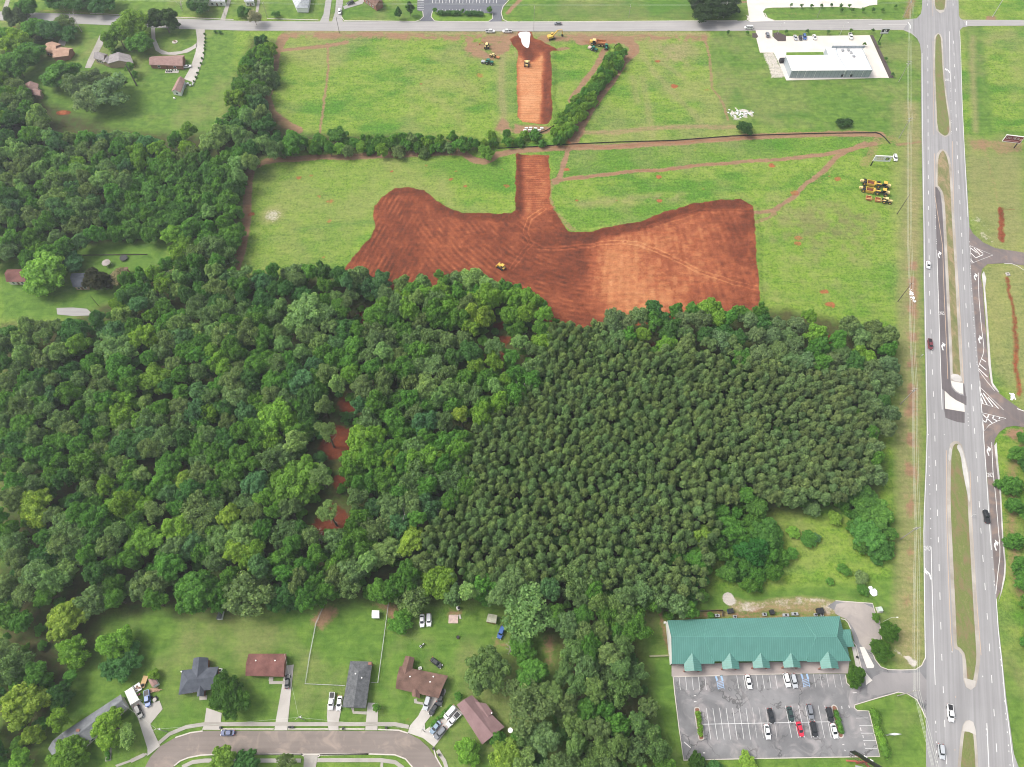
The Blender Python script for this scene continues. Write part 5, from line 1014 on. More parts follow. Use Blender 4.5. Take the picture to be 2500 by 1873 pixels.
for (p, h, R, t, st, kind) in woods:
    if kind in ('wood', 'far', 'east') and cnt >= 205: rest_b.append((p, h, R, t, st)); continue
    if kind == 'hedge': lab, g = 'leafy tree in the diagonal hedge row between the dirt tracks', 'trees of the diagonal hedge row'
    elif kind == 'line': lab, g = 'leafy tree of the tree line between the two green fields', 'trees of the line between the fields'
    elif kind == 'east': lab, g = 'leafy tree at the right edge beside the highway slip lane', 'trees at the right edge beyond the slip lane'; cnt += 1
    elif kind in ('clump', 'thicket'): lab, g = ('leafy vivid green bushy tree in the clump at the plantation corner', 'bushy trees of the clump') if kind == 'clump' else ('leafy green bushy tree in the thicket beside the highway verge', 'bushy trees of the thicket')
    elif kind == 'far': lab, g = W_LAB[t].replace('the wood', 'the upper left wood'), 'trees of the upper left wood, '+t; cnt += 1
    else: lab, g = W_LAB[t], 'trees of the mixed wood, '+t+' green'; cnt += 1
    if kind in ('wood', 'far'): lab += where(p)
    tree('broadleaf_tree', p, h, R, t, st, lab, 'tree', g, 1.3*trng.uniform(.85, 1.15))
for (p, h, R) in pines[:300]:
    tn = tuple(np.array(TINT['plant'])*(1-min(1, max(0, (p.x-60)/140)))+np.array(TINT['plantb'])*min(1, max(0, (p.x-60)/140)))
    tree('pine_tree', p, h, R, jit(tn, .16)[:3], PINE, 'grey green pine packed in the dense plantation'+where(p), 'pine', 'pines of the dense plantation', 1.4)
print('woods', len(woods), 'rest', len(rest_b), 'pines', len(pines))
def stuff_wood(name, items, meshes, label, cat):
    """the rest of a wood: one object whose points carry the same crowns"""
    lib = bpy.data.collections.new(name+'_shapes')
    for i, me in enumerate(meshes):
        o = bpy.data.objects.new('%s_shape_%02d' % (name, i), me); lib.objects.link(o)
    me = bpy.data.meshes.new(name); me.from_pydata([(p.x, p.y, z) for p, z, *_ in items], [], [])
    for an, ty, key in (('scl', 'FLOAT_VECTOR', 'vector'), ('rot', 'FLOAT_VECTOR', 'vector'), ('color', 'FLOAT_COLOR', 'color'), ('idx', 'INT', 'value')):
        at = me.attributes.new(an, ty, 'POINT'); vals = {'scl': [it[2] for it in items], 'rot': [it[3] for it in items], 'color': [it[4] for it in items], 'idx': [it[5] for it in items]}[an]
        at.data.foreach_set(key, np.array(vals, np.int32 if an == 'idx' else np.float32).ravel())
    o = bpy.data.objects.new(name, me); link(o); ng = bpy.data.node_groups.new(name+'_grow', 'GeometryNodeTree')
    ng.interface.new_socket('Geometry', in_out='INPUT', socket_type='NodeSocketGeometry'); ng.interface.new_socket('Geometry', in_out='OUTPUT', socket_type='NodeSocketGeometry')
    gi = ng.nodes.new('NodeGroupInput'); go = ng.nodes.new('NodeGroupOutput'); ip = ng.nodes.new('GeometryNodeInstanceOnPoints'); ci = ng.nodes.new('GeometryNodeCollectionInfo')
    ci.inputs['Collection'].default_value = lib; ci.inputs['Separate Children'].default_value = True; ci.inputs['Reset Children'].default_value = True; ip.inputs['Pick Instance'].default_value = True
    def na(n, t):
        x = ng.nodes.new('GeometryNodeInputNamedAttribute'); x.data_type = t; x.inputs['Name'].default_value = n; return x.outputs[0]
    ng.links.new(gi.outputs[0], ip.inputs['Points']); ng.links.new(ci.outputs[0], ip.inputs['Instance']); ng.links.new(na('idx', 'INT'), ip.inputs['Instance Index']); ng.links.new(na('rot', 'FLOAT_VECTOR'), ip.inputs['Rotation']); ng.links.new(na('scl', 'FLOAT_VECTOR'), ip.inputs['Scale'])
    ng.links.new(ip.outputs[0], go.inputs[0]); md = o.modifiers.new('grow', 'NODES'); md.node_group = ng
    tag(o, label, cat, kind='stuff'); return o
it = []
for (p, h, R) in pines[300:]:
    k = min(1, max(0, (p.x-60)/140)); tn = np.array(TINT['plant'])*(1-k)+np.array(TINT['plantb'])*k; sz = R*1.4*trng.uniform(.92, 1.08)
    it.append((p, h-sz*.93, (R, R*trng.uniform(.9, 1.1), sz), (trng.uniform(-.15, .15), trng.uniform(-.15, .15), trng.uniform(0, 6.28)), jit(tn, .2), trng.randrange(len(PINE))))
stuff_wood('pine_plantation', it, PINE, 'dense grey green pine plantation filling the middle right', 'pine plantation')
allb = BROAD+OPEN; it = []
for (p, h, R, t, st) in rest_b:
    sz = R*1.25*trng.uniform(.85, 1.1); i = trng.randrange(len(st)); i += len(BROAD) if st is OPEN else 0
    it.append((p, h-sz*.93, (R, R*trng.uniform(.9, 1.1), sz), (0, 0, trng.uniform(0, 6.28)), jit(TINT[t]), i))
if it: stuff_wood('distant_woodland', it, allb, 'far broadleaf woodland at the upper left', 'woodland')
# undergrowth between the stems
ug = []
for q, poly, zc, d in ((60, plantation, 5, 3.8), (61, mixed, 3, 6.0), (62, topleft, 3, 6.5), (63, lower_mid, 3, 6.5), (64, lowleft, 3, 7)):
    for p in scatter([poly], zc, d, q):
        if all((p.x-c.x)**2+(p.y-c.y)**2 > (r*1.1)**2 for c, r in CLEAR): R = trng.uniform(2.0, 3.6); ug.append((p, trng.uniform(1, 4.5), (R, R, R*.8), (0, 0, trng.uniform(0, 6.28)), jit(TINT[trng.choice(['mid', 'emerald', 'dark', 'mid'])]), trng.randrange(len(allb))))
stuff_wood('undergrowth', ug, allb, 'leafy undergrowth between the stems of the wood', 'undergrowth')
# ================================================================== BUILDINGS
def shingle(name, lo, hi, sc=0.5):
    m, nt, out = newmat(name); v = objvec(nt); a = noise(nt, v, sc, 4, 0.6); f = noise(nt, v, 5.0, 2, 0.7)
    c = mix(nt, ramp(nt, mth(nt, 'ADD', mth(nt, 'MULTIPLY', a, 0.7), mth(nt, 'MULTIPLY', f, 0.3)), [(0.35, 0.0), (0.65, 1.0)]), lo, hi)
    bsdf(nt, out, c, 0.92, 0, 0.2, f, 0.4, 0.03); return m
R_GREY = shingle('grey_shingles', (0.125, 0.130, 0.140), (0.215, 0.225, 0.235))
R_SLATE = shingle('slate_blue_shingles', (0.060, 0.066, 0.082), (0.100, 0.110, 0.130))
R_DGREY = shingle('dark_grey_shingles', (0.065, 0.068, 0.072), (0.145, 0.150, 0.155), 0.9)
R_RED = shingle('red_brown_shingles', (0.105, 0.048, 0.042), (0.225, 0.105, 0.090), 0.25)
R_BROWN = shingle('brown_shingles', (0.095, 0.058, 0.045), (0.210, 0.125, 0.100), 0.25)
R_MAUVE = shingle('mauve_shingles', (0.185, 0.115, 0.115), (0.245, 0.160, 0.160), 0.3)
R_ORANGE = shingle('orange_brown_shingles', (0.33, 0.20, 0.14), (0.46, 0.30, 0.22))
R_PALE = shingle('pale_grey_shingles', (0.30, 0.32, 0.34), (0.46, 0.48, 0.50))
R_PINKB = shingle('pinkish_brown_shingles', (0.22, 0.135, 0.12), (0.33, 0.215, 0.19))
def brick_mat(name, a, b):
    m, nt, out = newmat(name); v = objvec(nt); bt = N(nt, 'ShaderNodeTexNoise'); bt.inputs['Scale'].default_value = 4.0; bt.inputs['Detail'].default_value = 3; L(nt, v, bt.inputs['Vector'])
    bsdf(nt, out, mix(nt, bt.outputs[0], a, b), 0.9, 0, 0.2, bt.outputs[0], 0.3, 0.03); return m
W_BRICK = brick_mat('red_brick', (0.20, 0.085, 0.06), (0.36, 0.19, 0.14)); W_TAN = brick_mat('tan_brick', (0.34, 0.24, 0.17), (0.50, 0.37, 0.28)); W_CREAM = mat('cream_siding', (0.62, 0.58, 0.50), 0.8); W_WHITE = mat('white_siding', (0.76, 0.76, 0.74), 0.7, var=.06)
M_TRIM = mat('white_trim', (0.76, 0.75, 0.72), 0.6, var=.06); M_GLASS = mat('window_glass', (0.05, 0.07, 0.085), 0.08, 0, 0.8, var=.2); M_DOOR = mat('dark_door', (0.16, 0.07, 0.05), 0.5); M_METALG = mat('galvanised_metal', (0.45, 0.46, 0.47), 0.45, 0.6, 0.5)
M_BLACK = mat('black_paint', (0.02, 0.02, 0.022), 0.5); M_CHIM = W_BRICK
def roof_block(rb, wb, q, e, r, axis=0, hip=(0, 0), th=0.18, inset_=0.45):
    """q: 4 eave corners (Vector xy).  ridge runs parallel to q0-q1 when axis == 0"""
    A, B, Cc, Dd = [Vector((p.x, p.y, 0)) for p in (q if axis == 0 else q[1:]+q[:1])]
    m1, m2 = (A+Dd)/2, (B+Cc)/2; ax = (m2-m1); ln = ax.length; ax = ax/ln
    h0 = min(hip[0], ln*.49); h1 = min(hip[1], ln*.49); g1 = m1+ax*h0; g2 = m2-ax*h1
    E = lambda p, z: (p.x, p.y, z)
    vs = [E(A, e), E(B, e), E(Cc, e), E(Dd, e), E(g1, r), E(g2, r)]+[E(A, e-th), E(B, e-th), E(Cc, e-th), E(Dd, e-th), E(g1, r-th), E(g2, r-th)]
    fs = [[0, 1, 5, 4], [2, 3, 4, 5], [1, 2, 5], [3, 0, 4]] if (h0 or h1) else [[0, 1, 5, 4], [2, 3, 4, 5]]
    if (h0 or h1): fs += [[0, 6, 7, 1], [1, 7, 8, 2], [2, 8, 9, 3], [3, 9, 6, 0], [6, 9, 8, 7]]
    else: fs += [[6, 10, 11, 7], [8, 11, 10, 9], [0, 6, 7, 1], [2, 8, 9, 3], [1, 7, 11, 5], [5, 11, 8, 2], [3, 9, 10, 4], [4, 10, 6, 0]]
    rb.add(vs, fs)
    c = (A+B+Cc+Dd)/4; w = []
    for p in (A, B, Cc, Dd):
        d = c-p; u = ax; v = Vector((-ax.y, ax.x, 0)); w.append(p+u*math.copysign(inset_, d.dot(u))+v*math.copysign(inset_, d.dot(v)))
    ze = e-0.02; k = (r-e)/max(0.1, (A-Dd).length/2); zr = e+k*(w[0]-(w[0]+w[3])/2).length*1.0
    n1, n2 = (w[0]+w[3])/2, (w[1]+w[2])/2
    vs = [E(p, 0) for p in w]+[E(p, ze) for p in w]; fs = [[i, (i+1) % 4, 4+(i+1) % 4, 4+i] for i in range(4)]
    if not h0: vs.append(E(n1, zr-.12)); fs.append([7, 4, len(vs)-1])
    if not h1: vs.append(E(n2, zr-.12)); fs.append([5, 6, len(vs)-1])
    wb.add(vs, fs); return w
def openings(e, w, zt, side, n, parent, door=False, zb=0.9, wd=1.3, m=None):
    a, b = w[side], w[(side+1) % 4]; t = (b-a).normalized(); c = sum(w, Vector())/4; nrm = Vector((t.y, -t.x, 0)); nrm = nrm if nrm.dot((a+b)/2-c) > 0 else -nrm; ang = math.atan2(t.y, t.x); ln = (b-a).length
    for k in range(n):
        p = a.lerp(b, (k+1)/(n+1)); isd = door and k == n//2
        z0, z1, ww = (0.15, 2.15, 1.0) if isd else (zb, min(zt-.35, zb+1.3), wd)
        q = p+nrm*0.04
        mb = MB().box((q.x, q.y, (z0+z1)/2), (ww, 0.08, z1-z0), ang); o = mb.build('door' if isd else 'window', M_DOOR if isd else M_GLASS, parent)
        if not isd:
            f = MB()
            for dx in (-ww/2-.05, ww/2+.05): s = q+t*dx; f.box((s.x+nrm.x*.02, s.y+nrm.y*.02, (z0+z1)/2), (.1, .12, z1-z0+.2), ang)
            s = q+nrm*.02; f.box((s.x, s.y, z1+.05), (ww, .12, .1), ang); f.box((s.x, s.y, z0-.05), (ww, .16, .1), ang); f.build('frame', M_TRIM, o)
def local(o, root):      # children are authored in world coordinates
    pass
def house(name, label, blocks, roof_m, wall_m, vents=(), chim=None, group=None, wins=((0, 3, True), (2, 3, False)), cat='house', extra=None, gutter=True):
    c = sum((P(*p) for p in blocks[0]['c']), Vector())/4; e = empty(name, (c.x, c.y, 0)); tag(e, label, cat, group)
    rb, wb = MB(), MB(); ws = []
    for b in blocks:
        q = [P(u, v, b['e']) for u, v in b['c']]; ws.append(roof_block(rb, wb, q, b['e'], b['r'], b.get('axis', 0), b.get('hip', (0, 0)), .18, b.get('in', .45)))
    roof = rb.build('roof', roof_m, None); wall = wb.build('wall', wall_m, None); kids = [roof, wall]
    for o in kids: o.parent = e; o.matrix_parent_inverse = Matrix.Translation((-c.x, -c.y, 0))
    for s, n, d in wins: openings(e, ws[0], blocks[0]['e'], s, n, wall, d)
    for (u, v, z) in vents:
        p = P(u, v, z); MB().tube((p.x, p.y, z-.3), (p.x, p.y, z+.25), .28, .28, 8).build('roof_vent', M_TRIM, roof)
    if chim:
        for (u, v, z) in chim: p = P(u, v, z); cb = MB().box((p.x, p.y, z/2), (1.1, .8, z), 0); cb.box((p.x, p.y, z+.06), (1.25, .95, .12)); cb.build('chimney', M_CHIM, roof)
    return e, roof, wall
def Cc(pts, k=2):
    return C(pts, *{1: (0, 1400, 3.504), 2: (400, 1400, 3.504), 3: (850, 1400, 3.504), 4: (0, 0, 3.16), 5: (600, 0, 3.16), 6: (0, 500, 4.424)}[k])
house('house', 'long grey roofed house set at an angle in the lower left corner', [dict(c=Cc([(525, 1368), (1035, 1035), (1092, 1142), (668, 1528)], 1), e=2.9, r=4.6), dict(c=Cc([(410, 1500), (522, 1372), (640, 1500), (500, 1640)], 1), e=2.8, r=4.2, axis=1)], R_GREY, W_CREAM, [(195, 1785, 4.0)], [(190, 1783, 4.5)])
house('house', 'slate grey roofed house behind the dense round tree', [dict(c=Cc([(155, 828), (468, 797), (448, 985), (125, 1040)]), e=3.0, r=5.2, hip=(3.5, 0)), dict(c=Cc([(255, 724), (380, 721), (372, 900), (228, 900)]), e=3.05, r=4.9, axis=1, hip=(0, 0)), dict(c=Cc([(285, 960), (350, 950), (340, 1052), (283, 1054)]), e=3.0, r=4.0, axis=1)], R_SLATE, W_BRICK, [(428+15, 1640, 3.4), (515, 1650, 3.6)])
house('house', 'red brown roofed house with two white vents and a plain rectangular roof', [dict(c=Cc([(725, 687), (1048, 687), (1027, 885), (697, 876)]), e=2.9, r=4.3)], R_RED, W_BRICK, [(624.5, 1613, 3.9), (671.5, 1613, 3.9)])
house('house', 'dark grey hip roofed house between the fenced yard and the drive', [dict(c=[(855, 1614), (909, 1615.5), (893, 1729.5), (835.5, 1727)], e=2.9, r=4.5, axis=1, hip=(4, 0))], R_DGREY, W_CREAM, [(868, 1645, 4), (883, 1655, 4)], [(903, 1620, 3.8)])
house('house', 'L shaped brown roofed house with a small front gable', [dict(c=[(976, 1626), (1094, 1650), (1071, 1705), (965.6, 1681)], e=2.9, r=4.7), dict(c=[(990, 1601), (1012, 1606), (1003, 1650), (976, 1645)], e=2.95, r=4.1, axis=1), dict(c=[(1005, 1682), (1025, 1686), (1025, 1705), (1006, 1700)], e=2.9, r=4.0, axis=1)], R_BROWN, W_CREAM, [(1001, 1652, 4.3), (1050, 1665, 4.3), (1058, 1652, 4)])
house('house', 'mauve roofed house at an angle beside the woods', [dict(c=[(1177, 1818), (1115, 1721), (1152, 1697), (1232, 1775)], e=2.9, r=4.6), dict(c=[(1150, 1712), (1187, 1718), (1204, 1740), (1180, 1760)], e=2.95, r=3.6, axis=1)], R_MAUVE, W_WHITE, [(1200, 1741, 3.8), (1161, 1749, 4)])
TL = lambda l, b, r, w, ax=0, h=(0, 0), **k: house('house', l, b, r, w, **k)
TL('orange roofed house near the upper left corner', [dict(c=[(106, 125), (127, 101), (149, 108), (134, 132)], e=3.4, r=5.6, axis=1), dict(c=[(139, 114), (179, 118), (167, 136), (128, 141)], e=3.4, r=5.2)], R_ORANGE, W_BRICK)
TL('grey roofed brick house with two wings beside the straight drive', [dict(c=[(228, 142), (239, 126), (264, 133), (253, 149)], e=3.3, r=5.2, axis=1), dict(c=[(262, 156), (267, 134), (318, 134.5), (326, 154)], e=3.3, r=5.4), dict(c=[(250, 152), (255, 138), (272, 140), (268, 157)], e=2.9, r=4.0)], shingle('warm_grey_shingles', (0.20, 0.18, 0.18), (0.31, 0.285, 0.285)), W_TAN, [(285, 153, 3.6)])
TL('long pinkish brown roofed house below the gravel loop', [dict(c=[(446, 161), (364, 158), (370, 138), (451, 134.5)], e=3.0, r=5.0)], R_PINKB, W_BRICK, [(440, 155, 3.8)])
TL('pinkish brown roofed garage with a white end wall', [dict(c=[(418, 223), (441, 226), (452, 194), (435, 190)], e=2.9, r=4.6, axis=1)], R_PINKB, W_WHITE, wins=((3, 1, False),), cat='garage')
TL('small brown roofed house half hidden by trees at the left', [dict(c=[(57, 222), (62, 203), (94, 205), (92, 224)], e=3, r=4.8), dict(c=[(80, 232), (84, 214), (103, 222), (99, 234)], e=2.9, r=4.2, axis=1)], R_PINKB, W_TAN)
TL('brown roofed cream house at the left edge', [dict(c=[(63, 688), (15, 688), (17, 658), (62, 657)], e=3.0, r=4.8)], R_RED, W_CREAM)
TL('black roofed house behind the dark conifer', [dict(c=[(214, 700), (178, 701), (174, 668), (212, 666)], e=3.0, r=5.0)], R_SLATE, W_TAN)
TL('roof nearly hidden in the trees right of the black roofed house', [dict(c=[(315, 676), (284, 678), (285, 655), (313, 652)], e=3.0, r=4.6)], R_BROWN, W_BRICK)
TL('roof nearly hidden deep in the trees', [dict(c=[(418, 680), (388, 680), (390, 660), (412, 657)], e=3.0, r=4.8)], R_DGREY, W_TAN)
TL('white porch house beyond the road at the top', [dict(c=[(550, 4), (503, 4), (500, -16), (545, -16)], e=3.4, r=5.6)], R_PALE, W_WHITE)
TL('small white house beyond the road beside the porch house', [dict(c=[(621, 4), (596, 4), (590, -16), (615, -16)], e=3.4, r=5.4)], R_PALE, W_WHITE)
TL('white house with a pale hip roof beyond the road', [dict(c=[(752, 20), (722, 20), (708, -14), (758, -14)], e=3.4, r=6.2, axis=1, hip=(3, 3))], R_PALE, W_WHITE)
TL('brick house with a brown gable roof beyond the road', [dict(c=[(917, 16), (936, 6), (915, -20), (884, -8)], e=3.6, r=6.2, axis=1)], R_BROWN, W_BRICK)
# --- sheds
def shed(label, c, e, r, rm, wm, axis=0, name='shed'): return house(name, label, [dict(c=c, e=e, r=r, axis=axis, **{'in': .15})], rm, wm, wins=(), cat='shed')
shed('small white garden shed with a dark roof at the wood edge', [(527, 1512), (540, 1511), (545, 1490), (535, 1489)], 2.1, 2.9, R_DGREY, W_WHITE, 1)
shed('small square white roofed shed inside the fenced yard', [(907.5, 1509), (926, 1508.5), (926, 1490.5), (908, 1490)], 2.2, 2.5, M_TRIM, W_WHITE)
shed('weathered shed with a mossy roof at the garden corner', [(1187, 1518), (1211, 1522), (1214, 1502), (1192, 1498)], 2.3, 3.0, shingle('mossy_roof', (0.20, 0.21, 0.15), (0.42, 0.42, 0.33)), mat('rusty_boards', (0.30, 0.15, 0.08)))
shed('brown roofed garden shed beside the lumber pile', [(361, 1659), (375, 1652), (386, 1669), (372, 1679)], 2.2, 2.9, R_PINKB, W_WHITE, 1)
cp = empty('carport', (*P(320, 1700).to_2d(), 0)); tag(cp, 'open carport with a white slatted roof beside the long grey roofed house', 'carport')
q = [P(u, v, 2.6) for u, v in Cc([(1065, 1010), (1130, 968), (1190, 1080), (1115, 1128)], 1)]; mb = MB(); n = 16
for k in range(n):
    a, b = q[0].lerp(q[3], (k+.15)/n), q[1].lerp(q[2], (k+.15)/n); c, d = q[1].lerp(q[2], (k+.85)/n), q[0].lerp(q[3], (k+.85)/n); zo = Vector((0, 0, .1)); mb.add([a, b, c, d, a-zo, b-zo, c-zo, d-zo], [[0, 1, 2, 3], [7, 6, 5, 4], [0, 4, 5, 1], [2, 6, 7, 3]])
def adopt(o, e): o.parent = e; o.matrix_parent_inverse = Matrix.Translation(e.location).inverted() if e.rotation_euler.z == 0 else e.matrix_basis.inverted(); return o
adopt(mb.build('roof', M_TRIM), cp)
for i in range(4): adopt(MB().tube((q[i].x, q[i].y, 0), (q[i].x, q[i].y, 2.5), .07).build('post', M_TRIM), cp)
# --- white metal building
wbld = empty('metal_building', (*P(2020, 160).to_2d(), 0)); tag(wbld, 'large white roofed metal building with grey ribbed walls near the highway junction', 'building')
hW = hgt((1933.1, 173.2), (1928.2, 190.6)); K = lambda pts, z: [P(u, v, z) for u, v in K4(pts)]
M_RIB = None
def ribbed(name, col, lo, horizontal=True, per=1.0, axisx=True):
    m, nt, out = newmat(name); g = N(nt, 'ShaderNodeNewGeometry'); s = N(nt, 'ShaderNodeSeparateXYZ'); L(nt, g.outputs['Position'], s.inputs[0])
    x = mth(nt, 'MULTIPLY', s.outputs[0 if axisx else 1], 2*math.pi/per); w = mth(nt, 'SINE', x); line_ = ramp(nt, w, [(0.0, 0.0), (0.88, 0.0), (0.97, 1.0)])
    n = noise(nt, g.outputs['Position'], 0.18, 5, .65, .8); c = mix(nt, line_, mix(nt, n, tuple(a*.78 for a in col), tuple(a*1.2 for a in col)), lo)
    bsdf(nt, out, c, 0.45, 0.0, 0.4, line_, 0.6, 0.05); return m
M_WALLG = ribbed('grey_ribbed_wall', (0.33, 0.37, 0.40), (0.24, 0.27, 0.29), per=2.4); M_WROOF = mat('white_membrane_roof', (0.78, 0.76, 0.74), .6, var=.04, scale=.4)
def slab_building(foot, h, wm, rm, root, par=0.0, tn='wall', rn='roof'):
    pts = [(p.x, p.y) for p in foot]; n = len(pts); w = MB(); w.add([(x, y, 0) for x, y in pts]+[(x, y, h) for x, y in pts], [[i, (i+1) % n, n+(i+1) % n, n+i] for i in range(n)])
    wo = adopt(w.build(tn, wm), root); r = MB(); r.prism(pts, h+.003, h+.16); ro = adopt(r.build(rn, rm), root)
    if par:
        pb = MB()
        for i in range(n):
            a, b = Vector((*pts[i], 0)), Vector((*pts[(i+1) % n], 0)); add_line(pb, [a, b], .3, h+par, None, par-.1)
        pb.build('parapet', M_WALLG, ro)
    return wo, ro
w1, r1 = slab_building(K([(540, 510), (937, 508), (865, 397), (497, 402)], hW), hW, M_WALLG, M_WROOF, wbld)
w2, r2 = slab_building(K([(940, 508), (1120, 507), (1040, 338), (860, 340), (868, 397)], hW), hW-.3, M_WALLG, M_WROOF, wbld, .5, 'office_wall', 'office_roof')
w3, r3 = slab_building(K([(802, 395), (866, 395), (857, 342), (785, 345)], hW-1), hW-1, M_WALLG, M_WROOF, wbld, 0, 'canopy_wall', 'canopy')
adopt(MB().box((*P(*K4([(948, 335)])[0], hW+1).to_2d(), hW+.7), (21, .5, 1.6)).build('entrance_parapet', M_WALLG), wbld)
for x, y in ((905, 365), (945, 362), (965, 380), (985, 405)): p = P(*K4([(x, y)])[0], hW+.3); MB().box((p.x, p.y, hW+.5), (1.6, 1.3, .9), .3).build('air_unit', M_METALG, r2)
yb = min(p.y for p in K([(540, 510), (937, 508)], hW))
for x in (900, 965): p = P(*K4([(x, 545)])[0], 1.2); MB().box((p.x, K([(937, 508)], hW)[0].y-.05, 1.5), (1.4, .1, 1.6)).build('window', M_BLACK, w1)
for x in (570, 625, 697, 905, 950, 1035): p = P(*K4([(x, 562)])[0]); adopt(MB().box((p.x, K([(700, 509)], hW)[0].y-.12, hW/2), (.16, .12, hW)).build('downpipe', M_TRIM), wbld)
# --- green roofed strip mall
mall = empty('strip_mall', (*P(1850, 1560).to_2d(), 0)); tag(mall, 'long low shop building with a green standing seam metal roof and five front gables', 'building')
M_GREEN = ribbed('green_standing_seam', (0.075, 0.205, 0.172), (0.125, 0.29, 0.25), per=.85); M_GREENY = ribbed('green_seam_gables', (0.075, 0.205, 0.172), (0.125, 0.29, 0.25), per=.8, axisx=False)
ZE, ZR = 4.3, 8.0
def SP(x, y, z): return P(1550+x/3.16, 1400+y/3.16, z)
rl = [SP(283, 500, ZR), SP(535, 497, ZR), SP(1395, 487, ZR), SP(1428, 483, ZR), SP(1556, 480, ZR)]
yr = sum(p.y for p in rl)/5
rl = [Vector((p.x, yr, ZR+(0.12 if i in (1, 2) else 0))) for i, p in enumerate(rl)]
fe = [SP(285, 700, ZE), SP(612, 697, ZE), SP(616, 679, ZE+.35), SP(1326, 677, ZE+.35), SP(1330, 684, ZE), SP(1664, 676, ZE)]
be = [SP(238, 362, ZE), SP(557, 352, ZE), SP(560, 350, ZE+.1), SP(1278, 336, ZE+.1), SP(1282, 335, ZE), SP(1580, 331, ZE)]
fe[0].x = rl[0].x-.2; be[0].x = rl[0].x-.2
mb = MB(); mb.add([rl[0], rl[1], fe[1], fe[0]], [[3, 2, 1, 0]]); mb.add([rl[1], rl[2], fe[3], fe[2]], [[3, 2, 1, 0]]); mb.add([rl[2], rl[3], rl[4], fe[5], fe[4]], [[4, 3, 2, 1, 0]]) ; mb.add([rl[1], fe[1], fe[2]], [[0, 1, 2]]); mb.add([rl[2], fe[3], fe[4]], [[0, 1, 2]])
mb.add([rl[0], rl[1], be[1], be[0]], [[0, 1, 2, 3]]); mb.add([rl[1], rl[2], be[3], be[2]], [[0, 1, 2, 3]]); mb.add([rl[2], rl[3], rl[4], be[5], be[4]], [[0, 1, 2, 3, 4]])
R_mall = adopt(mb.build('roof', M_GREEN), mall)
hp = MB(); hp.add([rl[4], be[5], fe[5]], [[0, 1, 2]]); hp.build('hip_end', M_GREENY, R_mall)
rg = MB()
for a, b in ((rl[0], rl[4]), (rl[4], be[5]), (rl[4], fe[5]), (rl[1], fe[1]), (rl[2], fe[4]), (rl[1], be[1]), (rl[2], be[4])): rg.tube(a+Vector((0, 0, .05)), b+Vector((0, 0, .05)), .11, .11, 5)
rg.build('ridge_cap', mat('green_trim', (0.11, 0.28, 0.235), .5, var=.1), R_mall)
def flat2(p): return Vector((p.x, p.y, 0))
wl_ = [flat2(fe[0])+Vector((.2, 2.6, 0)), flat2(fe[5])+Vector((-.6, 2.6, 0)), flat2(be[5])+Vector((-.5, -.4, 0)), flat2(be[0])+Vector((.2, -.4, 0))]
wm_ = MB(); wm_.add([(p.x, p.y, 0) for p in wl_]+[(p.x, p.y, ZE-.15) for p in wl_]+[(wl_[0].x, yr, ZR-.25)], [[0, 1, 5, 4], [1, 2, 6, 5], [2, 3, 7, 6], [3, 0, 4, 8, 7]]); 
Wm = adopt(wm_.build('wall', W_CREAM), mall)
g0 = [flat2(fe[0])+Vector((0.1, .25, 0)), flat2(be[0])+Vector((.1, -.3, 0))]
gw = MB(); gw.add([(g0[0].x, g0[0].y, 0), (g0[1].x, g0[1].y, 0), (g0[1].x, g0[1].y, ZE-.05), (g0[0].x, yr, ZR-.1), (g0[0].x, g0[0].y, ZE-.05)], [[4, 3, 2, 1, 0]]); gw.build('side_gable_wall', W_WHITE, Wm)
ft = wl_[0]; n = 15
for k in range(n):
    x = wl_[0].x+(wl_[1].x-wl_[0].x)*(k+.5)/n; y = wl_[0].y+(wl_[1].y-wl_[0].y)*(k+.5)/n-.05
    MB().box((x, y, 1.5), (2.6 if k % 3 else 1.2, .1, 2.3)).build('shop_window' if k % 3 else 'door', M_GLASS if k % 3 else M_DOOR, Wm)
for ap, e1, e2 in (((447, 607), (385, 755), (518, 755)), ((735, 560), (678, 740), (808, 737)), ((965, 558), (915, 733), (1045, 730)), ((1200, 553), (1150, 729), (1280, 727)), ((1495, 590), (1438, 736), (1574, 735))):
    a, b = SP(*e1, ZE), SP(*e2, ZE); ya = (a.y+b.y)/2; a.y = b.y = ya; zr = ZE+1.6; m_ = Vector(((a.x+b.x)/2, ya, zr)); t = SP(*ap, 5.9); t.z = zr; t.x = m_.x; yd = min(fe[2].y, t.y-1)
    g = empty('entrance_gable', (0, 0, 0)); adopt(g, mall); rb = MB(); va = Vector((a.x, fe[2].y+.3, ZE)); vb = Vector((b.x, fe[2].y+.3, ZE)); th = Vector((0, 0, .15))
    rb.add([a, m_, t, va, a-th, m_-th, t-th, va-th], [[0, 1, 2, 3], [7, 6, 5, 4], [0, 4, 5, 1], [3, 7, 4, 0]]); rb.add([b, m_, t, vb, b-th, m_-th, t-th, vb-th], [[3, 2, 1, 0], [4, 5, 6, 7], [1, 5, 4, 0], [0, 4, 7, 3]]); rb.build('gable_roof', M_GREENY, g)
    pm = MB(); pm.add([(a.x+.3, ya+.25, ZE-.55), (b.x-.3, ya+.25, ZE-.55), (b.x-.3, ya+.25, ZE-.15), (m_.x, ya+.25, zr-.3), (a.x+.3, ya+.25, ZE-.15)], [[0, 1, 2, 3, 4]]); pm.build('pediment', M_TRIM, g)
    for cx in (a.x+.55, b.x-.55): MB().box((cx, ya+.5, (ZE-.5)/2), (.45, .45, ZE-.5)).build('column', W_BRICK, g)
    MB().box((m_.x, ya+.5, ZE-.62), (b.x-a.x-.5, .5, .3)).build('beam', M_TRIM, g)
k1 = [SP(1592, 436, ZE-.3), SP(1660, 432, ZE-.3), SP(1692, 490, ZE-.3), SP(1692, 560, ZE-.3), SP(1640, 566, ZE-.3), SP(1600, 500, ZE-.3)]
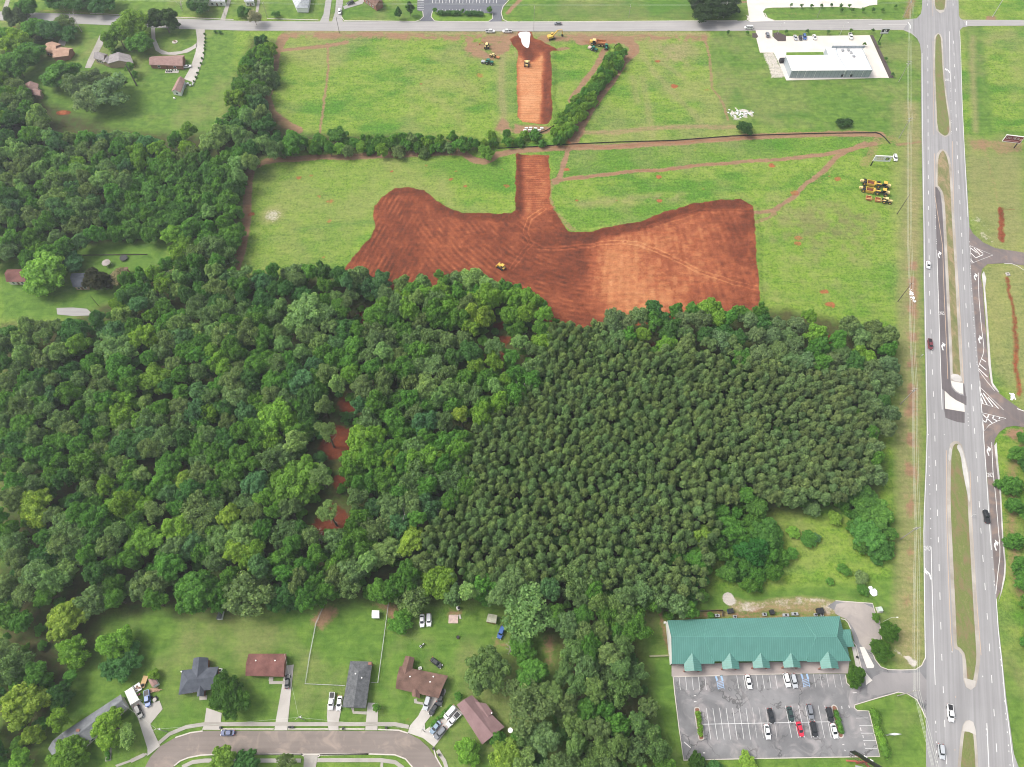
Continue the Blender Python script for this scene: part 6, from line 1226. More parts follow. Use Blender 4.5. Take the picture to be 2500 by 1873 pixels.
dc = MB(); ca = SP(1600, 487, ZE+1.0); cb = SP(1668, 488, ZE+1.0); c0, c1, c2, c3 = SP(1585, 434, ZE-.4), SP(1662, 432, ZE-.4), SP(1693, 565, ZE-.4), SP(1628, 568, ZE-.4)
dc.add([c0, c1, c2, c3, ca, cb], [[0, 4, 5, 1], [3, 2, 5, 4], [1, 5, 2], [0, 3, 4]]); dc.add([c0, c1, c2, c3], [[3, 2, 1, 0]]); co = adopt(dc.build('drive_through_canopy', M_GREEN), mall)
for p in (c1, c2): MB().box((p.x-.6, p.y+(.6 if p is c2 else -.6), (ZE-.5)/2), (.5, .5, ZE-.5)).build('column', W_BRICK, co)
# --- fences and walls
M_CHAIN = mat('galvanised_fence', (0.33, 0.34, 0.33), .5, .5); M_SILT = mat('black_silt_fabric', (0.022, 0.02, 0.02), .9); M_WOODF = mat('weathered_boards', (0.10, 0.085, 0.07), .9, var=.3)
def fence(name, label, pts, h, m, w=.05, step=3.0, pm=None, solid=True, cat='fence'):
    w3 = PP(pts); e = empty(name, (w3[0].x, w3[0].y, 0)); tag(e, label, cat); mb = MB(); add_line(mb, w3, w, h, None, h-.02) if solid else None
    if not solid:
        for z in (h, h*.5, .15): add_line(mb, w3, w, z, None, w)
    adopt(mb.build('fabric' if solid else 'rail', m), e); acc = 0.0; seg = []
    for a, b in zip(w3[:-1], w3[1:]):
        n_ = max(1, int((b-a).length/step)); seg += [a.lerp(b, k/n_) for k in range(n_)]
    for p in (seg+[w3[-1]])[:90]: adopt(MB().tube((p.x, p.y, 0), (p.x, p.y, h+.12), .05, .05, 5).build('post', pm or m), e)
fence('silt_fence', 'long black silt fence crossing the fields beside the dirt track', C([(-209, 229), (-150, 226), (0, 220), (200, 205), (500, 192), (850, 182), (1200, 155), (1700, 140), (2060, 135), (2085, 143), (2110, 163), (2145, 202)], 1300, 270, 2.458), 0.7, M_SILT, .07, 5.0, M_WOODF)
fence('silt_fence', 'short black silt fence below the concrete blocks', [(1315, 327), (1335, 319), (1352, 308)], 0.7, M_SILT, .07, 3, M_WOODF)
fence('silt_fence', 'curved black silt fence at the top of the hedge row', [(1498, 119), (1503, 112), (1511, 108)], 0.7, M_SILT, .07, 3, M_WOODF)
fence('chain_link_fence', 'chain link fence round the fenced yard, left and front', [(796, 1469), (772, 1523), (757, 1600), (746, 1670), (843, 1674.5)], 1.2, M_CHAIN, .07, 3, solid=False)
fence('chain_link_fence', 'chain link fence round the fenced yard, right side', [(928, 1465), (950, 1466), (940, 1540), (923, 1667.5), (906, 1666.5)], 1.2, M_CHAIN, .07, 3, solid=False)
fence('board_fence', 'dark board fence above the small grass yard beside the green roof', [(1558, 1471), (1610, 1470), (1611, 1476)], 1.6, M_WOODF, .12)
fence('retaining_wall', 'low mossy wall below the small grass yard', [(1585, 1603), (1634, 1601)], .9, mat('mossy_stone', (.24, .24, .14), .9), .6, cat='wall')
fence('board_fence', 'board fence behind the shops', [(1625, 1492), (1700, 1493), (1763, 1491), (1763, 1505)], 1.4, M_WOODF, .12)
fence('garden_wall', 'thin hedge topped fence across the left lawn', [(200, 624), (360, 622)], .6, M_WOODF, .15, cat='fence')
# ================================================================== VEHICLES
CARC = {'white': (.72, .72, .71), 'silver': (.42, .44, .46), 'grey': (.17, .18, .20), 'dark': (.045, .05, .058), 'black': (.016, .017, .019), 'blue': (.035, .10, .32), 'navy': (.03, .055, .16), 'red': (.52, .02, .05), 'maroon': (.16, .03, .035), 'steel': (.22, .30, .38), 'green': (.02, .045, .04)}
def paint(c):
    k = 'car_paint_'+c
    if k not in MATS:
        m, nt, out = newmat(k); p = bsdf(nt, out, CARC[c], 0.32, 0.0, 0.5); p.inputs['Coat Weight'].default_value = 0.6; p.inputs['Coat Roughness'].default_value = .12; MATS[k] = m
    return MATS[k]
M_TYRE = mat('tyre_rubber', (.022, .022, .022), .9); M_RIM = mat('wheel_rim', (.4, .4, .41), .3, .8); M_LAMP = mat('headlight_glass', (.75, .76, .78), .15); M_TAIL = mat('tail_lamp_red', (.35, .02, .02), .3); M_CG = mat('car_glass', (.012, .016, .020), .06, 0, .8, var=.1)
def ring(mb_l, L_, W_, z, n=4.0, seg=24, x0=0.0):
    out = []
    for k in range(seg):
        t = 2*math.pi*k/seg; c, s = math.cos(t), math.sin(t); out.append((x0+math.copysign(abs(c)**(2/n), c)*L_/2, math.copysign(abs(s)**(2/n), s)*W_/2, z))
    return out
def loft(rings, cap0=True, cap1=True):
    vs = []; fs = []; n = len(rings[0])
    for r_ in rings: vs += r_
    for i in range(len(rings)-1):
        for k in range(n): fs.append([i*n+k, i*n+(k+1) % n, (i+1)*n+(k+1) % n, (i+1)*n+k])
    if cap0: fs.append(list(range(n))[::-1])
    if cap1: fs.append(list(range((len(rings)-1)*n, len(rings)*n)))
    return vs, fs
KINDS = {  # length, width, belt, roof z, cabin x0 (centre), cabin length, roof length
 'sedan': (4.85, 1.86, .92, 1.42, -.25, 2.9, 1.45), 'suv': (4.9, 1.95, 1.05, 1.75, -.55, 3.5, 2.6), 'pickup': (5.8, 2.0, 1.10, 1.85, .45, 2.4, 1.5), 'van': (5.3, 2.0, 1.15, 1.95, -.35, 4.2, 3.5), 'hatch': (4.3, 1.8, .95, 1.5, -.35, 3.1, 2.0)}
CARM = {}
def car_meshes(kind, col):
    if (kind, col) in CARM: return CARM[(kind, col)]
    Lc, Wc, zb, zr, cx, cl, rlc = KINDS[kind]; out = []
    pm = paint(col)
    def keep(mb, nm, m, smooth=False):
        o = mb.build(nm, m, None, smooth); me = o.data; bpy.data.objects.remove(o); out.append((nm, me, None)); return me
    b = MB(); r_ = [ring(0, Lc*.95, Wc*.92, .28, 5), ring(0, Lc*.995, Wc, .42, 5), ring(0, Lc, Wc, .68, 5), ring(0, Lc*.975, Wc*.97, zb-.14, 5), ring(0, Lc*.93, Wc*.90, zb, 5)]; b.add(*loft(r_)); keep(b, 'body', pm, False)
    g = MB(); g.add(*loft([ring(0, cl, Wc*.86, zb-.01, 6, 24, cx), ring(0, (cl+rlc)/2, Wc*.80, (zb+zr)/2+.05, 5, 24, cx-.06), ring(0, rlc, Wc*.70, zr-.04, 5, 24, cx-.12)])); keep(g, 'windows', M_CG)
    t = MB(); t.add(*loft([ring(0, rlc*1.06, Wc*.73, zr-.05, 5, 24, cx-.12), ring(0, rlc*.98, Wc*.66, zr+.03, 5, 24, cx-.12)]))
    for s in (-1, 1):
        for x1, x2 in ((cx+cl/2-.12, cx-.12+rlc/2-.05), (cx-cl/2+.12, cx-.12-rlc/2+.05)): t.tube((x1, s*Wc*.40, zb), (x2, s*Wc*.335, zr-.02), .055, .05, 5)
        t.tube((cx, s*Wc*.42, zb), (cx-.05, s*Wc*.345, zr-.03), .05, .05, 5)
    keep(t, 'roof', pm)
    if kind == 'pickup':
        bd = MB(); bd.box((-1.85, 0, zb+.01), (1.85, 1.55, .06)); keep(bd, 'cargo_bed', M_BLACK); rl_ = MB()
        for s in (-1, 1): rl_.box((-1.85, s*.86, zb+.06), (1.95, .12, .16))
        rl_.box((-2.8, 0, zb+.06), (.1, 1.8, .16)); keep(rl_, 'bed_rail', pm)
    for s in (-1, 1):
        h = MB().box((Lc/2-.1, s*Wc*.34, .70), (.22, .36, .16)); keep(h, 'headlight', M_LAMP); q = MB().box((-Lc/2+.08, s*Wc*.36, .78), (.18, .28, .2)); keep(q, 'tail_light', M_TAIL)
        m_ = MB().box((cx+cl/2-.35, s*(Wc/2+.09), zb+.06), (.16, .22, .14)); keep(m_, 'mirror', pm)
        for x in (-Lc*.30, Lc*.31):
            w = MB().tube((x, s*(Wc/2-.20), .34), (x, s*(Wc/2+.015), .34), .34, .34, 16); keep(w, 'wheel', M_TYRE)
            rm = MB().tube((x, s*(Wc/2-.02), .34), (x, s*(Wc/2+.03), .34), .2, .2, 10); me = keep(rm, 'rim', M_RIM); out[-1] = ('rim', me, 'wheel')
    CARM[(kind, col)] = out; return out
def car(kind, col, front, rear, label, z=0.06, group=None, cat=None):
    a, b = P(*front, .9), P(*rear, .9); c = (a+b)/2; d = a-b; ang = math.atan2(d.y, d.x)
    e = empty({'sedan': 'car', 'hatch': 'car', 'suv': 'suv', 'pickup': 'pickup_truck', 'van': 'van'}[kind], (c.x, c.y, z), ang); last = {}; e.scale = (1.08,)*3
    for nm, me, par in car_meshes(kind, col): o = bpy.data.objects.new(nm, me); link(o, last[par] if par else e); last[nm] = o
    tag(e, label, cat or {'sedan': 'car', 'hatch': 'car', 'suv': 'car', 'pickup': 'pickup truck', 'van': 'van'}[kind], group); return e
PL = 'cars parked in front of the shops'
for a in [
 ('sedan', 'white', (1831, 1679), (1824.7, 1650), 'white sedan parked alone in the row nearest the shops', PL),
 ('suv', 'white', (1925, 1675), (1917, 1645), 'white suv beside the silver one in the row nearest the shops', PL),
 ('suv', 'silver', (1942, 1676.5), (1934.5, 1648), 'silver suv right of the white suv in the row nearest the shops', PL),
 ('sedan', 'black', (1886, 1761), (1880, 1734), 'black sedan standing alone, leftmost of the middle rows', PL),
 ('sedan', 'white', (1876.5, 1803), (1871, 1770), 'white sedan standing alone in the lowest row', PL),
 ('sedan', 'green', (1933.5, 1757.6), (1926.6, 1729), 'very dark green sedan above the red car', PL),
 ('suv', 'grey', (1981, 1753), (1974.7, 1722), 'dark grey suv above the black suv in the middle row', PL),
 ('sedan', 'red', (1958, 1796), (1949, 1764.6), 'bright red car in the parking lot', PL),
 ('suv', 'black', (1990.5, 1795.6), (1984, 1764.6), 'black suv right of the red car', PL),
 ('suv', 'black', (2030, 1761), (2022, 1728.5), 'black suv beside the planted island', PL),
 ('sedan', 'white', (2041, 1799), (2033.5, 1769.6), 'white car beside the lower end of the planted island', PL),
 ('pickup', 'white', (2323, 1761), (2319, 1721), 'white pickup driving on the highway near the bottom', None),
 ('suv', 'silver', (2301, 1852), (2297, 1818), 'silver suv driving on the highway at the bottom edge', None),
 ('pickup', 'black', (2406, 1247), (2411, 1275), 'black pickup driving beside the slip lane', None),
 ('pickup', 'maroon', (2272, 851), (2270, 830), 'dark red pickup on the outer highway lane', None),
 ('sedan', 'white', (2267, 655), (2266.5, 637), 'white car on the outer highway lane above the red pickup', None),
 ('sedan', 'grey', (1353, 57), (1371, 57), 'dark car driving along the cross road', None),
 ('pickup', 'white', (1206, 76), (1187, 76), 'white pickup parked on the road shoulder, left of two', None),
 ('pickup', 'white', (1229, 76), (1248, 76), 'white pickup parked on the road shoulder nearest the stone pad', None),
 ('van', 'white', (1819, 67), (1838, 67), 'white van driving along the cross road near the white building', None),
 ('suv', 'grey', (1873, 79), (1875, 90), 'dark grey suv entering the concrete forecourt', None),
 ('sedan', 'silver', (1944, 97), (1940, 85), 'silver car, leftmost in the forecourt row', None),
 ('hatch', 'black', (1956, 97), (1953, 87), 'black car between the silver and blue cars in the forecourt row', None),
 ('suv', 'blue', (1966, 96), (1963, 84), 'blue suv in the forecourt row', None),
 ('sedan', 'white', (1991, 96), (1987, 84), 'white car right of the blue suv in the forecourt row', None),
 ('pickup', 'white', (2079, 95), (2075, 82), 'white pickup alone at the right of the forecourt', None),
 ('suv', 'white', (829, 32), (829.5, 24), 'white car on the side street at the top', None),
 ('suv', 'black', (849, 9), (862, 5), 'black suv in the drive of the brick house at the top', None),
 ('sedan', 'white', (462, 161), (451, 163), 'white car at the end of the long pinkish brown house', None),
 ('sedan', 'navy', (539, 1789.5), (572.5, 1789), 'blue car parked on the curved street', None),
 ('sedan', 'black', (702.5, 1648.5), (700.5, 1679), 'black sedan in the drive beside the red brown roof', None),
 ('pickup', 'white', (807, 1727), (811, 1696), 'white pickup left of the white sedan in the twin drive', None),
 ('sedan', 'white', (826, 1731), (830, 1702), 'white sedan right of the white pickup in the twin drive', None),
 ('sedan', 'white', (1030.4, 1529), (1030.4, 1501), 'white car on the grass, left of two near the wood edge', None),
 ('suv', 'white', (1047, 1528), (1047, 1498), 'square white car on the grass, right of two near the wood edge', None),
 ('sedan', 'black', (1077, 1627.5), (1053, 1608.5), 'black car parked diagonally on the grass behind the brown roof', None),
 ('suv', 'blue', (1218.5, 1557), (1228.5, 1530), 'bright blue suv at the garden corner beside the mossy shed', None),
 ('suv', 'silver', (1038, 1729.5), (1046, 1703), 'silver suv in front of the brown roofed house', None),
 ('sedan', 'black', (1051.5, 1742.5), (1067.5, 1718), 'black car in the drive below the brown roofed house', None),
 ('pickup', 'black', (1073.5, 1716), (1078, 1689), 'black pickup beside the end of the brown roof', None),
 ('van', 'white', (1087.5, 1752), (1110, 1726), 'white van in the drive beside the mauve roof', None),
 ('pickup', 'white', (1096, 1768), (1117, 1745), 'white pickup below the white van', None),
 ('sedan', 'steel', (1054.5, 1786.5), (1071, 1765), 'pale blue car at the lower left of the shared drive', None),
 ('suv', 'grey', (1063.5, 1800.5), (1085, 1778), 'dark grey car nearest the street in the shared drive', None),
 ('suv', 'black', (344, 1750.5), (333, 1724.5), 'black suv in the drive of the long grey roofed house', None),
 ('pickup', 'blue', (361, 1722.5), (358, 1688), 'blue pickup with a loaded bed beside the lumber pile', None),
 ('suv', 'white', (2187, 391), (2185, 379), 'white suv beside the white billboard', None),
]: car(a[0], a[1], a[2], a[3], a[4], group=a[5])
# ================================================================== EARTHMOVING MACHINES
M_CAT = mat('machine_yellow', (.62, .40, .07), .5, var=.15, scale=1); M_CATL = mat('pale_machine_yellow', (.66, .52, .22), .55, var=.15, scale=1); M_RUST = mat('soil_stained_orange', (.42, .16, .06), .8, var=.3, scale=1.5); M_SOILD = mat('dark_soil_load', (.14, .04, .022), .95, var=.3, scale=2); M_JD = mat('machine_green', (.02, .16, .11), .5, var=.15)
def lp(root, name, m, f, parent=None):
    mb = MB(); f(mb); return mb.build(name, m, parent or root)
def wheels(root, xs, r, w, half, rim):
    for x in xs:
        for s in (-1, 1):
            o = lp(root, 'wheel', M_TYRE, lambda b: b.tube((x, s*(half-w/2), r), (x, s*(half+w/2), r), r, r, 16)); lp(root, 'rim', rim, lambda b: b.tube((x, s*(half-w/2-.03), r), (x, s*(half+w/2+.03), r), r*.5, r*.5, 10), o)
def mach(name, front, rear, label, cat, sc=1.0, group=None):
    a, b = P(*front, 1), P(*rear, 1); c = (a+b)/2; d = a-b; e = empty(name, (c.x, c.y, 0.03), math.atan2(d.y, d.x)); e.scale = (sc,)*3; return tag(e, label, cat, group)
def tractor(e, m, rim, cabm=None):
    wheels(e, (-1.5,), 1.0, .75, 1.15, rim); wheels(e, (1.6,), .8, .6, 1.1, rim)
    lp(e, 'chassis', M_BLACK, lambda b: b.box((0, 0, .95), (4.2, 1.0, .6))); lp(e, 'hood', m, lambda b: b.box((1.4, 0, 1.65), (2.4, 1.15, .8), taper=.08)); c = lp(e, 'cab', M_CG, lambda b: b.box((-.7, 0, 2.3), (1.6, 1.5, 1.3), taper=.08)); lp(e, 'cab_roof', cabm or m, lambda b: b.box((-.7, 0, 3.05), (1.9, 1.8, .22), taper=.1), c)
    lp(e, 'fender', m, lambda b: (b.box((-1.6, .95, 2.0), (1.5, .6, .15)), b.box((-1.6, -.95, 2.0), (1.5, .6, .15)))); lp(e, 'exhaust', M_BLACK, lambda b: b.tube((.6, .45, 2.0), (.6, .45, 3.1), .07))
def scraper(front, rear, label):
    e = mach('scraper_tractor', front, rear, label, 'scraper', 1.0, 'yellow machines parked in a row')
    # articulated tractor in front, bowl behind
    lp(e, 'hood', M_CATL, lambda b: b.box((7.2, 0, 2.0), (2.6, 1.5, 1.1), taper=.12)); lp(e, 'frame', M_BLACK, lambda b: b.box((5.2, 0, 1.2), (5.0, 1.1, .7)))
    c = lp(e, 'cab', M_CG, lambda b: b.box((5.2, 0, 2.7), (1.7, 1.7, 1.5), taper=.06)); lp(e, 'cab_roof', M_CAT, lambda b: b.box((5.2, 0, 3.55), (2.0, 2.0, .22)), c)
    wheels(e, (6.6, 2.2), 1.05, .9, 1.35, M_CAT); lp(e, 'gooseneck', M_CAT, lambda b: (b.box((2.0, 0, 1.7), (3.2, .7, .5)), b.box((.3, 0, 1.9), (.6, 2.6, .5))))
    w = lp(e, 'bowl', M_CAT, lambda b: (b.box((-2.0, 1.55, 1.2), (4.2, .18, 1.5)), b.box((-2.0, -1.55, 1.2), (4.2, .18, 1.5)), b.box((-4.05, 0, 1.2), (.2, 2.9, 1.5)), b.box((0.0, 0, .9), (.2, 2.9, .9)), b.box((-2.0, 0, .45), (4.0, 2.9, .15)))); lp(e, 'soil_load', M_SOILD, lambda b: b.box((-2.0, 0, .95), (3.8, 2.85, .6), taper=.15), w)
    lp(e, 'rear_frame', M_BLACK, lambda b: b.box((-5.4, 0, 1.3), (2.6, .9, .7))); wheels(e, (-5.4,), 1.05, .8, 1.35, M_CAT); lp(e, 'rear_engine', M_CATL, lambda b: b.box((-7.0, 0, 1.8), (2.0, 1.3, 1.0), taper=.15)); return e
scraper((2173, 457), (2097, 442), 'yellow scraper machine with brown bowl, uppermost of the row beside the verge')
scraper((2171, 474), (2094, 459), 'yellow scraper machine with brown bowl, second of the row beside the verge')
e = mach('pan_scraper_tractor', (2170, 492), (2114, 482), 'pale yellow tractor pulling two orange pans, lowest of the row', 'scraper', 1.0, 'yellow machines parked in a row')
t = empty('tractor', (5.2, 0, 0)); t.parent = e
tractor(t, M_CATL, M_CAT)
for x in (0.4, -4.6): w = lp(e, 'pan', M_RUST, lambda b: (b.box((x, 1.25, .9), (2.8, .15, 1.1)), b.box((x, -1.25, .9), (2.8, .15, 1.1)), b.box((x-1.35, 0, .9), (.15, 2.4, 1.1)), b.box((x, 0, .45), (2.7, 2.4, .15)), b.tube((x+1.4, 1.0, .7), (x+2.7, 0, .7), .12), b.tube((x+1.4, -1.0, .7), (x+2.7, 0, .7), .12))); lp(e, 'pan_rim', M_CATL, lambda b: (b.box((x, 1.25, 1.5), (2.9, .2, .1)), b.box((x, -1.25, 1.5), (2.9, .2, .1)), b.box((x+1.4, 0, 1.5), (.2, 2.7, .1))), w)
e = mach('dump_truck', (1439.5, 104), (1479, 109), 'yellow articulated dump truck with an empty rust red bed', 'dump truck', 1.0)
wheels(e, (3.4, -1.2, -3.2), .95, .8, 1.3, M_CATL); lp(e, 'frame', M_BLACK, lambda b: b.box((0, 0, 1.2), (9, 1.0, .6))); lp(e, 'hood', M_CAT, lambda b: b.box((4.4, 0, 2.0), (2.0, 2.3, 1.2), taper=.12)); c = lp(e, 'cab', M_CG, lambda b: b.box((2.5, .1, 2.7), (1.7, 1.9, 1.5), taper=.05)); lp(e, 'cab_roof', M_CATL, lambda b: b.box((2.5, .1, 3.55), (2.0, 2.2, .2)), c)
w = lp(e, 'bed', M_RUST, lambda b: (b.box((-2.1, 1.45, 2.3), (5.6, .18, 1.3)), b.box((-2.1, -1.45, 2.3), (5.6, .18, 1.3)), b.box((.75, 0, 2.5), (.25, 3.0, 1.6)), b.box((-2.1, 0, 1.75), (5.6, 2.8, .2)), b.box((-4.9, 0, 2.1), (.2, 2.9, .8))))
e = mach('excavator', (1358, 88), (1338, 93), 'yellow excavator with its arm folded down beside the road', 'excavator', 1.0)
lp(e, 'track', M_BLACK, lambda b: b.box((-.5, 1.25, .5), (4.6, .6, .9), taper=.08)); lp(e, 'track', M_BLACK, lambda b: b.box((-.5, -1.25, .5), (4.6, .6, .9), taper=.08)); lp(e, 'house', M_CAT, lambda b: b.box((-1.4, 0, 1.8), (3.6, 2.8, 1.3), taper=.05)); c = lp(e, 'cab', M_CG, lambda b: b.box((.3, .8, 2.3), (1.6, 1.1, 1.7))); lp(e, 'cab_roof', M_CAT, lambda b: b.box((.3, .8, 3.2), (1.7, 1.2, .12)), c)
bm_ = lp(e, 'boom', M_CAT, lambda b: (b.tube((.3, -.3, 2.0), (3.6, -.3, 5.0), .38, .36, 6), b.tube((3.6, -.3, 5.0), (6.6, -.3, 4.6), .36, .26, 6))); st = lp(e, 'stick', M_CAT, lambda b: b.tube((6.6, -.3, 4.6), (7.4, -.3, 1.4), .28, .22, 6), bm_); lp(e, 'bucket', M_BLACK, lambda b: b.box((7.1, -.3, .8), (1.2, 1.2, 1.0), taper=.2))
e = mach('dozer', (1286, 163.5), (1286.5, 149), 'pale yellow bulldozer on the red dirt ramp below the stone pad', 'bulldozer', 1.1)
def dozer_parts(e, m=M_CATL):
    for s in (-1, 1): lp(e, 'track', M_BLACK, lambda b: b.box((0, s*1.15, .55), (3.8, .6, 1.0), taper=.1))
    lp(e, 'engine_hood', m, lambda b: b.box((1.0, 0, 1.5), (1.9, 1.3, .9), taper=.08)); c = lp(e, 'cab', M_CG, lambda b: b.box((-.6, 0, 2.1), (1.4, 1.4, 1.4))); lp(e, 'cab_roof', m, lambda b: b.box((-.6, 0, 2.88), (1.7, 1.7, .18)), c); lp(e, 'rear_box', m, lambda b: b.box((-1.6, 0, 1.3), (1.0, 1.5, .7)))
    lp(e, 'blade', m, lambda b: (b.box((2.5, 0, .7), (.25, 3.6, 1.2)), b.tube((0, 1.1, .6), (2.5, 1.1, .6), .12), b.tube((0, -1.1, .6), (2.5, -1.1, .6), .12)))
dozer_parts(e); e.rotation_euler.z += math.pi
e = mach('dozer', (1219, 648), (1230, 655), 'yellow bulldozer working at the tree edge of the red earthworks', 'bulldozer', 1.0); dozer_parts(e, M_CAT)
e = mach('backhoe_loader', (1188.5, 106), (1188, 119), 'yellow backhoe with its arm swung to the left', 'backhoe', 1.0); tractor(e, M_CATL, M_CAT); lp(e, 'backhoe_arm', M_RUST, lambda b: (b.tube((1.6, .3, 1.2), (2.2, 2.6, 2.6), .2, .16), b.tube((2.2, 2.6, 2.6), (2.8, 4.6, .8), .16, .14), b.box((2.8, 4.8, .6), (.8, .8, .7))))
e = mach('compact_loader', (1196, 134), (1209, 137), 'small yellow machine towing a brown box scraper', 'loader', .75); tractor(e, M_CATL, M_CAT); lp(e, 'box_blade', M_RUST, lambda b: (b.box((-5.0, 0, .7), (2.6, 2.2, .8)), b.tube((-2, 0, .8), (-3.8, 0, .8), .12)))
for f, r_, lab, tow in (((1204, 154), (1186, 151), 'green articulated tractor with grey wheels left of the dirt ramp', 1), ((1456, 122), (1446, 118), 'small green tractor with a red and white box behind, below the dump truck', 2), ((1480.5, 121), (1479.5, 109), 'green tractor facing the hedge row behind the dump truck', 0)):
    e = mach('green_tractor', f, r_, lab, 'tractor', .85 if tow != 1 else 1.0); tractor(e, M_JD, M_METALG)
    if tow == 1: lp(e, 'tiller', M_METALG, lambda b: (b.box((-4.2, 0, .9), (2.2, 2.2, .7)), b.tube((-2, 0, .8), (-3.2, 0, .8), .15))); wheels(e, (-4.4,), .6, .4, 1.2, M_METALG)
    if tow == 2: lp(e, 'towed_box', mat('red_white_box', (.62, .42, .40), .6, var=.3, scale=.8), lambda b: b.box((-4.0, 0, 1.0), (2.2, 2.4, 1.2)))
# concrete blocks
for k, (x, y) in enumerate(((800, 838), (845, 834), (898, 839), (963, 839), (785, 861), (838, 858), (888, 858), (935, 859))):
    p = P(1100+x/4.326, 120+y/4.326, .5); o = MB().box((0, 0, .5), (2.0, .95, 1.0)).box((0, 0, 1.04), (.5, .3, .08)).build('concrete_block', mat('pale_concrete_block', (.68, .66, .62), .9, var=.08)); o.location = (p.x, p.y, 0); o.rotation_euler.z = .04*(k % 3-1)
    tag(o, 'pale concrete block in the %s row of eight, %s' % (('upper' if k < 4 else 'lower'), ('leftmost', 'second from the left', 'third from the left', 'rightmost')[k % 4]), 'concrete block', 'eight concrete blocks below the dirt pad')
# ================================================================== POLES AND WIRES
M_POLE = mat('grey_wooden_pole', (.30, .28, .25), .9, var=.2); M_POLED = mat('dark_wooden_pole', (.09, .075, .06), .9, var=.2); M_STEELP = mat('pale_steel_pole', (.50, .51, .50), .5, .3)
M_WIRE = mat('aluminium_wire', (.55, .58, .50), .5, .3)
def pole(base, h, label, m=None, arms=1, r=.17, ang=0.0, box=False, lamp=False, name='utility_pole', cat='utility pole'):
    p = P(*base); e = empty(name, (p.x, p.y, 0), ang); lp(e, 'pole', m or M_POLE, lambda b: b.tube((0, 0, -.2), (0, 0, h), r, r*.65, 8))
    for k in range(arms):
        z = h-.6-k*1.6; a = lp(e, 'crossarm', m or M_POLE, lambda b: b.box((0, 0, z), (2.6, .14, .16))); lp(e, 'insulator', M_TRIM, lambda b: [b.tube((x, 0, z+.06), (x, 0, z+.35), .06, .05, 6) for x in (-1.15, -.5, .5, 1.15)], a)
    if box: lp(e, 'transformer', M_METALG, lambda b: b.tube((.4, 0, h-3.2), (.4, 0, h-2.0), .28, .28, 10))
    if lamp: lp(e, 'lamp_arm', m or M_POLE, lambda b: b.tube((0, 0, h-.1), (1.8, 0, h+.1), .06, .05, 6)); lp(e, 'lamp_head', M_TRIM, lambda b: b.box((2.0, 0, h+.08), (.7, .3, .14)))
    return tag(e, label, cat)
HP = [((2204, 44), 14, 1, None, True), ((2194, 200), 15, 2, None, True), ((2194, 338), 15, 2, None, True), ((2190, 523), 15, 0, M_POLED, False), ((2192, 736), 15, 1, M_POLED, False), ((2198, 987), 15, 2, None, True), ((2199, 1316), 15.5, 2, None, True), ((2191, 1699), 15.5, 1, None, False)]
HL = ['pole beside the highway at the cross road corner', 'pole with transformer beside the highway, right of the white building', 'pole beside the highway near the end of the silt fence', 'slim dark pole beside the highway right of the yellow machines', 'dark pole beside the highway near the upper corner of the plantation', 'grey pole beside the highway halfway down the plantation', 'grey pole beside the highway right of the bushy trees', 'grey pole beside the highway at the shop entrance']
for (b_, h, a_, m_, bx), lab in zip(HP, HL): pole(b_, h, lab, m_, a_, .2, 0, bx)
line_ = [(P(*b_).x, P(*b_).y, h-.4) for (b_, h, *_r) in HP]; line_ = [(line_[0][0]-1, 700, 14)]+line_+[(line_[-1][0]+.4, -60, 15)]
def wire(name, pts, r, label, sag=.9, m=None, group=None):
    mb = MB()
    for a, b in zip(pts[:-1], pts[1:]):
        n_ = 8; q = [Vector(a).lerp(Vector(b), k/n_)-Vector((0, 0, sag*4*(k/n_)*(1-k/n_))) for k in range(n_+1)]
        for c, d in zip(q[:-1], q[1:]): mb.tube(c, d, r, r, 4, cap=False)
    return tag(mb.build(name, m or M_WIRE), label, 'wire', group)
for dx, dz, lab in ((-1.15, 0, 'leftmost'), (-.4, 0, 'second from the left'), (.5, 0, 'middle'), (1.15, 0, 'second from the right'), (0.1, -1.7, 'lower')): wire('power_line', [(x+dx, y, z+dz) for x, y, z in line_], .03, 'pale overhead wire beside the highway, %s of the bundle' % lab, group='overhead wires beside the highway')
XP = [((829, 81), 11, 'dark pole on the verge below the side street'), ((1303, 76), 17, 'tall pale pole beside the stone pad'), ((1535, 43), 9, 'thin pole beyond the cross road right of the open grass'), ((1766, 43), 11, 'leaning looking pole in front of the dark tree clump'), ((1995, 43), 11, 'pole on the grass island beyond the cross road'), ((653, 43), 11, 'pole beyond the road left of the white hip roofed house'), ((550, 40), 11, 'pole beyond the road in front of the porch house')]
for b_, h, lab in XP: pole(b_, h, lab, M_POLE if b_[0] != 829 else M_POLED, 1, .14, math.radians(90))
for z in (10.6, 9.9): wire('power_line', [(P(*b_).x, P(*b_).y, z) for b_ in ((-200, 30), (150, 26), (550, 40), (653, 43))]+[(P(1070, 44).x, P(1070, 44).y, z), (P(1535, 43).x, P(1535, 43).y, z-1), (P(1766, 43).x, P(1766, 43).y, z), (P(1995, 43).x, P(1995, 43).y, z), (P(2204, 44).x, P(2204, 44).y, z+1)], .035, 'overhead wire along the far side of the cross road, %s' % ('upper' if z > 10 else 'lower'))
pole((2423, 41), 15, 'tall pale steel pole beyond the right hand road', M_STEELP, 0, .26); pole((160, 26), 12, 'pale pole beyond the upper left road', None, 1, .15)
pole((744, 1758), 10, 'utility pole on the verge beside the red brown house drive', None, 1, .14, .6, True); pole((1037, 1787), 10, 'utility pole between the two angled drives', None, 1, .14, 1.2, True); pole((408, 1786), 10, 'utility pole beside the curved sidewalk at lower left', None, 1, .14, .3, True)
wire('power_line', [(P(408, 1786).x, P(408, 1786).y, 9.6), (P(744, 1758).x, P(744, 1758).y, 9.6), (P(1037, 1787).x, P(1037, 1787).y, 9.6)], .03, 'overhead wire along the curved street', .6)
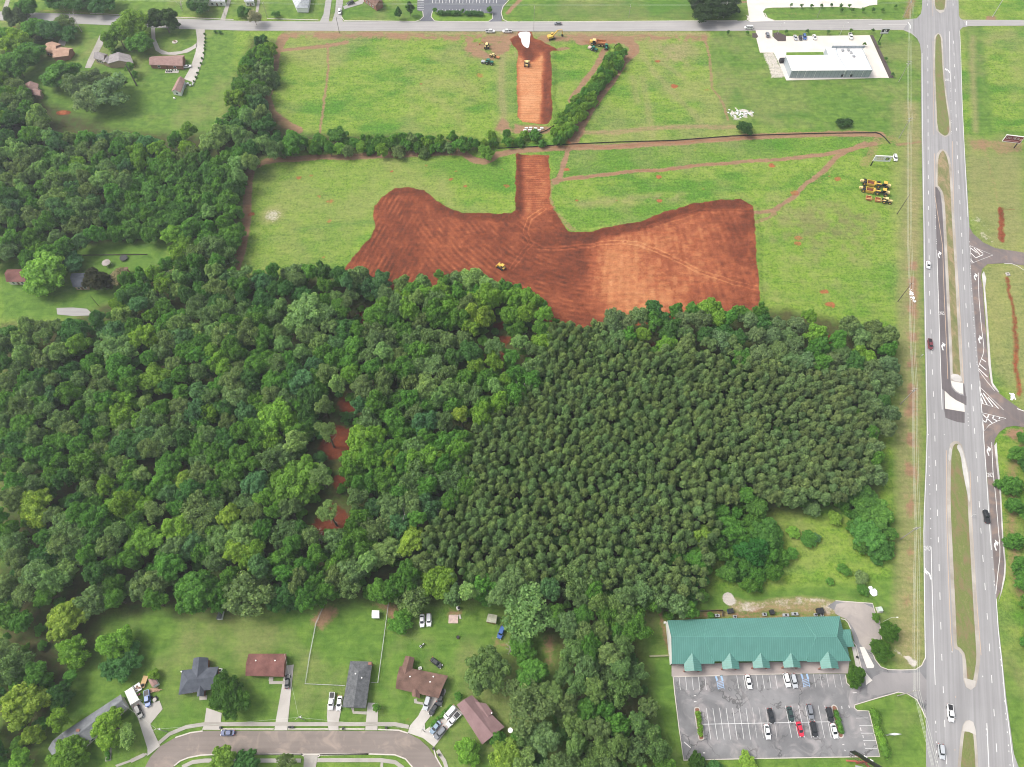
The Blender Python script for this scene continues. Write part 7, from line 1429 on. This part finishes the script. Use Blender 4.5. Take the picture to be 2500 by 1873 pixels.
wire('service_wire', [(P(744, 1758).x, P(744, 1758).y, 9), (P(700, 1600).x, P(700, 1600).y, 3.5)], .03, 'service wire running to the red brown roofed house', .5)
wire('service_wire', [(P(408, 1786).x, P(408, 1786).y, 9), (P(300, 1715).x, P(300, 1715).y, 3.5)], .03, 'service wire running to the long grey roofed house', .5)
pole((240, 746), 8, 'dark pole leaning beside the left lawn', M_POLED, 0, .16)
for b_, h, lab in (((2050, 86), 9, 'lamp post behind the forecourt cars'), ((1898, 84), 8, 'lamp post at the forecourt entrance'), ((2156, 1518), 8, 'lamp post above the two round trees beside the drive lane')): pole(b_, h, lab, M_STEELP, 0, .1, 0, lamp=True, name='street_lamp', cat='street lamp')
wire('pole_stay', [(P(1762, 44).x-3, P(1762, 44).y-1, 0), (P(1766, 43).x, P(1766, 43).y, 10)], .04, 'guy wire of the pole in front of the dark clump', 0)
e = empty('dead_tree', (P(334, 209).x, P(334, 209).y, 0)); lp(e, 'trunk', mat('dark_bare_trunk', (.11, .09, .08), .9), lambda b: b.tube((0, 0, -.2), (-.2, .3, 15), .5, .28, 8)); lp(e, 'stub', M_BARK, lambda b: (b.tube((-.1, .1, 11), (1.2, .3, 12.5), .12, .06), b.tube((-.1, .1, 13), (-1.2, .2, 14), .12, .06))); tag(e, 'bare dead trunk standing on the lawn right of the cedar', 'dead tree')
def dead(u, v, h, label, seed, lean=.2):
    r = random.Random(seed); p = P(u, v); e = empty('dead_tree', (p.x, p.y, 0)); top = Vector((r.uniform(-1, 1)*h*lean, r.uniform(-1, 1)*h*lean, h*.7)); lp(e, 'trunk', M_DEAD, lambda b: b.tube((0, 0, -.2), top, .25, .14, 6))
    def br(b):
        for k in range(16):
            a = Vector((0, 0, 0)).lerp(top, r.uniform(.35, 1)); t = r.uniform(0, 6.28); q = a+Vector((math.cos(t), math.sin(t), r.uniform(.4, 1.4)))*h*r.uniform(.12, .28); b.tube(a, q, .1, .04, 4)
            for j in range(3): t2 = t+r.uniform(-1, 1); b.tube(q, q+Vector((math.cos(t2), math.sin(t2), r.uniform(.3, 1)))*h*.1, .05, .02, 4)
    lp(e, 'branch', M_DEAD, br); return tag(e, label, 'dead tree')
dead(200, 78, 13, 'bare grey tree beside the upper left road', 1); dead(1245, 1590, 7, 'bare pale branches at the corner of the big tree near the blue suv', 2, .1); dead(45, 1620, 7, 'bleached fallen branches in the lower left wood', 3, .3); dead(530, 1235, 13, 'bare dead tree poking out of the left wood', 4); dead(445, 27, 8, 'bare small tree beyond the road beside the porch house', 5); dead(508, 26, 8, 'bare leaning tree in front of the porch house', 6); dead(1276, 945, 12, 'bare dead tree at the upper plantation corner', 7); dead(1000, 1285, 12, 'bare dead tree right of the red clearings', 8); dead(785, 1320, 10, 'bare dead tree at the lower end of the red clearing', 9)
# tall pines leaning over the clearing, their stems in view
for u, v, h, R, lab in ((816, 1092, 20, 4.6, 'tall pine above the upper red clearing with its bare stem in view'), (822, 1283, 21, 4.6, 'tall pine above the lower red clearing with its dark stem in view'), (855, 775, 15, 3.6, 'slender pine left of the small clearing at the wood edge'), (800, 1190, 16, 4.6, 'grey pine between the two red clearings')): tree('pine_tree', P(u, v), h, R, 'pine2' if v > 900 else 'olive', OPEN, lab, 'pine', None, .75)
# ================================================================== SIGNS
def board(name, bl, br, base, tl, label, facem, framem, lettering=None, posts=1, thick=.5):
    zb = hgt(bl if abs(bl[0]-base[0]) < abs(br[0]-base[0]) else br, base); a = P(*bl, zb); b = P(*br, zb); zt = zb; lo, hi = zb, zb+14
    for _ in range(30):
        m_ = (lo+hi)/2
        if P(*tl, m_).y > a.y: lo = m_
        else: hi = m_
    zt = lo; b.y = a.y+(b.y-a.y); e = empty(name, ((a.x+b.x)/2, (a.y+b.y)/2, 0), math.atan2(b.y-a.y, b.x-a.x)); w = (b-a).to_2d().length; hh = zt-zb; zc = (zt+zb)/2
    tag(e, label, 'sign'); f = lp(e, 'panel', facem, lambda m: m.box((0, 0, zc), (w, thick*.6, hh)))
    lp(e, 'frame', framem, lambda m: (m.box((0, 0, zt+.15), (w+.5, thick, .3)), m.box((0, 0, zb-.15), (w+.5, thick, .3)), m.box((-w/2-.12, 0, zc), (.25, thick, hh)), m.box((w/2+.12, 0, zc), (.25, thick, hh))))
    bx = P(*base); dx = (bx.x-e.location.x)*math.cos(-e.rotation_euler.z); dx = max(-w/2+.3, min(w/2-.3, dx)); lp(e, 'post', M_BLACK, lambda m: m.tube((dx, .35, -.2), (dx, .35, zb+hh*.4), .32, .3, 10))
    return e, w, hh, zc, f
M_DRED = mat('dark_red_board', (.22, .035, .045), .6, var=.1); M_WB = mat('white_board', (.75, .75, .74), .6, var=.04)
e, w, hh, zc, f = board('billboard', (2448, 344), (2490, 349), (2477, 362), (2454, 330), 'dark red billboard with white letters at the right edge', M_DRED, M_TRIM)
fm = lambda x, z, s=1.0, y=-.17: Matrix.Translation((x, y, z)) @ Matrix.Rotation(math.pi/2, 4, 'X') @ Matrix.Diagonal((s, 1.0, 1, 1))
t_ = text_mesh('lettering', 'CALL ME AL', M_WB, fm(-w*.06, zc+hh*.12), e, hh*.52); k_ = (w*.80)/max(.1, t_.dimensions.x); t_.matrix_local = fm(-w*.06, zc+hh*.12, k_)
lp(e, 'stripe', mat('pink_band', (.55, .28, .28), .6), lambda m: m.box((-w*.05, -.17, zc-hh*.30), (w*.82, .04, hh*.12))); lp(e, 'emblem', mat('skin_tone_patch', (.62, .36, .27), .6), lambda m: m.tube((w*.43, -.16, zc+.1), (w*.43, -.2, zc+.1), hh*.2, hh*.2, 14))
e, w, hh, zc, f = board('billboard', (2132, 392), (2172, 393.5), (2126, 405), (2136.5, 381), 'white billboard with yellow writing beside the parked machines', M_WB, M_WB)
M_YT = mat('yellow_sign_paint', (.55, .42, .05), .6); M_DK = mat('dark_sign_green', (.03, .05, .02), .6)
yt = MB(); rr = random.Random(4)
for row, z in enumerate((zc+hh*.2, zc-hh*.18)):
    x = -w*.38+row*w*.06
    for k in range(8): ww = rr.uniform(.35, .6)*w/14; yt.box((x, -.17, z), (ww*.35, .04, hh*.26)); yt.box((x+ww*.5, -.17, z+rr.choice((-1, 1))*hh*.09), (ww*.9, .04, hh*.07)); x += ww*1.7
yt.build('lettering', M_YT, e); ar = MB(); ar.add([(w*.18, -.19, zc-hh*.3), (w*.34, -.19, zc-hh*.3), (w*.43, -.19, zc), (w*.34, -.19, zc+hh*.3), (w*.18, -.19, zc+hh*.3)], [[0, 1, 2, 3, 4]]); ar.build('arrow', M_DK, e); lp(e, 'arrow_patch', mat('lime_patch', (.35, .45, .1), .6), lambda m: m.box((w*.27, -.21, zc), (w*.12, .03, hh*.36)))
e, w, hh, zc, f = board('pylon_sign', (2150, 81.5), (2167, 81.5), (2145, 104), (2153, 71), 'black pole sign with a white round emblem beside the white building', M_BLACK, M_METALG)
lp(e, 'white_band', M_WB, lambda m: m.box((0, -.17, zc-hh*.33), (w*.96, .04, hh*.28))); em = lp(e, 'emblem', M_WB, lambda m: m.tube((0, -.16, zc+hh*.12), (0, -.2, zc+hh*.12), hh*.30, hh*.30, 18)); lp(e, 'emblem_gap', M_BLACK, lambda m: (m.tube((-.1, -.2, zc+hh*.08), (-.1, -.23, zc+hh*.08), hh*.12, hh*.12, 12), m.box((.0, -.215, zc+hh*.3), (hh*.06, .03, hh*.25))), em)
# large billboard structure at the bottom, seen from above and behind
bb = empty('billboard_structure', (*P(2092, 1862).to_2d(), 0)); tag(bb, 'dark edge-on billboard with walkway and red steel supports at the bottom edge', 'billboard')
a, b = P(2087, 1833, 13.5), P(2175, 1886, 13.5); a2, b2 = P(2088, 1868, 10.5), P(2140, 1880, 10.5); M_REDS = mat('red_primed_steel', (.30, .075, .05), .7, var=.3)
t = (b-a).normalized(); nn_ = Vector((-t.y, t.x, 0)); pn = MB(); 
for q, z0, z1 in ((a, 9, 13.4),): pn.add([a-nn_*.15, b-nn_*.15, b+nn_*.15, a+nn_*.15, *[p+Vector((0, 0, -4.5)) for p in (a-nn_*.15, b-nn_*.15, b+nn_*.15, a+nn_*.15)]], [[0, 1, 2, 3], [7, 6, 5, 4], [0, 4, 5, 1], [1, 5, 6, 2], [2, 6, 7, 3], [3, 7, 4, 0]])
adopt(pn.build('sign_face', M_BLACK), bb)
ck = MB(); 
for off in (-1.5, -.9): ck.tube(a+nn_*off-Vector((0, 0, 4)), b+nn_*off-Vector((0, 0, 4)), .08, .08, 5)
n_ = 16
for k in range(n_+1): q = a.lerp(b, k/n_); ck.tube(q+nn_*-.2-Vector((0, 0, 4)), q+nn_*-1.6-Vector((0, 0, 4)), .05, .05, 4); ck.tube(q+nn_*-1.5-Vector((0, 0, 4)), q+nn_*-1.5-Vector((0, 0, 3)), .04, .04, 4)
adopt(ck.build('catwalk', mat('dark_steel', (.07, .05, .045), .7)), bb)
sp_ = MB(); base_ = P(2092, 1862); sp_.tube((base_.x, base_.y, 0), (base_.x, base_.y, 9.5), .5, .45, 10); mid_ = (a+b)/2-Vector((0, 0, 4)); sp_.tube(Vector((base_.x, base_.y, 9.2)), a.lerp(b, .15)-Vector((0, 0, 4)), .3, .3, 8); sp_.tube(Vector((base_.x-.8, base_.y-.3, 8.8)), a.lerp(b, .75)+nn_*-2.2-Vector((0, 0, 4.5)), .38, .34, 8); sp_.tube(P(2066, 1857, 2), Vector((base_.x, base_.y, 6)), .3, .3, 8); adopt(sp_.build('support', M_REDS), bb)
lg = MB(); 
for k in (.25, .42): q = a.lerp(b, k); lg.tube(q+nn_*.2, a.lerp(b, k+.09)+nn_*.2, .16, .16, 6)
adopt(lg.build('lamp_bar', M_TRIM), bb); bk = MB(); bk.add([a2, b2, b2+Vector((.4, -1.0, 0)), a2+Vector((-.3, -1.4, 0))], [[0, 3, 2, 1]]); adopt(bk.build('lower_sign_back', M_METALG), bb)
ps = empty('pole_sign', (*P(2165, 1796).to_2d(), 0), 0.0); tag(ps, 'small double faced sign on a pole seen from above near the shop lawn', 'sign'); lp(ps, 'post', M_STEELP, lambda b: b.tube((0, 0, 0), (0, 0, 6), .15)); lp(ps, 'panel', M_METALG, lambda b: b.prism([(-2.7, 0), (0, -.45), (2.7, 0), (0, .45)], 4.2, 6.6)); lp(ps, 'top_trim', M_WB, lambda b: b.prism([(-2.2, 0), (0, -.3), (2.2, 0), (0, .3)], 6.6, 6.7))
# ================================================================== SMALL THINGS
def small(name, u, v, label, cat, m, f, rz=0.0, parts=()):
    p = P(u, v); e = None; mb = MB(); f(mb); o = mb.build(name if not parts else 'body', m)
    if not parts: o.location = (p.x, p.y, 0); o.rotation_euler.z = rz; return tag(o, label, cat)
    e = empty(name, (p.x, p.y, 0), rz); o.parent = e
    for nm, mm, ff in parts: lp(e, nm, mm, ff)
    return tag(e, label, cat)
bx = lambda s, z=0: (lambda b: b.box((0, 0, s[2]/2+z), s, taper=.04))
def dumpster(u, v, label, m, s=(2.2, 1.7, 1.5)): small('dumpster', u, v, label, 'dumpster', m, bx(s), .1, (('lid', M_BLACK, lambda b: (b.box((-s[0]/4-.02, 0, s[2]+.05), (s[0]/2-.06, s[1], .08)), b.box((s[0]/4+.02, 0, s[2]+.05), (s[0]/2-.06, s[1], .08)))),))
dumpster(1782, 1493, 'dark blue dumpster beside the gravel circle behind the shops', mat('dark_blue_steel', (.03, .05, .11), .6)); dumpster(1883, 1496, 'small black dumpster in the middle behind the shops', M_BLACK, (1.6, 1.9, 1.4)); dumpster(2000, 1493, 'large black dumpster at the right behind the shops', M_BLACK, (2.6, 2.2, 1.7)); dumpster(1908, 152, 'black dumpster at the left end of the white metal building', M_BLACK, (3.2, 2.6, 2.2))
for u, v, w_, lab in ((1750, 1504, 2.2, 'leftmost behind the shops'), (1793, 1507, 1.6, 'second behind the shops'), (1865, 1501, 2.0, 'third behind the shops beside the small dumpster'), (1917, 1503, 3.0, 'pale green tinted one behind the shops'), (1939, 1500, 3.2, 'wide grey one behind the shops'), (1990, 1502, 1.4, 'small one left under the big dumpster'), (2005, 1502, 1.4, 'small one right under the big dumpster')): small('air_conditioner', u, v, 'white outdoor unit, '+lab, 'air conditioner', M_METALG, bx((w_*.85, 1.2, 1.0)), 0, (('fan_grille', M_BLACK, lambda b: b.tube((0, 0, 1.1), (0, 0, 1.14), .45, .45, 12)),))
small('air_conditioner', 539, 1637, 'white outdoor unit beside the slate roofed house', 'air conditioner', M_TRIM, bx((1.5, 1.3, .9)), 0, (('fan_grille', M_BLACK, lambda b: b.tube((0, 0, .9), (0, 0, .94), .4, .4, 12)),))
small('air_conditioner', 1026, 1632, 'white outdoor unit behind the brown roofed house', 'air conditioner', M_TRIM, bx((1.2, 1.0, .9)), .2, (('fan_grille', M_BLACK, lambda b: b.tube((0, 0, .9), (0, 0, .94), .3, .3, 12)),))
small('utility_cabinet', 2146.5, 1489, 'pale green utility cabinet on a pad beside the drive lane corner', 'utility cabinet', mat('pale_green_cabinet', (.42, .48, .42), .6), bx((1.8, 1.8, 1.3)), .15, (('pad', M_CONC, lambda b: b.box((0, 0, .06), (2.4, 2.4, .12))),))
small('air_tank', 1623, 1521, 'white meter box on the side of the green roofed building', 'meter box', M_TRIM, bx((1.0, .8, 1.0)), 0)
small('drive_through_speaker', 2091, 1605, 'small order post beside the drive through walk', 'post', M_BLACK, bx((.5, .8, 1.4)), .2)
small('trampoline', 303, 632, 'round dark trampoline on the left lawn', 'trampoline', M_BLACK, lambda b: b.tube((0, 0, .8), (0, 0, .86), 2.0, 2.0, 20), 0, (('frame', mat('navy_pad', (.05, .06, .12), .7), lambda b: b.tube((0, 0, .76), (0, 0, .9), 2.25, 2.25, 20, cap=False)), *[('leg', M_METALG, (lambda k: lambda b: b.tube((2.1*math.cos(k), 2.1*math.sin(k), 0), (2.1*math.cos(k), 2.1*math.sin(k), .8), .05))(k*1.57)) for k in range(4)]))
small('gazebo', 264, 648, 'small pinkish octagonal gazebo on the left lawn', 'gazebo', M_CONCP, lambda b: b.add([(2.3*math.cos(k*.785), 2.3*math.sin(k*.785), 2.3) for k in range(8)]+[(0, 0, 3.1)], [[k, (k+1) % 8, 8] for k in range(8)]), .4, tuple(('post', M_TRIM, (lambda k: lambda b: b.tube((2.0*math.cos(k*1.57), 2.0*math.sin(k*1.57), 0), (2.0*math.cos(k*1.57), 2.0*math.sin(k*1.57), 2.3), .08))(k)) for k in range(4)))
small('concrete_slab', 1107, 1511.5, 'stained bare concrete slab in the back garden', 'slab', mat('stained_pinkish_slab', (.48, .36, .32), .9, var=.4, scale=1.2), bx((3.9, 3.4, .15)), 0); small('concrete_slab', 1123, 1506, 'small concrete step beside the stained slab', 'slab', M_CONC, bx((.8, 1.8, .15)), .3)
small('fire_pit', 1118, 1556, 'small brick fire pit on the back garden lawn', 'fire pit', W_BRICK, lambda b: b.tube((0, 0, 0), (0, 0, .5), .7, .7, 10, cap=False), 0, (('ash', M_BLACK, lambda b: b.tube((0, 0, .05), (0, 0, .3), .6, .6, 10)),))
def cycle(u, v, label, rz, col=M_METALG):
    p = P(u, v); e = empty('motorcycle', (p.x, p.y, 0), rz); tag(e, label, 'motorcycle')
    for x in (-.85, .85): lp(e, 'wheel', M_TYRE, lambda b: b.tube((x, -.08, .34), (x, .08, .34), .34, .34, 14))
    lp(e, 'body', col, lambda b: (b.box((0, 0, .65), (1.1, .4, .5), taper=.2), b.box((-.8, .3, .7), (.6, .25, .4)), b.box((-.8, -.3, .7), (.6, .25, .4)), b.box((.7, 0, .95), (.4, .7, .4), taper=.3))); lp(e, 'seat', M_BLACK, lambda b: b.box((-.25, 0, .95), (.9, .36, .12))); lp(e, 'handlebar', M_BLACK, lambda b: b.tube((.5, -.45, 1.1), (.5, .45, 1.1), .03))
cycle(1031, 1576, 'silver and black touring motorcycle on the grass', .7); cycle(339, 1697, 'pink and black motorcycle beside the carport', .4, mat('pink_plastic', (.45, .10, .20), .5))
small('tank', 1119, 1486, 'round white tank at the wood edge behind the slab', 'tank', M_TRIM, lambda b: b.tube((0, 0, 0), (0, 0, 1.5), .75, .75, 14), 0, (('cover', M_BLACK, lambda b: b.tube((.3, 0, 1.5), (.3, 0, 1.6), .6, .6, 12)),))
small('satellite_dish', 1246, 1784, 'round white dish beside the corner of the mauve roof', 'dish', M_TRIM, lambda b: b.tube((0, 0, 1.6), (0, 0, 1.75), .8, .95, 16), 0, (('post', M_METALG, lambda b: b.tube((0, 0, 0), (0, 0, 1.6), .06)),))
rr = random.Random(8)
def lumber(b):
    for k in range(22): x, y, t = rr.uniform(-1.2, 1.2), rr.uniform(-.8, .8), rr.uniform(-.4, .4); b.box((x, y, .1+.03*k), (rr.uniform(2.2, 3.6), .14, .05), t)
small('lumber_pile', 379, 1685, 'heap of reddish planks beside the brown roofed garden shed', 'lumber', mat('raw_planks', (.42, .26, .18), .9, var=.3), lumber, .2)
small('flatbed_trailer', 353, 1665, 'narrow trailer with a tan deck behind the blue pickup', 'trailer', mat('tan_plywood', (.50, .34, .17), .9), lambda b: b.box((0, 0, .7), (1.9, 4.2, .15)), -.15, (('wheel', M_TYRE, lambda b: (b.tube((-1.1, 0, .35), (-.95, 0, .35), .35), b.tube((.95, 0, .35), (1.1, 0, .35), .35))), ('junk', M_BLACK, lambda b: b.blob((.2, -1.3, 1.1), .55, 2, .3))))
small('utility_trailer', 338, 1679, 'small open trailer filled with scrap beside the carport', 'trailer', M_METALG, lambda b: (b.box((0, 0, .6), (2.4, 3.0, .12)), b.box((1.2, 0, .9), (.06, 3, .5)), b.box((-1.2, 0, .9), (.06, 3, .5))), .6, (('scrap', mat('mixed_scrap', (.34, .22, .16), .9, var=.5, scale=4), lambda b: [b.blob((rr.uniform(-.8, .8), rr.uniform(-1, 1), .85), .35, 1, .4, seed=k) for k in range(9)]), ('wheel', M_TYRE, lambda b: (b.tube((-1.4, 0, .35), (-1.25, 0, .35), .35), b.tube((1.25, 0, .35), (1.4, 0, .35), .35)))))
small('spool_table', 379, 1709, 'round pale table beside a pile of tyres', 'table', M_CONC, lambda b: b.tube((0, 0, .6), (0, 0, .7), .75, .75, 14), 0, (('base', M_BLACK, lambda b: b.tube((0, 0, 0), (0, 0, .6), .3, .3, 10)),)); small('tyre_stack', 375, 1705, 'pile of dark tyres beside the round pale table', 'tyres', M_TYRE, lambda b: [b.tube((-1.6+k*.75, .5*(k % 2), 0.02*k), (-1.6+k*.75, .5*(k % 2), .25+.02*k), .42, .42, 12) for k in range(5)])
for k, (u, v, lab) in enumerate(((539.5, 1777, 'beside the concrete drive of the slate roofed house'), (707, 1776, 'left of the pair beside the red brown house drive'), (715, 1776, 'right of the pair beside the red brown house drive'), (838, 1779, 'beside the twin drive'), (943, 1777, 'on the verge below the dark grey roof'), (1058, 1828, 'upper one on the curve of the sidewalk'), (1072, 1843, 'lower one on the curve of the sidewalk'))): small('rubbish_bin', u, v, 'dark wheeled rubbish bin '+lab, 'rubbish bin', mat('bin_plastic', (.06, .09, .11), .6), bx((.65, .7, 1.0)), .1*k, (('lid', M_BLACK, lambda b: b.box((0, 0, 1.04), (.7, .75, .08))),))
pm_ = mat('white_plastic_sheet', (.78, .79, .8), .6)
small('plastic_sheet', 2133, 1447, 'crumpled white sheet lying on the meadow behind the shops', 'debris', pm_, lambda b: (b.blob((0, 0, .15), 1.5, 2, .25, squash=.12), b.blob((-1.6, 1.2, .15), .8, 2, .25, squash=.15)), -.5)
small('rubble', 1807, 277, 'heap of white rubble on the lawn', 'rubble', mat('grey_white_rubble', (.55, .56, .57), .9, var=.2), lambda b: [b.blob((rr.gauss(0, 3.6), rr.gauss(0, 1.6), .05), rr.uniform(.25, .8), 1, .35, squash=.35, seed=k) for k in range(44)])
small('rubble', 2472, 968, 'white rubble beside the slip lane bank', 'rubble', pm_, lambda b: [b.blob((rr.uniform(-1.4, 1.4), rr.uniform(-1.8, 1.8), .1), rr.uniform(.3, .8), 1, .35, squash=.4, seed=k) for k in range(12)])
small('manhole', 2460, 670, 'pale square concrete inlet on the bank right of the slip lane', 'inlet', M_CONC, bx((2.0, 2.0, .4)), .1, (('cover', M_BLACK, lambda b: b.tube((0, 0, .4), (0, 0, .44), .4, .4, 12)),)); small('marker_barrel', 2246, 873, 'white sign face at the edge of the highway verge', 'sign', M_WB, lambda b: (b.box((0, 0, 2.2), (1.0, .06, 1.0)), b.tube((0, 0, 0), (0, 0, 2), .05)), .3)
small('road_sign', 2371, 1262, 'small white road sign on the median', 'sign', M_WB, lambda b: (b.box((0, 0, 2.3), (1.4, .06, 1.4)), b.tube((0, 0, 0), (0, 0, 2.2), .06)), .2)
small('loose_stones', 2226, 722, 'strip of white stones in the highway verge', 'stones', pm_, lambda b: [b.blob((rr.uniform(-.9, .9), rr.uniform(-4.5, 4.5), .05), rr.uniform(.15, .5), 1, .35, squash=.5, seed=k) for k in range(40)])
small('planter', 427, 103, 'round stone edged flower bed inside the gravel loop', 'flower bed', mat('pale_stone_ring', (.50, .46, .40), .9), lambda b: b.tube((0, 0, 0), (0, 0, .3), 1.8, 1.8, 16), 0, (('plants', mat('red_green_plants', (.20, .09, .05), .9), lambda b: [b.blob((rr.uniform(-.8, .8), rr.uniform(-.8, .8), .55), .35, 1, .3, seed=k) for k in range(5)]),))
small('patio_set', 420, 176, 'white terrace with garden furniture behind the pinkish brown roof', 'patio', M_CONC, lambda b: b.box((0, 0, .12), (8.5, 2.2, .24)), .02, (('table', M_BLACK, lambda b: [b.tube((x, -.2, .24), (x, -.2, .95), .45, .45, 8) for x in (-3, -1.6, -.2)]), ('chair', M_TRIM, lambda b: [b.box((x, .8, .7), (.6, .6, .8)) for x in (-3.4, -2, -.6, 1.5, 3.0)])))
small('satellite_cart', 426, 241, 'small white object on the lawn below the garage', 'cart', M_TRIM, lambda b: b.box((0, 0, .5), (1.6, .8, .7), taper=.3), -.6)
small('equipment_row', 462, 209, 'cluster of grey equipment beside the garage door', 'equipment', M_METALG, lambda b: [b.box((rr.uniform(-3, 3), rr.uniform(-2, 2), .5), (rr.uniform(.6, 1.4), rr.uniform(.6, 1.2), rr.uniform(.7, 1.3)), rr.uniform(0, 3)) for k in range(9)])
# hedges
def hedge(name, pts, w_, h, seed, label, tint='mid', group=None, step=1.0, z0=0.0):
    w3 = PP(pts); e = empty(name, (w3[0].x, w3[0].y, 0)); tag(e, label, 'hedge', group); r = random.Random(seed); pf = []
    for a, b in zip(w3[:-1], w3[1:]):
        n_ = max(1, int((b-a).length/step))
        for k in range(n_):
            q = a.lerp(b, (k+.5)/n_)-w3[0]
            for j in range(2): pf.append((q.x+r.uniform(-.5, .5)*w_*.4, q.y+r.uniform(-.5, .5)*w_*.4, h*.55+r.uniform(-.1, .1)*h+z0, w_*r.uniform(.38, .52)))
    me = leaf_crown('hedge_foliage', pf, min(9000, len(pf)*75), .28, seed, .6, 1, .8); o = bpy.data.objects.new('foliage', me); link(o, e); o.color = jit(TINT[tint])
    lp(e, 'stem', M_BARK, lambda b: [b.tube((p[0], p[1], 0), (p[0], p[1], h*.5), .06) for p in pf[::4]]); return e
hedge('hedge', [(1073, 36), (1125, 37)], 3.2, 2.4, 1, 'dark clipped hedge, left of two before the office lot', 'dark'); hedge('hedge', [(1135, 37), (1177, 38)], 3.2, 2.4, 2, 'dark clipped hedge, right of two before the office lot', 'dark')
hedge('hedge', C([(1835, 1060), (1860, 1150)], 1550, 1400, 3.16), 3.2, 1.7, 3, 'bright hedge beside the side bays, upper stretch', 'bright'); hedge('hedge', C([(1860, 1180), (1885, 1260), (1905, 1330)], 1550, 1400, 3.16), 2.6, 1.5, 4, 'bright hedge beside the side bays, middle stretch', 'bright'); hedge('hedge', C([(1905, 1350), (1930, 1400)], 1550, 1400, 3.16), 3.8, 2.2, 5, 'bright hedge at the lower corner of the lot', 'bright')
hedge('hedge', [(1703, 1740), (1705, 1755), (1707, 1765), (1709, 1795)], 1.9, 1.2, 6, 'shrubs planted in the left island of the parking lot', 'bright', z0=.2); hedge('hedge', [(2038, 1735), (2042, 1752), (2048, 1775), (2053, 1790)], 2.1, 1.3, 7, 'shrubs planted in the right island of the parking lot', 'mid', z0=.2)
hedge('hedge', [(1055, 1776), (1062, 1763), (1085, 1742), (1103, 1724)], 1.6, 1.0, 8, 'low hedge between the two angled drives', 'mid'); hedge('hedge', [(500, 80), (502, 100), (500, 125), (493, 150), (485, 175), (472, 205)], 1.3, 1.1, 9, 'row of small dark shrubs along the gravel drive', 'dark', step=3.5); hedge('hedge', [(520, 80), (532, 81), (545, 82)], 2.4, 1.5, 10, 'three dark shrubs on the lawn beside the road', 'dark', step=2.5)
hedge('hedge', [(268, 1810), (262, 1835), (266, 1855)], 1.4, .8, 11, 'low border shrubs beside the curved garden path at lower left', 'mid')
for k, (x, y) in enumerate(((80, 238), (218, 238), (500, 232), (652, 227), (802, 235), (965, 222), (1122, 222), (1168, 322), (1215, 428), (1265, 538), (1062, 322), (535, 42), (610, 45), (682, 46), (752, 44), (825, 40), (895, 45), (955, 45), (898, 76), (978, 78), (1053, 75), (1125, 74), (1195, 75), (1287, 50))):
    c = P(1750+x/2.949, y/2.949, 1.5); tree('sapling', c, 3.2, 1.15, 'mid' if k % 3 else 'dark', OPEN, 'young planted tree number kind in the row' if False else ('young tree %s' % ('on the verge above the forecourt' if k < 7 else 'in the dark mulch strip right of the forecourt' if k < 11 else 'in the rows on the grass island beyond the cross road')), 'sapling', 'young trees %s' % ('on the forecourt verge' if k < 7 else 'by the mulch strip' if k < 11 else 'on the far grass island'), 1.5)
# ================================================================== THIN AIR HAZE
def haze_box():
    m, nt, out = newmat('thin_summer_haze'); v = N(nt, 'ShaderNodeVolumePrincipled'); v.inputs['Color'].default_value = (.86, .92, 1, 1); v.inputs['Density'].default_value = 0.00016; v.inputs['Anisotropy'].default_value = .3
    L(nt, v.outputs[0], out.inputs['Volume']); b = MB().box((0, 350, 154), (32400, 15500, 316)); b.v = [Vector((p.x, p.y+900, p.z)) for p in b.v]; o = b.build('haze', m); tag(o, 'thin pale haze over the whole place', 'haze', kind='stuff')
haze_box()
